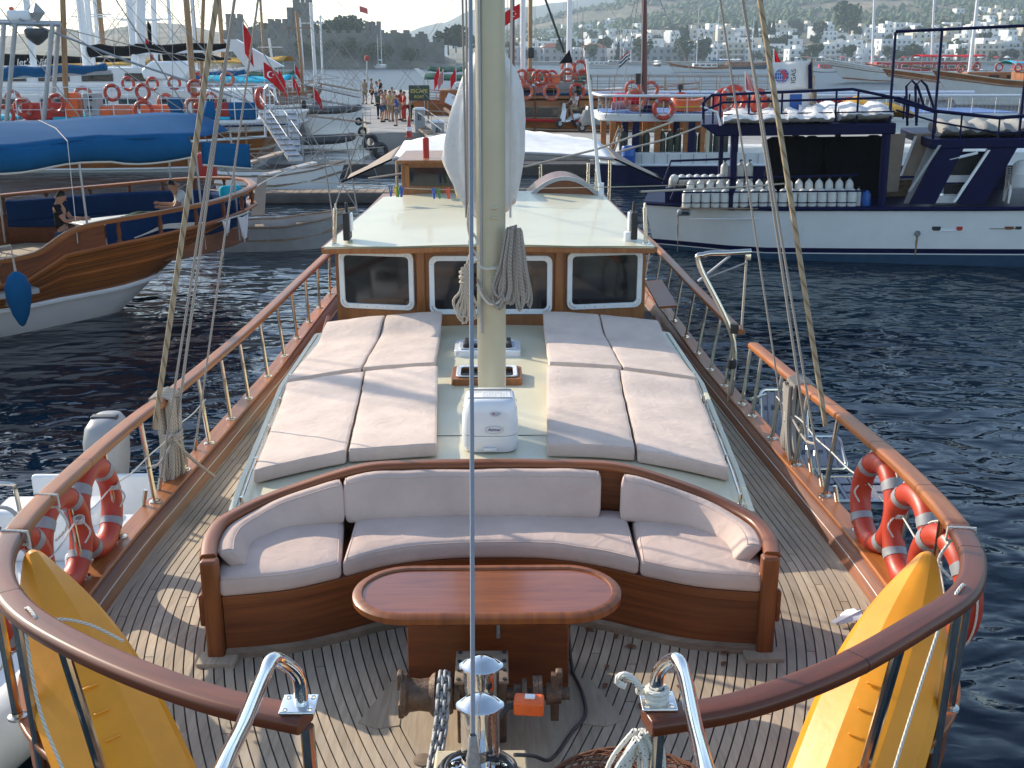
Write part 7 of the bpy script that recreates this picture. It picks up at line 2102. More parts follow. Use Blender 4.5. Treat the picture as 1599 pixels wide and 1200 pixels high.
# -- trip boats along the pier
def tripboat(label,cat,x_stern,Y,L,B,zsh,rot,hullbands,opts):
 cx=x_stern+math.cos(rot)*L/2
 r=thing(opts.get('name','trip_boat'),label,cat,(cx,Y,0),0,opts.get('group'),local=True)
 P=(L,B,zsh[0],zsh[1],zsh[2],opts.get('rb',2.4),opts.get('rs',1.2),opts.get('sw',.72))
 hull(r,P,hullbands,26)
 decksheet(r,P,.45,opts.get('deck','teak'))
 for t,rr,mt in opts.get('rubs',((1.0,.05,'rail'),(.72,.035,'rail'))):sheerline(r,P,rr,mt,t=t)
 if 'rail' in opts:
  h,mt=opts['rail']
  for sd in(-1,1):
   rail_along(r,[(lambda q:(q[0],q[1]*.97,q[2]))(hullpt(s,1,sd,*P))for s in[.03+.94*i/16 for i in range(17)]],h,mt,mt,.02)
 for(x0,x1,w_,z0,z1,mt,nm,wins)in opts.get('cabins',()):
  c=MB().prism([(x0,-w_/2),(x1,-w_/2*.9),(x1,w_/2*.9),(x0,w_/2)],z0,z1).build(nm,M[mt],r,bevel=.04)
  if wins:
   n_,hh,wm=wins
   for k in range(n_):
    xx=lerp(x0,x1,(k+.5)/n_)
    yy=w_/2*lerp(1,.9,(k+.5)/n_)
    for sd in(-1,1):
     wn=MB().box((xx,sd*(yy+.01),lerp(z0,z1,.58)),((x1-x0)/n_*.72,.05,hh)).build('window',M[wm],r)
     MB().box((xx,sd*(yy+.025),lerp(z0,z1,.58)),((x1-x0)/n_*.60,.04,hh*.78)).build('pane',M['glass'],wn)
 for(x0,x1,w_,z,th,mt,rl,mats)in opts.get('decks',()):
  pl=[(x0,-w_/2*.8),(x0+.5,-w_/2),(x1-1.2,-w_/2),(x1,-w_/2*.5),(x1,w_/2*.5),(x1-1.2,w_/2),(x0+.5,w_/2),(x0,w_/2*.8)]
  MB().prism(pl,z-th,z).build('upper_deck',M[mt],r,bevel=.03)
  n_=int((x1-x0)/2.6)
  for k in range(n_+1):
   for sd in(-1,1):bar(MB(),(lerp(x0+.4,x1-1.3,k/n_),sd*(w_/2-.15),.6),(lerp(x0+.4,x1-1.3,k/n_),sd*(w_/2-.15),z-th),.05).build('deck_pillar',M[opts.get('pillar','mastwood')],r)
  if rl:
   h,mr=rl
   pts=resample([(x,y*.97,z)for x,y in pl+[pl[0]]],1.0)
   rail_along(r,pts,h,mr,mr,.022,(1.0,.66,.33))
  for k,(mx0,mx1,my,mm)in enumerate(mats or()):
   for j in range(int((mx1-mx0)/.75)):
    MB().rbox((mx0+.75*j+.36,my,z+.07),(.68,1.9,.12),.05).build('mattress',M[mm],r)
 for a in opts.get('masts',()):mastset(r,*a[:4],a[4],L,**a[5])
 for(x0,x1,w_,z,mt,sag)in opts.get('awnings',()):
  o=MB().grid(lambda u,v:(lerp(x0,x1,u),w_*(v-.5),z+.35*math.sin(PI*v)-sag*math.sin(PI*u)*.3+.03*math.sin(u*30)),16,8).build('awning',M[mt],r,ang=80)
  o.modifiers.new('cloth','SOLIDIFY').thickness=.02
  for x in(x0,x1):
   for sd in(-.5,.5):bar(MB(),(x,w_*sd,.8),(x,w_*sd,z),.03).build('awning_pole',M['alu'],r)
 if opts.get('sprit'):MB().tube([(L/2-1.5,0,zsh[2]-.1),(L/2+opts['sprit'],0,zsh[2]+.5)],[.12,.07],8).build('bowsprit',M[opts.get('spritm','mastwood')],r)
 r.location=(cx,Y,0); r.rotation_euler=(0,0,rot)
 return r
WOODH=(('topsides','hullwood'),)
def bands_wood():return((.38,1.0,'topsides','hullwood'),(.0,.38,'underbody','white'))
def bands_white(st='navy'):return((.42,1.0,'topsides','white'),(.32,.42,'boot_stripe',st),(0,.32,'underbody','white'))
# A: wooden trip boat with white railings and turquoise mattresses
AY=47.0
xa=aty(412,200,AY).x
A_=tripboat('varnished trip boat with white railings, turquoise mattresses and many lifebuoys, behind the blue awning','boat',xa,AY+2.6,24,5.4,(1.5,1.15,2.4),PI,bands_wood(),
 dict(decks=((-11.6,7,5.2,2.18,.14,'white',(1.35,'frame_white'),((-10.5,-3,-1.2,'turq'),(-10.5,-3,1.2,'turq'),(-1.5,4.5,1.2,'turq'))),),cabins=((-8,6,4.2,.7,2.05,'hullwood','cabin',(6,.6,'rail')),),rubs=((1.0,.06,'white'),(.72,.05,'rail'),(.38,.05,'white')),
         masts=((1.5,2.2,15,.16,'alu',dict(boom=6.5,cover='bluecloth')),(-8.5,2.2,12,.14,'mastwood',dict())),sw=.9))
GA_='lifebuoys on the varnished trip boat behind the blue awning'
for i,(px,py,d,f,s_)in enumerate(((8,180,-.1,False,1.15),(36,168,.4,False,1.1),(88,162,.0,False,1.15),(175,145,0,False,1.0),(200,131,3.5,False,.9),(223,144,0,False,1.0),(224,172,-.2,False,1.1),(238,131,3.5,False,.85),(272,130,3.6,False,.85),(259,160,2.0,True,1.05),(305,137,0,False,.95),(307,125,3.5,False,.9),(303,168,.2,True,1.15),(355,124,3.4,True,.9),(130,150,2,True,1.1),(20,155,2.2,True,1.1),(329,155,1.8,True,.8))):
 p=aty(px,py,AY+d)
 buoy_at(p,'%s lifebuoy on the trip boat rail %s'%('faded' if f else 'orange',('at the far left edge','second from the left edge, upper','behind the aluminium arch legs','upper row, first from the left','far rail, first from the left','upper row, second from the left','lower row, above the middle of the awning','far rail, second from the left','far rail, third from the left','lower row, beside a blue cloth','upper row, beside the thick shroud','upper row, just above another one','lower row, behind the thick shroud','far rail, farthest right','half hidden by the control stand','far rail at the left edge','small one beside the red seats')[i]),GA_,rnd.uniform(-.3,.3),s_,f)
# red and orange life jackets / seats heaped along that deck
for i,(px,py,mt,lab,w_,h_)in enumerate(((165,172,'ltorange','orange canvas seat left of the two lifebuoys',1.0,.55),(190,168,'paddle','tan canvas seat behind the lower lifebuoy',1.0,.6),(250,172,'ltorange','long orange seat right of the lower lifebuoy',1.5,.6),(335,172,'red','dark red seat near the stern',1.6,.7),(275,160,'bluecloth','blue cloth hung over the rail',.6,.9),(365,170,'bluecloth','dark blue cover beside the turquoise mattress',2.0,.7),(117,175,'ltorange','bright orange sack at the control stand',.6,1.1),(70,168,'red','red and white bench near the arch',1.8,.7))):
 p=aty(px,py+8,AY+.9)
 tag(MB().rbox((p.x,p.y,2.19+h_/2),(w_,.6,h_),.12).build('deck_bundle',M[mt]),lab+' on the varnished trip boat','bundle','bundles and seats on the varnished trip boat')
cs=thing('control_stand','grey control stand with black instruments on the varnished trip boat','console',aty(145,180,AY+.5))
m=MB(); pbox(m,128,146,156,182,AY+.5,.6); m.build('cabinet',M['greyplastic'],cs,bevel=.05)
m=MB(); pbox(m,136,150,143,158,AY+.44,.08); pbox(m,136,166,143,174,AY+.44,.08); m.build('instrument',M['black'],cs)
# aluminium arch with radar reflector and raft box
ar=thing('aluminium_arch','aluminium equipment arch carrying a radar reflector and white box, upper left','arch',aty(50,200,AY-.4))
az=AY-.4
for px0,px1,d in((24,10,0),(6,-3,0),(82,68,0),(92,80,1.5)):MB().tube([aty(px0,38,az+d),aty(px1,190,az+d)],.10,8).build('leg',M['alu'],ar)
MB().tube([aty(-10,36,az),aty(95,39,az)],.08,8).tube([aty(-10,33,az+1.5),aty(95,36,az+1.5)],.08,8).build('beam',M['alu'],ar)
MB().rbox(aty(33,25,az+.5),(1.0,.6,.42),.1).build('raft_box',M['gloss_white'],ar)
MB().rbox(aty(18,15,az+.5),(.16,.2,.2),.05).build('beacon',M['ltorange'],ar)
c=aty(57,20,az+.3)
MB().add([c+Vector(v)for v in((.36,0,0),(-.36,0,0),(0,.36,0),(0,-.36,0),(0,0,.42),(0,0,-.42))],[(0,2,4),(2,1,4),(1,3,4),(3,0,4),(2,0,5),(1,2,5),(3,1,5),(0,3,5)]).build('radar_reflector',M['greyplastic'],ar,ang=0)
MB().lathe([(.05,-.45),(.2,-.35),(.42,-.15),(.48,.1),(.40,.2),(0,.22)],14,Matrix.Translation(aty(57,53,az+.2))).build('horn_dome',M['darkgrey'],ar,ang=60)
MB().tube([aty(30,30,az),aty(200,96,az+.5),aty(390,160,az+1)],.05,6).build('stay_spar',M['alu'],ar)
MB().tube([aty(97,-30,az+1),aty(103,160,az+1)],.12,8).build('spar',M['mastwood'],ar)
# B: white motor yacht behind
BY=57
xb=aty(455,150,BY).x
B_=tripboat('large white motor yacht with raked white superstructure behind the varnished trip boat','yacht',xb,BY+2.5,26,5.8,(1.9,1.7,2.6),PI,bands_white('white'),
 dict(name='motor_yacht',cabins=((-10,8,5.0,1.6,3.1,'white','saloon',(9,.55,'darkgrey')),(-6.5,4.5,4.2,3.1,4.2,'white','flybridge',(5,.4,'darkgrey'))),rubs=((1.0,.07,'white'),(.8,.05,'bluecushion')),masts=((-2,3.2,17,.2,'frame_white',dict(boom=8,cover='blackcloth')),(-4.5,3.2,16,.16,'frame_white',dict())),sw=.9,deck='white'))
for px0,px1,px2,px3 in((352,378,395,462),):
 m=MB()
 a=[aty(px0,62,BY-.3),aty(372,62,BY-.3),aty(445,104,BY-.3),aty(392,112,BY-.3)]
 o=MB().slab(a,.5).build('radar_wing',M['white'],B_); o.parent=None; o.matrix_parent_inverse=Matrix(); tag(o,'white swept wing of the yacht radar arch beside a Turkish flag','radar arch')
m=MB()
a=[aty(235,110,BY-.6),aty(250,96,BY-.6),aty(300,95,BY-.6),aty(312,112,BY-.6),aty(300,125,BY-.6),aty(240,124,BY-.6)]
tag(MB().slab(a,1.6).build('yacht_cockpit',M['gloss_white'],None,bevel=.1),'rounded white cockpit top with tinted windows, left of the thick shroud','cockpit')
tag(MB().slab([aty(245,107,BY-.64),aty(252,99,BY-.64),aty(296,98,BY-.64),aty(304,107,BY-.64)],.05).build('tinted_windscreen',M['glass']),'dark tinted windscreen of the rounded white cockpit','windscreen')
# C: catamaran with lettered black boom cover
CY=68
xc=aty(345,110,CY).x
C_=tripboat('white charter catamaran with a long black lettered boom cover','catamaran',xc,CY+3,30,7,(1.9,1.8,2.5),PI,bands_white('white'),dict(name='catamaran',cabins=((-9,9,6.0,1.5,3.0,'white','saloon',(10,.5,'darkgrey')),),rubs=((1.0,.06,'white'),),sw=.9,deck='white',masts=((4,2.6,18,.2,'frame_white',dict()),(-9,2.6,15,.16,'frame_white',dict()))))
def cover(x0,x1,y0,y1,y2,y3,lab,sfx):
 o=MB()
 secs=[]
 for i in range(15):
  t=i/14
  ce,top,bot=aty(lerp(x0,x1,t),0,CY-.6),aty(lerp(x0,x1,t),lerp(y0,y1,t),CY-.6).z,aty(lerp(x0,x1,t),lerp(y2,y3,t),CY-.6).z
  secs.append([(ce.x,CY-.4+.28*math.cos(a),(top+bot)/2+(top-bot)/2*math.sin(a)+.02*math.sin(i*2))for a in[2*PI*k/12 for k in range(12)]])
 return tag(o.loft(secs,True,True).build('boom_cover',M['blackcloth'],None,ang=70),lab,'sail cover')
o=cover(-30,200,83,92,104,96,'long black boom cover with white lettering, upper left',0)
t_=aty(52,98,CY-.72)
text('cover_lettering',"let's   life",.55,Matrix.Translation(t_)@ Matrix.Rotation(PI/2,4,'X'),M['print_white'],o,.003,shear=.2)
cover(246,352,72,92,98,94,'sagging black boom cover behind the thick shroud',1)
cover(226,238,30,60,100,104,'black triangular sail cover hanging from a white mast on the left',2)
# D: boat with ochre canvas, E small white yachts further along
DY=84
D_=tripboat('wooden boat with ochre canvas awnings farther along the left side of the pier','boat',aty(462,110,DY).x,DY+3,24,6,(2.0,1.7,2.8),PI,bands_wood(),dict(awnings=((-11,-2,5.0,4.4,'yellowcloth',.5),(-1,8,5.0,4.2,'yellowcloth',.5)),cabins=((-9,6,4.4,1.4,3.0,'greyplastic','cabin',(7,.6,'rail')),),masts=((3,2,16,.2,'mastwood',dict()),(-6,2,14,.18,'mastwood',dict())),sw=.8,rail=(.6,'rail')))
E_=tripboat('white sailing yacht with a pale blue cockpit awning beside the pier','yacht',aty(474,130,76).x,77.5,16,4.6,(1.5,1.3,1.9),PI,bands_white('bluepaint'),dict(name='sailing_yacht',awnings=((-7,-1.5,4,3.2,'turq',.4),),cabins=((-3,4,3,1.1,1.9,'white','coachroof',(4,.3,'darkgrey')),),masts=((1,1.6,17,.12,'frame_white',dict(boom=5,cover='bluecloth')),),rubs=((1.0,.04,'white'),),sw=.85,deck='white',rail=(.55,'alu')))
F_=tripboat('pale sailing yacht with white decks, third yacht along the pier','yacht',aty(478,122,97).x,98,17,4.8,(1.5,1.4,2.0),PI,bands_white('navy'),dict(name='sailing_yacht',cabins=((-3,4,3,1.1,2.0,'white','coachroof',(4,.3,'darkgrey')),),awnings=((-7.5,-2,4,3.2,'greencloth',.4),),masts=((1,1.6,19,.13,'frame_white',dict(boom=6,cover='sail')),),rubs=((1.0,.04,'white'),),sw=.85,deck='white',rail=(.55,'alu')))
G_=tripboat('wooden yacht at the far end of the pier with two bare masts','yacht',aty(498,115,118).x,120,20,5.2,(1.8,1.5,2.4),PI,bands_wood(),dict(name='sailing_yacht',cabins=((-4,4,3.2,1.2,2.3,'hullwood','cabin',(4,.4,'rail')),),masts=((3,1.6,22,.16,'mastwood',dict()),(-4,1.6,18,.14,'mastwood',dict())),rubs=((1.0,.05,'white'),),sw=.8,rail=(.5,'rail')))
# small flags at the sterns
for i,(px,y0,y1,Y,cr,lab)in enumerate(((411,101,150,52,True,'Turkish flag with crescent and star flying from a boat stern beside the pier'),(379,40,108,55,False,'long limp red flag next to the white radar wing'),(434,112,150,62,False,'small limp red flag at a yacht stern'),(456,122,145,66,False,'red flag low among the gangways'),(490,140,165,58,False,'red flag hanging below the gangway spars'),(460,103,122,84,False,'little red flag far along the pier'),(226,62,88,60,False,'red flag in front of the black sail cover'))):
 a=aty(px,y0,Y); b=aty(px,y1,Y)
 flagthing((a.x,Y,b.z),a.z-b.z+.15,.9 if cr else .55,(a.z-b.z)*(.5 if cr else .7),'redcloth',lab,'red flags at the boat sterns',1,cr,.7 if cr else 1.2)
buo=thing('rescue_buoy','orange rescue buoy seen edge-on in a white holder above a gangway','lifebuoy',aty(407,170,44))
c=aty(407,154,44)
MB().torus(.34,.10,20,8,Matrix.Translation(c)@ Matrix.Rotation(PI/2,4,'Y')@ Matrix.Rotation(.2,4,'X')).build('ring',M['orange'],buo)
MB().tube([c+Vector((.1,0,-1.5)),c+Vector((.14,0,.3)),c+Vector((.3,0,.48)),c+Vector((.55,0,.35)),c+Vector((.6,0,-.1))],.05,8).build('holder',M['gloss_white'],buo)
# gangways from the sterns to the quay
def gangway(a,b,w_,mt,label,rails=True):
 a,b=Vector(a),Vector(b)
 g=thing('gangway',label,'gangway',tuple(a),group='gangways at the boat sterns')
 d=(b-a).normalized(); s=d.cross(Vector((0,0,1))).normalized()
 MB().loft([[p-s*w_/2+Vector((0,0,-.05)),p+s*w_/2+Vector((0,0,-.05)),p+s*w_/2+Vector((0,0,.03)),p-s*w_/2+Vector((0,0,.03))]for p in(a,b)],True,True).build('board',M[mt],g)
 n_=int((b-a).length/.5)
 for k in range(n_):
  p=a.lerp(b,(k+.5)/n_); bar(MB(),p-s*w_*.42+Vector((0,0,.045)),p+s*w_*.42+Vector((0,0,.045)),.02).build('tread',M['oldwood'],g)
 if rails:
  for sd in(-1,1):
   m=MB()
   for k in range(5):
    p=a.lerp(b,k/4)+s*sd*w_/2; bar(m,p,p+Vector((0,0,.85)),.012)
   m.tube([a.lerp(b,k/4)+s*sd*w_/2+Vector((0,0,.85))for k in range(5)],.013,6)
   m.build('handrail',M['greyplastic'],g)
 return g
for(p,q,Ya,Yb,w_,mt,lab,rl)in(((362,262),(440,238),40,41,.5,'board','beige gangway plank slanting up, left one of the pair behind the left gulet',False),((405,276),(492,254),39,40,.5,'greyplastic','pale gangway plank slanting up, right one of the pair behind the left gulet',False),
  ((413,176),(462,250),45,41,.55,'alu','aluminium gangway with lights running down towards the water',True),((455,175),(462,235),47,44,.4,'alu','steep aluminium ladder beside the lighted gangway',False),((700,232),(655,196),52,59,.6,'oldwood','dark gangway with rails at the near end of the pier',True),((486,128),(560,142),100,104,.6,'board','thin gangway far along the left side of the pier',True),((470,132),(560,152),88,92,.6,'alu','pale gangway reaching the far part of the pier',True),((460,150),(565,168),74,78,.6,'alu','long grey gangway reaching the middle of the pier',True),((455,178),(575,192),62,65,.55,'board','low gangway across the water to the pier',True)):
 gangway(aty(*p,Ya),aty(*q,Yb),w_,mt,lab,rl)
# grey inflatables hanging at the sterns and small open boats
def smallboat(c,L,B,rz,mh,mi,label,inflat=False,h=.55):
 s=thing('tender',label,'boat',c,rz,None,local=True)
 if inflat:
  pts=[(-L/2,B/2-.2,.35),(0,B/2-.18,.35),(L*.3,B/2-.3,.40),(L/2,0,.5),(L*.3,-B/2+.3,.40),(0,-B/2+.18,.35),(-L/2,-B/2+.2,.35)]
  MB().tube(resample(catmull(pts,5),.15),.22,10).build('tube',M[mh],s)
  MB().box((-.2,0,.22),(L*.75,B*.6,.1)).box((-L/2+.2,0,.4),(.08,B*.6,.5)).build('floor',M[mi],s)
  MB().rbox((-L/2-.05,0,.75),(.3,.32,.5),.1).build('outboard',M['black'],s)
 else:
  P=(L,B,h,h*.9,h*1.35,.6,.2,.75)
  hull(s,P,((.0,1.0,'hull',mh),),18)
  decksheet(s,P,.3,mi,.06,'floor')
  sheerline(s,P,.03,mi)
  for x in(-L*.2,L*.1):MB().box((x,0,h*.75),(.22,B*.85,.03)).build('thwart',M[mi],s)
 s.location=c; s.rotation_euler=(0,0,rz)
 return s
smallboat((*atz(520,205,.0).xy,1.0),3.6,1.7,R(20),'darkgrey','darkgrey','dark grey inflatable tender hanging at a stern, nearest the pier',True)
smallboat((*atz(495,232,.0).xy,.1),3.8,1.7,R(10),'darkgrey','greyplastic','grey inflatable tender afloat beside the gangways',True)
smallboat((*atz(440,305,0).xy,0),4.6,1.9,R(12),'white','oldwood','white open boat lying behind the floating walkway on the left',h=.85)
smallboat((*atz(452,385,0).xy,0),3.6,1.6,R(15),'greyplastic','oldwood','grey open boat moored behind the stern of the left gulet',h=.7)
pl=thing('mooring_board','upright brown board standing between the left gulet and the open boat','board',aty(400,330,29))
MB().slab([aty(403,275,29),aty(417,280,29),aty(413,336,28.6),aty(392,338,28.6)],.06).build('plank',M['board'],pl)
tag(MB().rbox(aty(323,259,33),(.55,.4,.75),.1).build('red_float',M['red']),'red plastic float standing behind the blue pillow of the left gulet','float')
# -- boats on the right side of the pier
HY=61.5
H_=tripboat('varnished wooden trip boat with red stripe and many lifebuoys behind the scooters','boat',aty(770,200,HY).x-1,HY+2.6,22,5.6,(1.5,1.3,2.5),0,bands_wood(),
 dict(cabins=((-9,7,5.0,.9,2.45,'hullwood','cabin',(5,.65,'oldwood')),),decks=((-10.5,8,5.4,2.68,.16,'hullwood',(1.0,'oldwood'),((-9,-4,-1.3,'bluecloth'),(-9,-4,1.3,'greencloth'),(0,5,-1.3,'bluecushion'))),),rubs=((1.0,.07,'redcloth'),(.8,.05,'rail'),(.5,.05,'navy')),masts=((-8.9,2.6,15,.14,'dkmast',dict()),(-8.3,2.6,15,.15,'frame_white',dict(wires=False)),(-5.7,2.6,15,.16,'frame_white',dict())),sw=.9,pillar='varnish'))
m=MB()
GH='lifebuoys on the wooden trip boat behind the scooters'
for i,(px,py,d,f,s_)in enumerate(((807,130,0,False,1.15),(815,120,1,True,1.1),(829,119,1,False,1.15),(842,122,.5,False,1.2),(851,122,.4,False,1.15),(887,106,1.5,True,1.15),(906,106,1.5,False,1.15),(886,118,1.2,True,1.1),(909,121,1.0,False,1.15),(821,144,-.1,True,1.2),(861,144,-.1,True,1.3),(901,143,-.1,False,1.25),(862,119,2.2,False,.9))):
 buoy_at(aty(px,py,HY+d),'%s lifebuoy on the wooden trip boat, %s'%('faded' if f else 'orange',('at the left end beside the sail','upper row, left of the first white mast','upper row, right of the first white mast','upper row, third','upper row, fourth','top left of four at the second white mast','top right of four at the second white mast','bottom left of four at the second white mast','bottom right of four at the second white mast','lower row, left','lower row, middle','lower row, right, with a white centre','small one beside the red box')[i]),GH,rnd.uniform(-.3,.3),s_,f)
for i,(px,py,mt,lab,w_,h_)in enumerate(((862,120,'ltorange','orange red locker',.9,1.1),(845,134,'cloth_pink','pile of pink life jackets',2.2,.5),(887,128,'greycloth','grey covered bundle under the second white mast',1.4,.7),(904,128,'cloth_green','green grey box right of the second white mast',.6,.8),(822,128,'cloth_pink','pink life jackets left of the first white mast',1.2,.5))):
 p=aty(px,py,HY+1)
 tag(MB().rbox((p.x,p.y,2.68+h_/2),(w_,.7,h_),.12).build('deck_load',M[mt]),lab+' on the wooden trip boat deck','bundle','bundles on the wooden trip boat deck')
tag(MB().slab([aty(889,78,HY-2),aty(894,98,HY-2),aty(873,100,HY-2)],.15).build('black_pennant',M['blackcloth']),'black triangular cover hanging from a stay above the wooden trip boat','sail cover')
line('black_stay',[aty(850,-5,HY-2),aty(881,82,HY-2)],.06,'black','dark stay running down to the black triangular cover','stay')
tag(MB().rbox(aty(829,83,HY),(.32,.2,.55),.05).build('deck_speaker',M['black']),'small black loudspeaker hung in the rigging left of the white masts','loudspeaker')
flagthing(aty(812,60,HY),aty(812,5,HY).z-aty(812,60,HY).z,1.0,.7,'redcloth','Turkish flag at the top of the dark red mast right of our sail',None,-1,True,.5)
# boats with boards and signs at the right edge of the pier
K_=tripboat('wooden boat with a dark signboard at its stern on the right edge of the pier','boat',aty(640,190,74).x,76,20,5,(1.9,1.5,2.4),0,bands_wood(),dict(cabins=((-8,5,4,1.2,2.6,'hullwood','cabin',(5,.5,'rail')),),awnings=((-9,2,4.4,3.3,'greencloth',.4),),masts=((-2,2,14,.15,'mastwood',dict()),),rubs=((1.0,.05,'rail'),),sw=.8,rail=(.7,'rail')))
sg=thing('boat_signboard','dark signboard with yellow letters on a stern beside the crowd','sign',aty(660,165,66))
a,b=aty(638,139,66),aty(671,152,66)
MB().rbox(((a.x+b.x)/2,66,(a.z+b.z)/2),(b.x-a.x,.08,abs(b.z-a.z)+.4),.03).build('board',M['purpleboard'],sg)
text('sign_lettering','ESCAPE',.30,Matrix.Translation(((a.x+b.x)/2,65.95,(a.z+b.z)/2+.10))@ Matrix.Rotation(PI/2,4,'X'),M['print_yellow'],sg,.004)
text('sign_lettering','BOAT',.22,Matrix.Translation(((a.x+b.x)/2,65.95,(a.z+b.z)/2-.22))@ Matrix.Rotation(PI/2,4,'X'),M['print_yellow'],sg,.004)
for px in(640,668):MB().tube([aty(px,150,66.1),(aty(px,150,66.1).x,66.1,qz)],.05,6).build('sign_post',M['oldwood'],sg)
s2=thing('price_board','slanted white board with red and grey writing right of the crowd','sign',aty(704,170,60))
c4=[aty(694,160,60),aty(700,146,60.4),aty(728,158,60.4),aty(722,175,60)]
MB().slab(c4,.06).build('board',M['print_white'],s2)
ex=(c4[3]-c4[0]).normalized(); nn=Vector((0,-1,.1)); ey=nn.cross(ex).normalized(); nn=ex.cross(ey)
mt4=Matrix.Translation(sum(c4,Vector())/4-Vector((0,.07,0)))@ Matrix((ex,ey,nn)).transposed().to_4x4()
text('board_lettering','DAILY TOUR',.20,mt4 @ Matrix.Translation((0,-.08,0)),M['print_grey'],s2,.003)
text('board_lettering','BODRUM',.18,mt4 @ Matrix.Translation((.1,.16,0)),M['print_red'],s2,.003)
MB().tube([aty(694,170,60.1),aty(740,205,58)],.09,6).build('carrier_plank',M['mastwood'],s2)
for i,(px,y0,y1,Y,mt,lab)in enumerate(((686,105,132,72,'redcloth','red flag right of the crowd, left one of three'),(692,108,132,71,'cloth_pink','white and red flag right of the crowd, middle one of three'),(712,106,130,70,'redcloth','red flag beside our sail, right one of three'))):
 a,b=aty(px,y0,Y),aty(px,y1,Y)
 flagthing((a.x,Y,b.z),a.z-b.z,.5,(a.z-b.z)*.8,mt,lab,'flags right of the pier',-1,False,1.2)
L_=tripboat('white motor cruiser with raked arch, bow hidden behind our mast','yacht',aty(648,130,92).x,94,18,5,(1.6,1.5,2.3),0,bands_white('navy'),dict(name='motor_yacht',cabins=((-6,5,4,1.4,2.6,'white','saloon',(5,.4,'darkgrey')),),rubs=((1.0,.05,'white'),),sw=.9,deck='white',awnings=((-8,-4,4,3.6,'greencloth',.3),)))
tag(MB().slab([aty(647,107,90),aty(653,107,90),aty(674,122,90),aty(666,126,90)],.4).build('arch_wing',M['white']),'white raked arch of the motor cruiser right of the pier','radar arch')
# two boats lying off on the right behind the navy dive boat
N_=tripboat('white and brown gulet moored bow-left, nearer of the two behind the navy frame','boat',0,0,24,6,(2.2,1.9,3.4),PI,((.82,1.0,'bulwark','hullwood'),(.0,.82,'topsides','white')),dict(name='gulet',cabins=((-9,3,4.2,1.8,3.2,'hullwood','deckhouse',(6,.5,'rail')),),decks=((-9.5,3.5,4.8,3.45,.12,'hullwood',(.8,'red'),None),),rubs=((1.0,.07,'cream'),(.8,.05,'rail')),masts=((2,2,21,.2,'frame_white',dict()),(-7,2,18,.17,'frame_white',dict())),sw=.7,rb=3.4,sprit=3))
pN=atz(1492,165,0); N_.location=(pN.x+10,pN.y+2,0)
O_=tripboat('white and brown gulet moored bow-left, farther of the two behind the navy frame','boat',0,0,24,6,(2.2,1.9,3.4),PI,((.80,1.0,'bulwark','hullwood'),(.0,.80,'topsides','white')),dict(name='gulet',cabins=((-9,3,4.2,1.8,3.0,'hullwood','deckhouse',(6,.5,'rail')),),awnings=((-10,-2,5,3.9,'turq',.3),),rubs=((1.0,.07,'cream'),(.78,.05,'rail')),masts=((2,2,20,.2,'frame_white',dict()),),sw=.7,rb=3.4,sprit=2))
pO=atz(1412,160,0); O_.location=(pO.x+12,pO.y+8,0)
GN='lifebuoys on the moored gulets behind the navy frame'
for i,(px,py)in enumerate(((1560,105),(1590,106),(1525,104),(1500,107))):
 buoy_at(aty(px,py,pN.y-.6),'lifebuoy on the rail of the nearer moored gulet, %s from the left'%ordn(sorted((1500,1525,1560,1590)).index(px)),GN,.2,1.2,i==3)
# -- boats anchored in the bay
def farboat(px,py,L,rot,label,bands,opts,z0=0):
 p=atz(px,py,0)
 o=tripboat(label,'boat',0,0,L,L*.24,opts.pop('sh',(1.6,1.3,2.6)),rot,bands,opts)
 o.location=(p.x,p.y,0)
 return o
ANC=dict(rubs=((1.0,.08,'rail'),))
p_=atz(1090,114,0)
farboat(1092,113,19,PI,'white wooden gulet anchored in the middle of the bay, bow to the left',((.72,1.0,'bulwark','hullwood'),(0,.72,'topsides','white')),dict(name='gulet',cabins=((-5,2,3.2,1.3,2.5,'white','deckhouse',(4,.4,'rail')),),masts=((1,1.5,17,.14,'frame_white',dict()),(-5,1.5,17,.14,'frame_white',dict())),awnings=((-8,-3,3.5,3.2,'bluecloth',.2),),sprit=2.5,**ANC))
farboat(1160,108,21,0,'dark green hulled gulet anchored just behind the white one',((.75,1.0,'bulwark','hullwood'),(0,.75,'topsides','teal')),dict(name='gulet',cabins=((-6,3,3.4,1.3,2.6,'hullwood','deckhouse',(4,.4,'rail')),),awnings=((-9,-1,4,3.2,'whitecloth',.2),),masts=((3,1.5,17,.14,'frame_white',dict()),),sprit=2,**ANC))
farboat(925,107,22,PI,'white two-masted yacht anchored left of the dark red mast',((0,1.0,'topsides','white'),),dict(name='ketch',cabins=((-6,3,3,1.3,2.4,'white','deckhouse',(5,.4,'navy')),),masts=((4,1.5,19,.15,'dkmast',dict()),(-4,1.5,16,.13,'dkmast',dict())),sprit=2,**ANC))
farboat(965,102,15,0,'white catamaran anchored behind the striped flag',((0,1.0,'topsides','white'),),dict(name='catamaran',cabins=((-5,4,3.4,1.2,2.4,'white','saloon',(4,.4,'navy')),),masts=((1,1.5,20,.14,'frame_white',dict()),),deck='white',rubs=((1.0,.04,'white'),)))
farboat(1027,104,9,R(-75),'small motor boat with a white cabin seen from astern in the bay',((0,1.0,'topsides','navy'),),dict(name='motor_boat',sh=(1.1,.9,1.4),cabins=((-2.5,2,1.9,.8,2.6,'white','cabin',(3,.6,'navy')),),rubs=((1.0,.06,'white'),)))
farboat(1283,113,10,PI,'small white boat with a red cabin anchored right of the globe flag',bands_white('navy'),dict(name='fishing_boat',sh=(1.1,.9,1.9),cabins=((-3,1,2,.8,2.2,'red','cabin',(3,.4,'white')),),rubs=((1.0,.06,'white'),),sprit=1.5))
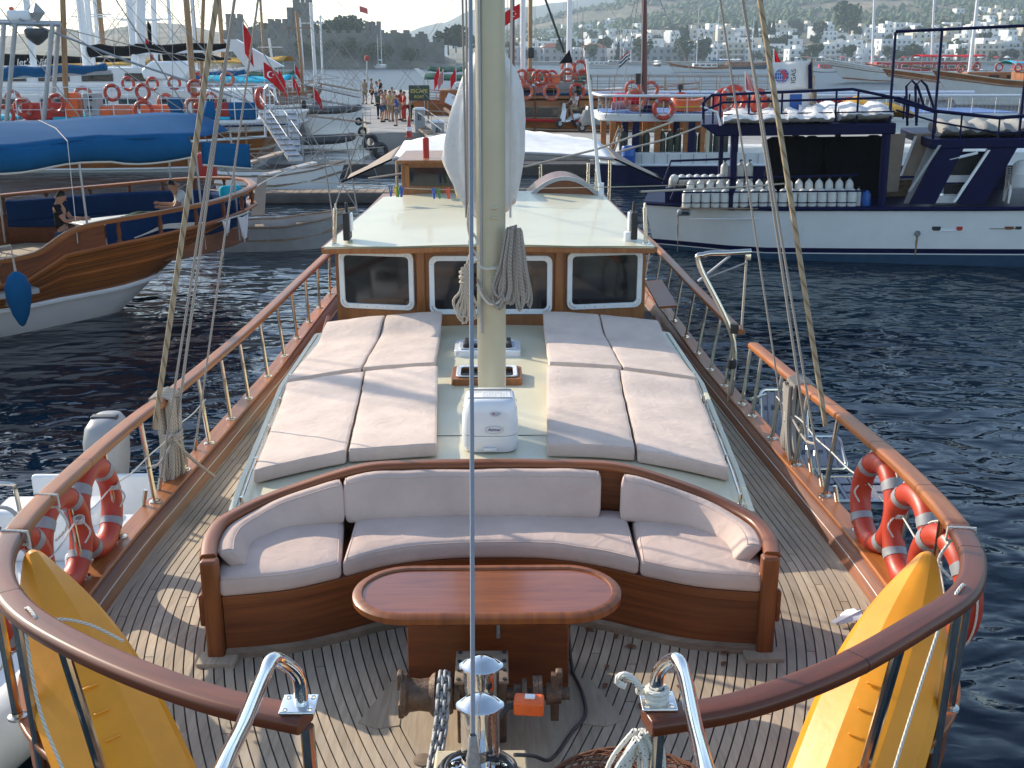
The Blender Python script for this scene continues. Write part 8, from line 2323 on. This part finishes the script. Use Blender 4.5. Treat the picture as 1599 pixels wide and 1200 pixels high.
W_=farboat(1410,129,30,PI,'large white wooden gulet with red deckhouse anchored near the town, bow to the left',((.3,1.0,'topsides','white'),(.24,.3,'boot_stripe','rail'),(0,.24,'underbody','white')),dict(name='gulet',sh=(2.3,1.9,4.2),cabins=((-13,6,5,1.8,3.6,'red','deckhouse',(9,.6,'white')),),rail=(1.0,'frame_white'),rubs=((1.0,.09,'white'),(.75,.07,'varnish')),masts=((6,2,27,.24,'frame_white',dict(rake=-1.5)),(-5,2,24,.22,'frame_white',dict(rake=-1.5))),awnings=((-14,-2,5.5,4.6,'redcloth',.2),),sprit=6,spritm='cream',rb=5))
for i,(px,py,L,m_,lab)in enumerate(((595,108,15,2,'white ketch anchored below the castle, nearest of that group'),(625,104,13,1,'dark hulled sloop anchored beside the white ketch'),(672,103,15,2,'white yacht anchored at the right end of the castle wall'),(575,101,11,0,'small white cabin boat close under the castle rocks'),(690,98,13,1,'white sloop half hidden behind our sail'),(508,97,11,1,'small white sloop under the castle cliff'),(525,97,12,1,'second small sloop under the castle cliff, right of the first'),(555,97,12,1,'third small sloop under the castle cliff'))):
 bb=bands_white('bluepaint')if i !=1 else((0,1.0,'topsides','navy'),)
 ms_=[(1.5,1.2,15+i%3*2,.11,'frame_white',dict(boom=4,cover='bluecloth' if i%2 else 'sail'))]+([(-4,1.2,11,.10,'frame_white',dict())]if m_==2 else[])
 farboat(px,py,L,(R(-70),PI,R(190),R(-20),0,PI,0,PI)[i],lab,bb,dict(name='sailing_yacht',sh=(1.2,1.0,1.5),cabins=((-3,3,2.2,.9,1.7,'white','coachroof',(4,.25,'navy')),),masts=ms_ if m_ else[],deck='white',rubs=((1.0,.04,'white'),)))
sf=thing('striped_flag','large red, white and black striped flag flying above the anchored catamaran','flag',aty(984,96,150))
a=aty(984,80,150)
MB().tube([aty(985,98,60+90),aty(985,78,150)],.08,6).build('flag_pole',M['antenna'],sf)
for k,mt in enumerate(('redcloth','towel','blackcloth','towel','blackcloth')):
 o=MB().grid(lambda u,v:(a.x-1.4*u,150+.1*math.sin(u*6),a.z-.22*(k+v)-.95*u+.1*math.sin(u*5)),8,2).build('stripe',M[mt],sf,ang=80); o.modifiers.new('c','SOLIDIFY').thickness=.02
# -- terrain
def nz(x,y,s=1.0):return noise.noise(Vector((x*s,y*s,3.3)))
scrub,t_,b_,n_,L_k=nodes('hillside_scrub')
tc=n_('ShaderNodeTexCoord')
na,nb_,nc=n_('ShaderNodeTexNoise',Scale=.012,Detail=8.0,Roughness=.7),n_('ShaderNodeTexNoise',Scale=.09,Detail=6.0,Roughness=.75),n_('ShaderNodeTexNoise',Scale=.004,Detail=3.0)
for q in(na,nb_,nc):L_k(tc.outputs['Object'],q.inputs['Vector'])
r1=ramp(n_,[(.36,(.055,.070,.035)),(.50,(.13,.115,.065)),(.62,(.26,.20,.125))])
L_k(na.outputs[0],r1.inputs[0])
r2=ramp(n_,[(.40,.35),(.60,1.25)])
L_k(nb_.outputs[0],r2.inputs[0])
mxn=n_('ShaderNodeMixRGB',blend_type='MULTIPLY'); mxn.inputs[0].default_value=1
L_k(r1.outputs[0],mxn.inputs[1]); L_k(r2.outputs[0],mxn.inputs[2]); L_k(mxn.outputs[0],b_.inputs['Base Color'])
b_.inputs['Roughness'].default_value=.95
M['scrub']=scrub
M['farhill']=mk('distant_hill',(.10,.11,.085),.95,var=.3,vs=.006)
def ridge(name,prof,Y0,Yc,Yb,mt,rough,nxs=120,nys=26,shape=None):
 m=MB()
 c=[aty(px,py,Yc)for px,py in prof]
 xs_,zs2=[q.x for q in c],[q.z for q in c]
 def fn(u,v):
  yy=lerp(Y0,Yb,v)
  ang=lerp(xs_[0]/Yc,xs_[-1]/Yc,u)
  zc_=interp(ang*Yc,xs_,zs2)
  t=(yy-Y0)/(Yc-Y0)
  p=(shape(t)if shape else t**1.3)if t<1 else max(0,1-(t-1)*1.2)
  x=ang*yy
  z=1.2+zc_*p+rough*(nz(x,yy,.004)*1.0+nz(x,yy,.013)*.5+nz(x,yy,.04)*.2)*min(1,p*4)*(1 if t<.97 else 1)
  return(x,yy,z if v>0 else-2)
 o=m.grid(fn,nxs,nys).build(name,M[mt],None,ang=180)
 o['kind']='structure'
 return fn,xs_,Yc
HP=[(700,85),(760,70),(800,52),(830,42),(860,33),(900,22),(950,14),(1000,-4),(1050,-12),(1100,-20),(1200,-27),(1320,-30),(1450,-32),(1600,-34),(1800,-30),(2000,-25)]
hfun,hxs,hYc=ridge('hill',HP,585,1700,2300,'scrub',11,150,60,lambda t:.0+.16*smooth(t/.3)+.84*max(0,(t-.18)/.82)**1.5)
ridge('mountain',[(480,80),(560,64),(620,50),(660,40),(690,28),(720,14),(760,2),(800,8),(850,0),(920,-8),(1000,-10),(1200,-12),(1700,-12)],2650,3100,3500,'farhill',22,90,14)
ridge('hill',[(-260,60),(-100,46),(0,58),(60,50),(100,46),(150,51),(200,44),(240,40),(290,43),(330,52),(380,62),(450,80),(520,88)],700,1150,1500,'scrub',7,90,20)
tag(MB().prism([(-900,560),(-120,575),(-120,1100),(-900,1100)],-2,1.4).build('shore',M['concrete'],None,0),kind='structure')
def hz(x,y):
 ang=x/y
 v=(y-585)/(2300-585)
 u=(ang-hxs[0]/hYc)/(hxs[-1]/hYc-hxs[0]/hYc)
 return hfun(u,max(1e-6,v))[2]
# waterfront promenade
a,b=aty(760,98,592),aty(2050,98,592)
tag(MB().prism([(a.x,578),(b.x,574),(b.x+20,640),(a.x,640)],-2,1.7).build('promenade',M['concrete'],None,0),kind='structure')
# -- houses of the town
M['wall_white']=mk('whitewash',(.70,.70,.68),.8,var=.06,vs=.2,rand=.10,dirt=((.45,.42,.38),.6,.58,.4))
M['wall_cream']=mk('cream_wall',(.58,.53,.44),.8,var=.08,vs=.2,rand=.12)
M['wall_grey']=mk('grey_wall',(.42,.42,.42),.8,var=.08,vs=.2,rand=.12)
M['roofred']=mk('red_tile_roof',(.30,.09,.05),.85,var=.25,vs=2)
M['shade']=mk('dark_window',(.09,.10,.11),.3,rand=.5)
M['foliage']=mk('tree_leaves',(.060,.085,.035),.9,var=.5,vs=.9,rand=.25)
M['cypress']=mk('cypress_leaves',(.035,.055,.028),.9,var=.4,vs=1.2,rand=.2)
M['bark']=mk('tree_bark',(.14,.10,.07),.9,var=.3)
winm=MB().box((0,0,0),(1.25,.12,1.45)).mesh('window',M['shade'],0)
doorm=MB().box((0,0,0),(2.2,.12,2.2)).mesh('door',M['shade'],0)
def house_proto(w_,d_,st,wall,balcony=False,roof=None,tower=False,nw=None,small=False):
 h=thing('town_house','','house',local=True)
 H=st*3.0
 m=MB().box((0,d_/2,H/2-2),(w_,d_,H+4))
 for s in(-1,1):m.box((s*(w_/2-.12),d_/2,H+.3),(.24,d_,.6))
 m.box((0,.12,H+.3),(w_-.5,.24,.6)).box((0,d_-.12,H+.3),(w_-.5,.24,.6))
 m.build('wall',M[wall],h,0)
 if tower:MB().box((w_*.22,d_*.55,H+1.3),(w_*.4,d_*.5,2.6)).build('roof_room',M[wall],h,0)
 if roof:MB().add([(-w_/2-.4,-.4,H+.6),(w_/2+.4,-.4,H+.6),(w_/2+.4,d_+.4,H+.6),(-w_/2-.4,d_+.4,H+.6),(-w_/4,d_/2,H+2.6),(w_/4,d_/2,H+2.6)],[(0,1,5,4),(1,2,5),(2,3,4,5),(3,0,4),(3,2,1,0)]).build('roof',M['roofred'],h,0)
 n_w=nw or max(1,int(w_/3.0))
 for k in range(st):
  for i in range(n_w):
   x=(i+.5)/n_w*w_-w_/2
   if k==0 and not small and i%2==0:obj_of('door',doorm,h,(x,-.02,1.15))
   else:obj_of('window',winm,h,(x,-.02,k*3+1.75))
  if not small:obj_of('window',winm,h,(-w_/2-.0,d_*.4,k*3+1.75),(0,0,PI/2))
  if balcony and k:MB().box((0,-.7,k*3+.1),(w_*.96,1.4,.2)).box((0,-1.36,k*3+.6),(w_*.96,.08,.8)).build('balcony',M[wall],h,0)
 return h
HPR={}
for nm,args in{'a':(10,8,2,'wall_white'),'b':(13,9,3,'wall_white',True),'c':(8,8,2,'wall_white',False,None,True),'d':(16,10,3,'wall_cream',True),'e':(11,9,2,'wall_grey',False,1),'f':(9,8,3,'wall_white',True),'g':(7,7,1,'wall_white',False,None,True,2),'h':(22,11,4,'wall_white',True,None,True),'i':(30,9,2,'wall_grey',False,None,False,9)}.items():
 HPR[nm]=(house_proto(*args),[])
HPR['s1']=(house_proto(7,7,2,'wall_white',nw=2,small=True),[])
HPR['s2']=(house_proto(9,7,1,'wall_white',nw=2,small=True),[])
HPR['s3']=(house_proto(8,8,2,'wall_cream',nw=2,small=True,tower=True),[])
DESC={'a':'low white flat-roofed house','b':'white three-storey block with balconies','c':'white house with roof room','d':'cream three-storey block with balconies','e':'grey house with a red hipped roof','f':'narrow white three-storey house','g':'tiny white house with roof room','h':'large white four-storey hotel with balcony rows','i':'long low grey stone building','s1':'small white cube house','s2':'low white cube house','s3':'cream cube house'}
# along the water, left to right
FRONT_ROW=[(815,'i'),(845,'a'),(866,'e'),(882,'c'),(900,'a'),(930,'e'),(955,'a'),(977,'b'),(1000,'a'),(1022,'i'),(1062,'d'),(1085,'b'),(1108,'a'),(1130,'b'),(1158,'d'),(1185,'a'),(1212,'f'),(1243,'c'),(1268,'a'),(1292,'f'),(1312,'b'),(1338,'g'),(1352,'c'),(1402,'h'),(1438,'a'),(1462,'f'),(1490,'a'),(1512,'b'),(1545,'d'),(1572,'b'),(1600,'d'),(1628,'b')]
cnt={}
for i,(px,k)in enumerate(FRONT_ROW):
 Y=615+rnd.uniform(-8,14)
 x=aty(px,90,Y).x
 cnt[k]=cnt.get(k,0)+1
 lab=DESC[k]+' on the far waterfront'+('' if k=='h' else ', %s of its sort'%ordn(cnt[k]-1))
 place(HPR[k][0],HPR[k][1],(x,Y,1.6),(0,0,rnd.uniform(-.25,.25)),rnd.uniform(.92,1.12),lab,'houses along the far waterfront')
# climbing the slope
taken=[]
slots=[]
def zone_of(px):
 for lim,nm in((868,'by two white masts'),(940,'left of striped flag'),(1003,'left of dark mast'),(1075,'right of dark mast'),(1150,'above anchored gulets'),(1215,'left of globe flag'),(1290,'right of globe flag'),(1362,'below the huge tree'),(1458,'navy frame left'),(1560,'navy frame middle')):
  if px<lim:return nm
 return 'far right edge'
def slope_house(px,Y,kinds,grp,rows):
 x=aty(px,90,Y).x
 for q in taken:
  if abs(q[0]-x)<9.5 and abs(q[1]-Y)<13:return False
 taken.append((x,Y))
 k=rnd.choice(kinds)
 row=rows[1]if Y<rows[0]else rows[2]if Y<rows[3]else rows[4]
 slots.append((px,x,Y,k,grp,'%s, %s, %s'%(DESC[k],row,zone_of(px))))
 return True
def scatter(n_max,tries,pick,kinds,grp,rows):
 n_h=0
 for _ in range(tries):
  if n_h>=n_max:break
  q=pick()
  if q:n_h+=slope_house(*q,kinds,grp,rows)
def pick1():
 Y=640+rnd.random()**1.3*330; px=rnd.uniform(800,1640)
 return(px,Y)if rnd.random()<(.9 if px>900 else .6)else None
scatter(185,1100,pick1,('s1','s2','s3','s1','a','c','g'),'houses packed on the slope of the town',(720,'lowest slope row','middle slope rows',820,'upper slope rows'))
def pick2():
 px=rnd.gauss(900,45)
 return(px,rnd.uniform(950,1350))if 815<px<1010 else None
scatter(58,700,pick2,('s2','s1','s2'),'terraced white holiday houses',(1060,'lower terraces','middle terraces',1200,'top terraces'))
def pick3():
 px=rnd.gauss(1560,55)
 return(px,rnd.uniform(900,1150))if px>1470 else None
scatter(24,300,pick3,('s2','s1','s3'),'white houses high on the right hillside',(980,'low right hillside','middle right hillside',1060,'top right hillside'))
def place_ordered(slots,put):
 seen,tot={},{}
 for q in slots:tot[q[-1]]=tot.get(q[-1],0)+1
 for q in sorted(slots):
  lab=q[-1]
  seen[lab]=seen.get(lab,0)+1
  put(q,lab if tot[lab]==1 else lab+', %s from left'%ordn(seen[lab]-1))
place_ordered(slots,lambda q,lab:place(HPR[q[3]][0],HPR[q[3]][1],(q[1],q[2],hz(q[1],q[2])-.3),(0,0,rnd.uniform(-.5,.5)),rnd.uniform(.95,1.35),lab,q[4]))
# -- trees
def tree_proto(kind,seed,H,W):
 q=random.Random(seed)
 t=thing('tree','','tree',local=True)
 MB().tube([(0,0,-1),(.1,0,H*.3),(0,.1,H*.6)],[H*.035,H*.025,H*.012],7).build('trunk',M['bark'],t)
 m=MB()
 nleaf=420 if kind !='cypress' else 260
 blobs=[(Vector((q.uniform(-.6,.6)*W,q.uniform(-.6,.6)*W,H*q.uniform(.40,.82))),q.uniform(.28,.5)*W)for _ in range(9)]
 for _ in range(nleaf):
  if kind=='cypress':
   z=q.uniform(.06,1)*H; r=W*(1-(z/H)**1.6)*q.uniform(.7,1.05); a=q.uniform(0,2*PI)
   c=Vector((r*math.cos(a),r*math.sin(a),z)); s=W*q.uniform(.25,.5)
  else:
   bc,br=q.choice(blobs)
   d=Vector((q.gauss(0,1),q.gauss(0,1),q.gauss(0,1))).normalized()
   c=bc+d*br*q.uniform(.75,1.1); s=W*q.uniform(.09,.19)
  a=Vector((q.gauss(0,1),q.gauss(0,1),q.gauss(0,1))).normalized(); b=a.orthogonal().normalized(); e=a.cross(b)
  m.add([c+b*s,c+e*s*.8,c-b*s,c-e*s*.8,c+a*s*.5],[(0,1,4),(1,2,4),(2,3,4),(3,0,4)])
 m.build('crown',M['cypress' if kind=='cypress' else 'foliage'],t,0)
 return t
TR=[(tree_proto('broad',1,8,4),[]),(tree_proto('broad',2,7,4.5),[]),(tree_proto('broad',3,10,4.5),[]),(tree_proto('cypress',4,12,1.8),[])]
TD=('round green tree','wide bushy green tree','tall loose green tree','dark narrow cypress')
GTR='trees among the houses of the town'
tslots=[]
for i in range(105):
 k=rnd.choice((0,1,2,0,1,2,3))
 if i<26:Y,px=rnd.uniform(598,608),rnd.uniform(790,1640)
 else:Y,px=rnd.uniform(640,1000),rnd.uniform(780,1640)
 x=aty(px,90,Y).x
 tslots.append((px,x,Y,k,'%s %s, %s'%(TD[k],'on the promenade' if Y<620 else 'low slope' if Y<780 else 'high slope',zone_of(px))))
place_ordered(tslots,lambda q,lab:place(TR[q[3]][0],TR[q[3]][1],(q[1],q[2],1.6 if q[2]<620 else hz(q[1],q[2])),(0,0,rnd.uniform(0,6)),rnd.uniform(.7,1.3),lab,GTR))
bigt=tree_proto('broad',9,26,13)
bx_=aty(1326,55,820).x
bigt.location=(bx_,820,hz(bx_,820)+1); bigt['label']='huge dark round tree standing out above the town'
for i,(px,Y)in enumerate(((1180,760),(1207,770),(1200,765),(1195,690),(1072,700))):
 x=aty(px,60,Y).x
 place(TR[3][0],TR[3][1],(x,Y,hz(x,Y)),(0,0,i),1.35,'tall dark cypress standing above the rooftops, %s from the left'%ordn(sorted((1180,1207,1200,1195,1072)).index(px)),GTR)
# scrub on the hill: far-off mass of bushes
bs=MB(); q=random.Random(21)
for _ in range(5200):
 Y=lerp(930,1690,q.random()**.9); px=q.uniform(790,1700)
 x=aty(px,90,Y).x
 if nz(x,Y,.006)+.5*nz(x,Y,.02)<-.12+.25*q.random():continue
 z=hz(x,Y); s=q.uniform(2.0,5.0)*(1+(Y-760)/1500)
 ring=[(x+s*math.cos(a)*q.uniform(.7,1.2),Y+s*math.sin(a)*q.uniform(.7,1.2),z+s*q.uniform(.0,.35))for a in[2*PI*k/6 for k in range(6)]]
 bs.add(ring+[(x+q.uniform(-.3,.3)*s,Y,z+s*q.uniform(.8,1.3))],[(k,(k+1)%6,6)for k in range(6)])
tag(bs.build('scrub',M['foliage'],None,0),'dark green scrub scattered over the far hillside','scrub',None,'stuff')
# beach parasols and moored skiffs along the waterfront
for i in range(16):
 px=1240+i*24+rnd.uniform(-6,6)
 x=aty(px,97,586).x
 u=thing('parasol','%s beach parasol on the far shore, %s from the left'%(('pale','red')[i%2],ordn(i)),'parasol',(x,586,1.6),0,'beach parasols on the far shore')
 MB().tube([(x,586,1.6),(x,586,4.0)],.06,5).build('pole',M['antenna'],u)
 MB().lathe([(1.9,3.6),(1.2,4.1),(.1,4.6),(0,4.6)],8,Matrix.Translation((x,586,0))).build('canopy',M[('sail','cloth_red')[i%2]],u)
# -- castle on its headland
CYY=430
def cp(px,py,d=0):return aty(px,py,CYY+d)
M['stone']=mk('castle_stone',(.17,.155,.13),.9,var=.25,vs=.25,bump=.5,bs=1.2,dirt=((.10,.10,.07),.12,.5,.6))
M['rock']=mk('headland_rock',(.15,.135,.105),.95,var=.35,vs=.12,bump=.7,bs=.6,dirt=((.05,.065,.03),.09,.45,.9))
m=MB()
HD=[(318,99),(335,88),(345,70),(370,62),(400,58),(440,58),(490,58),(520,58),(560,58),(600,66),(640,72),(665,78),(690,88),(712,99)]
hx_,hz_=[cp(*q).x for q in HD],[cp(*q).z for q in HD]
def hd(u,v):
 x=lerp(hx_[0],hx_[-1],u)
 yy=CYY-16+150*v
 top=interp(x,hx_,hz_)
 p=smooth(min(1,v*4.5))*(1 if v<.7 else 1-smooth((v-.7)/.3)*1.1)
 return(x*(yy/CYY),yy,-1+(top+1)*p+(1.2*nz(x,yy,.09)+.8*nz(x,yy,.25))*min(1,p*3))
o=m.grid(hd,110,34).build('headland',M['rock'],None,ang=180); o['kind']='structure'
cs=thing('castle','grey stone castle with crenellated towers on the headland','castle',(cp(480,60).x,CYY,12))
def cren(par,x0,x1,y0,y1,z,n_,h=1.6):
 w_=(x1-x0)/(2*n_-1)
 me=MB().box((0,0,h/2),(w_,1.0,h)).mesh('merlon',M['stone'],0)
 for k in range(n_):
  for yy in(y0,y1):obj_of('merlon',me,par,(x0+w_*(2*k+.5),yy,z))
 k2=max(2,int((y1-y0)/(2*w_)))
 me2=MB().box((0,0,h/2),(1.0,w_*.9,h)).mesh('merlon',M['stone'],0)
 for k in range(k2):
  for xx in(x0+.5,x1-.5):obj_of('merlon',me2,par,(xx,lerp(y0+1.5,y1-1.5,(k+.5)/k2),z))
def tower(px0,px1,y_top,y_bot,d,dep,n_,nm,taper=.95):
 a,b=cp(px0,y_top,d),cp(px1,y_bot,d)
 t=MB().box(((a.x+b.x)/2,CYY+d+dep/2,(a.z-1+b.z)/2),(b.x-a.x,dep,a.z-1-b.z),top=taper).build(nm,M['stone'],cs,0,bevel=.15)
 if n_:
  e=(b.x-a.x)*(1-taper)/2; cren(t,a.x+e,b.x-e,CYY+d+.6+e,CYY+d+dep-.6-e,a.z-1.02,n_)
 for k in range(2):
  MB().box((lerp(a.x,b.x,.35+.3*k),CYY+d-.02+(dep*(1-taper)/2)*.7,lerp(b.z,a.z,.72)),(.8,.25,1.6)).build('slit',M['shade'],t,0)
 return t
tower(456,486,0,66,20,9,4,'keep',.97)
tower(447,458,14,66,18,7,3,'tower')
tower(351,377,24,72,30,8,4,'tower')
tower(570,593,36,66,14,8,3,'tower',1.0)
tower(653,662,52,78,6,5,2,'tower')
tower(418,448,32,66,16,6,3,'tower',1.0)
for px0,px1,y0,y1,d in((345,420,52,78,8),(395,450,45,66,14),(486,572,52,70,10),(590,640,52,74,8),(636,668,58,84,4),(664,694,66,90,2),(360,600,60,76,0)):
 a,b=cp(px0,y0,d),cp(px1,y1,d)
 w_=MB().box(((a.x+b.x)/2,CYY+d+1,(a.z+b.z)/2-2),(b.x-a.x,2,a.z-b.z+4)).build('curtain_wall',M['stone'],cs,0)
 n_=max(3,int((b.x-a.x)/3.4)); cw=(b.x-a.x)/(2*n_-1)
 me=MB().box((0,0,0),(cw,.9,1.2)).mesh('merlon',M['stone'],0)
 for k in range(n_):obj_of('merlon',me,w_,(a.x+cw*(2*k+.5),CYY+d+.5,a.z+.55))
CT=[tree_proto('broad',31,8,4.6),[]],[tree_proto('broad',32,6.5,4.2),[]]
cslots=[]
for i,(px,py,d,s)in enumerate(((378,60,40,1.0),(388,56,44,.9),(398,58,24,1),(410,50,40,1.0),(432,50,34,.9),(492,62,26,1),(502,58,40,1.1),(512,56,30,1.3),(522,55,40,1.3),(535,53,34,1.3),(548,55,40,1.3),(558,56,30,1.2),(565,54,44,1.3),(600,66,30,1.0),(612,68,26,.9),(626,70,24,.9),(645,74,20,.8),(470,66,12,.9),(440,72,6,.8),(520,74,2,.9),(545,78,-2,.9),(600,80,-3,.8),(575,82,-5,.8),(640,86,-6,.8),(480,82,-6,.9),(400,80,-4,.9),(420,86,-8,.8),(365,82,-3,.8),(700,70,60,1.4),(712,66,60,1.4),(724,72,60,1.3))):
 p=cp(px,py,d); k=i%2
 z=p.z-3
 cslots.append((px,p.x,p.y,z,k,i,s,'%s on the castle headland, %s'%(('round dark tree','bushy dark tree')[k],'left of the keep' if px<456 else('crest right of the keep' if py<60 else('near the right tip' if px>590 else 'on the slope below the walls')))))
place_ordered(cslots,lambda q,lab:place(CT[q[4]][0],CT[q[4]][1],q[1:4],(0,0,q[5]),q[6],lab,'trees on the castle headland'))
fp_=cp(562,30,30)
flagthing((fp_.x,fp_.y,fp_.z-4),9,3.5,2.2,'redcloth','small flag on a pole above the castle trees',None,1,False,.3)
# more bare masts standing beyond the castle point and along the marina
GM='bare masts of yachts moored beyond the castle point'
MP=[(697,45),(705,38),(712,30),(722,40),(684,48),(676,50),(690,34),(731,44),(668,56),(702,52)]
for i,(px,py)in enumerate(MP):
 p=aty(px,py,520); a=aty(px,97,520)
 mm=thing('moored_yacht','bare-masted yacht beyond the castle point, %s from the left'%ordn(sorted(q[0]for q in MP).index(px)),'yacht',(a.x,520,0),0,GM)
 MB().tube([(a.x,520,.5),(a.x,520,p.z)],[.16,.10],6).build('mast',M['frame_white'],mm)
 MB().loft([[(a.x+x,520-w_,1.3),(a.x+x,520+w_,1.3),(a.x+x,520+w_*.6,-.2),(a.x+x,520-w_*.6,-.2)]for x,w_ in((-5,1.2),(0,1.8),(4,1.2),(6,.1))],True,True).build('hull',M['white'],mm)
# slim foreground mast spars of the boats on the left
GS='tall bare masts rising among the boats on the left'
for i,(px0,px1,y1,Y,r,mt)in enumerate(((135,144,90,66,.17,'frame_white'),(147,153,80,75,.13,'frame_white'),(208,213,100,64,.20,'frame_white'),(220,219,105,60,.25,'frame_white'),(239,243,100,62,.15,'frame_white'),(40,56,130,58,.17,'frame_white'),(318,314,95,70,.12,'mastwood'),(463,470,92,88,.13,'mastwood'),(485,491,96,90,.13,'frame_white'),(468,473,98,110,.1,'frame_white'),(420,426,100,92,.10,'frame_white'),(500,503,100,118,.1,'frame_white'))):
 tops=-8 if i<7 else(18,4,28,60,25)[i-7]
 a,b=aty(px0,tops,Y),aty(px1,y1,Y)
 sm=thing('yacht_mast','%s mast among the boats on the left, %s'%('wooden' if mt=='mastwood' else 'white',('left of the two close together','right of the two close together','thin one left of the thick white mast','thickest white one','thin one right of the thick white mast','behind the aluminium arch','behind the thick shroud','in front of the castle keep','right of the castle keep','thin, before the keep','thin, left of the castle keep','short, at the pier end')[i]),'mast',(b.x,Y,0),0,GS)
 MB().tube([a,b,(b.x,Y,1.5)],r,8).build('spar',M[mt],sm)
 if i not in(6,9,11):
  zz_=lerp(a.z,b.z,.35); bar(MB(),(lerp(a.x,b.x,.35)-1.0,Y,zz_),(lerp(a.x,b.x,.35)+1.0,Y,zz_),.04).build('spreader',M[mt],sm)
 m=MB(); bar(m,a,(b.x-5,Y,2),.02,4); bar(m,a,(b.x+5,Y,2),.02,4); m.build('stay',M['ropegrey'],sm)
# loose rigging lines crossing the harbour on the left
for i,(q0,q1,Y)in enumerate((((95,42),(420,260),40),((0,12),(130,190),38),((250,0),(470,250),43),((100,45),(330,95),45),((350,215),(610,208),43),((360,240),(600,230),42),((352,268),(560,255),39),((300,60),(500,240),44),((205,45),(390,160),46),((540,215),(570,400),27),((505,240),(525,370),28),((380,30),(560,330),36),((560,215),(520,330),30))):
 line('mooring_line',[aty(*q0,Y),aty((q0[0]+q1[0])/2,(q0[1]+q1[1])/2+3,Y),aty(*q1,Y-1)],.018,'ropegrey','grey line among the boats on the left, %s'%('from the arch down to the gangways','at the far left edge','crossing the thick shroud downwards','upper, from the arch to the black cover','long and level, top one of three','long and level, middle one of three','long and level, lowest of three','slanting behind the flags','slanting over the lifebuoys','steep, nearest our cabin','steep, left of our cabin roof','long, across the castle to our awning','short, by the awning flap')[i],'rope','lines between the boats on the left')
q=random.Random(77)
m=MB()
for _ in range(75):
 x0,y0=q.uniform(330,590),q.uniform(60,260)
 dx,dy=q.choice(((q.uniform(60,190),q.uniform(-12,30)),(q.uniform(-40,60),q.uniform(60,190)),(q.uniform(-120,-50),q.uniform(60,140))))
 x1,y1=x0+dx,min(y0+dy,300)
 Y=interp((y0+y1)/2,[90,150,200,250,300],[95,66,54,43,38])
 if x1>610 or x1<250:continue
 a,b=aty(x0,y0,Y),aty(x1,y1,Y)
 m.tube([a,a.lerp(b,.35)-Vector((0,0,.05)),a.lerp(b,.7)-Vector((0,0,.05)),b],q.choice((.012,.016,.022)),4)
tag(m.build('rigging_tangle',M['ropegrey'],None),'tangle of thin rigging, rails and mooring lines among the sterns on the left','rigging',None,'stuff')
# pier end signal mast
a,b=aty(573,95,120),aty(573,140,120)
sm=thing('harbour_light','thin harbour light mast at the far end of the pier','light mast',(b.x,120,qz))
MB().tube([(b.x,120,qz),a],.08,6).build('mast',M['alu'],sm)
MB().lathe([(.2,0),(.25,.2),(.2,.5),(0,.55)],8,Matrix.Translation(a)).build('lamp',M['red'],sm)
# -- air
hb=MB().box((0,1700,108),(6400,4100,223))
hzm=bpy.data.materials.new('haze'); hzm.use_nodes=True
ht=hzm.node_tree
for nd in list(ht.nodes):
 if nd.type !='OUTPUT_MATERIAL':ht.nodes.remove(nd)
pv=ht.nodes.new('ShaderNodeVolumePrincipled')
pv.inputs['Density'].default_value=.00024
pv.inputs['Color'].default_value=(.70,.86,1.0,1)
pv.inputs['Anisotropy'].default_value=.2
out_=[nd for nd in ht.nodes if nd.type=='OUTPUT_MATERIAL'][0]
ht.links.new(pv.outputs[0],out_.inputs['Volume'])
o=hb.build('haze',hzm,None,0); o['kind']='stuff'
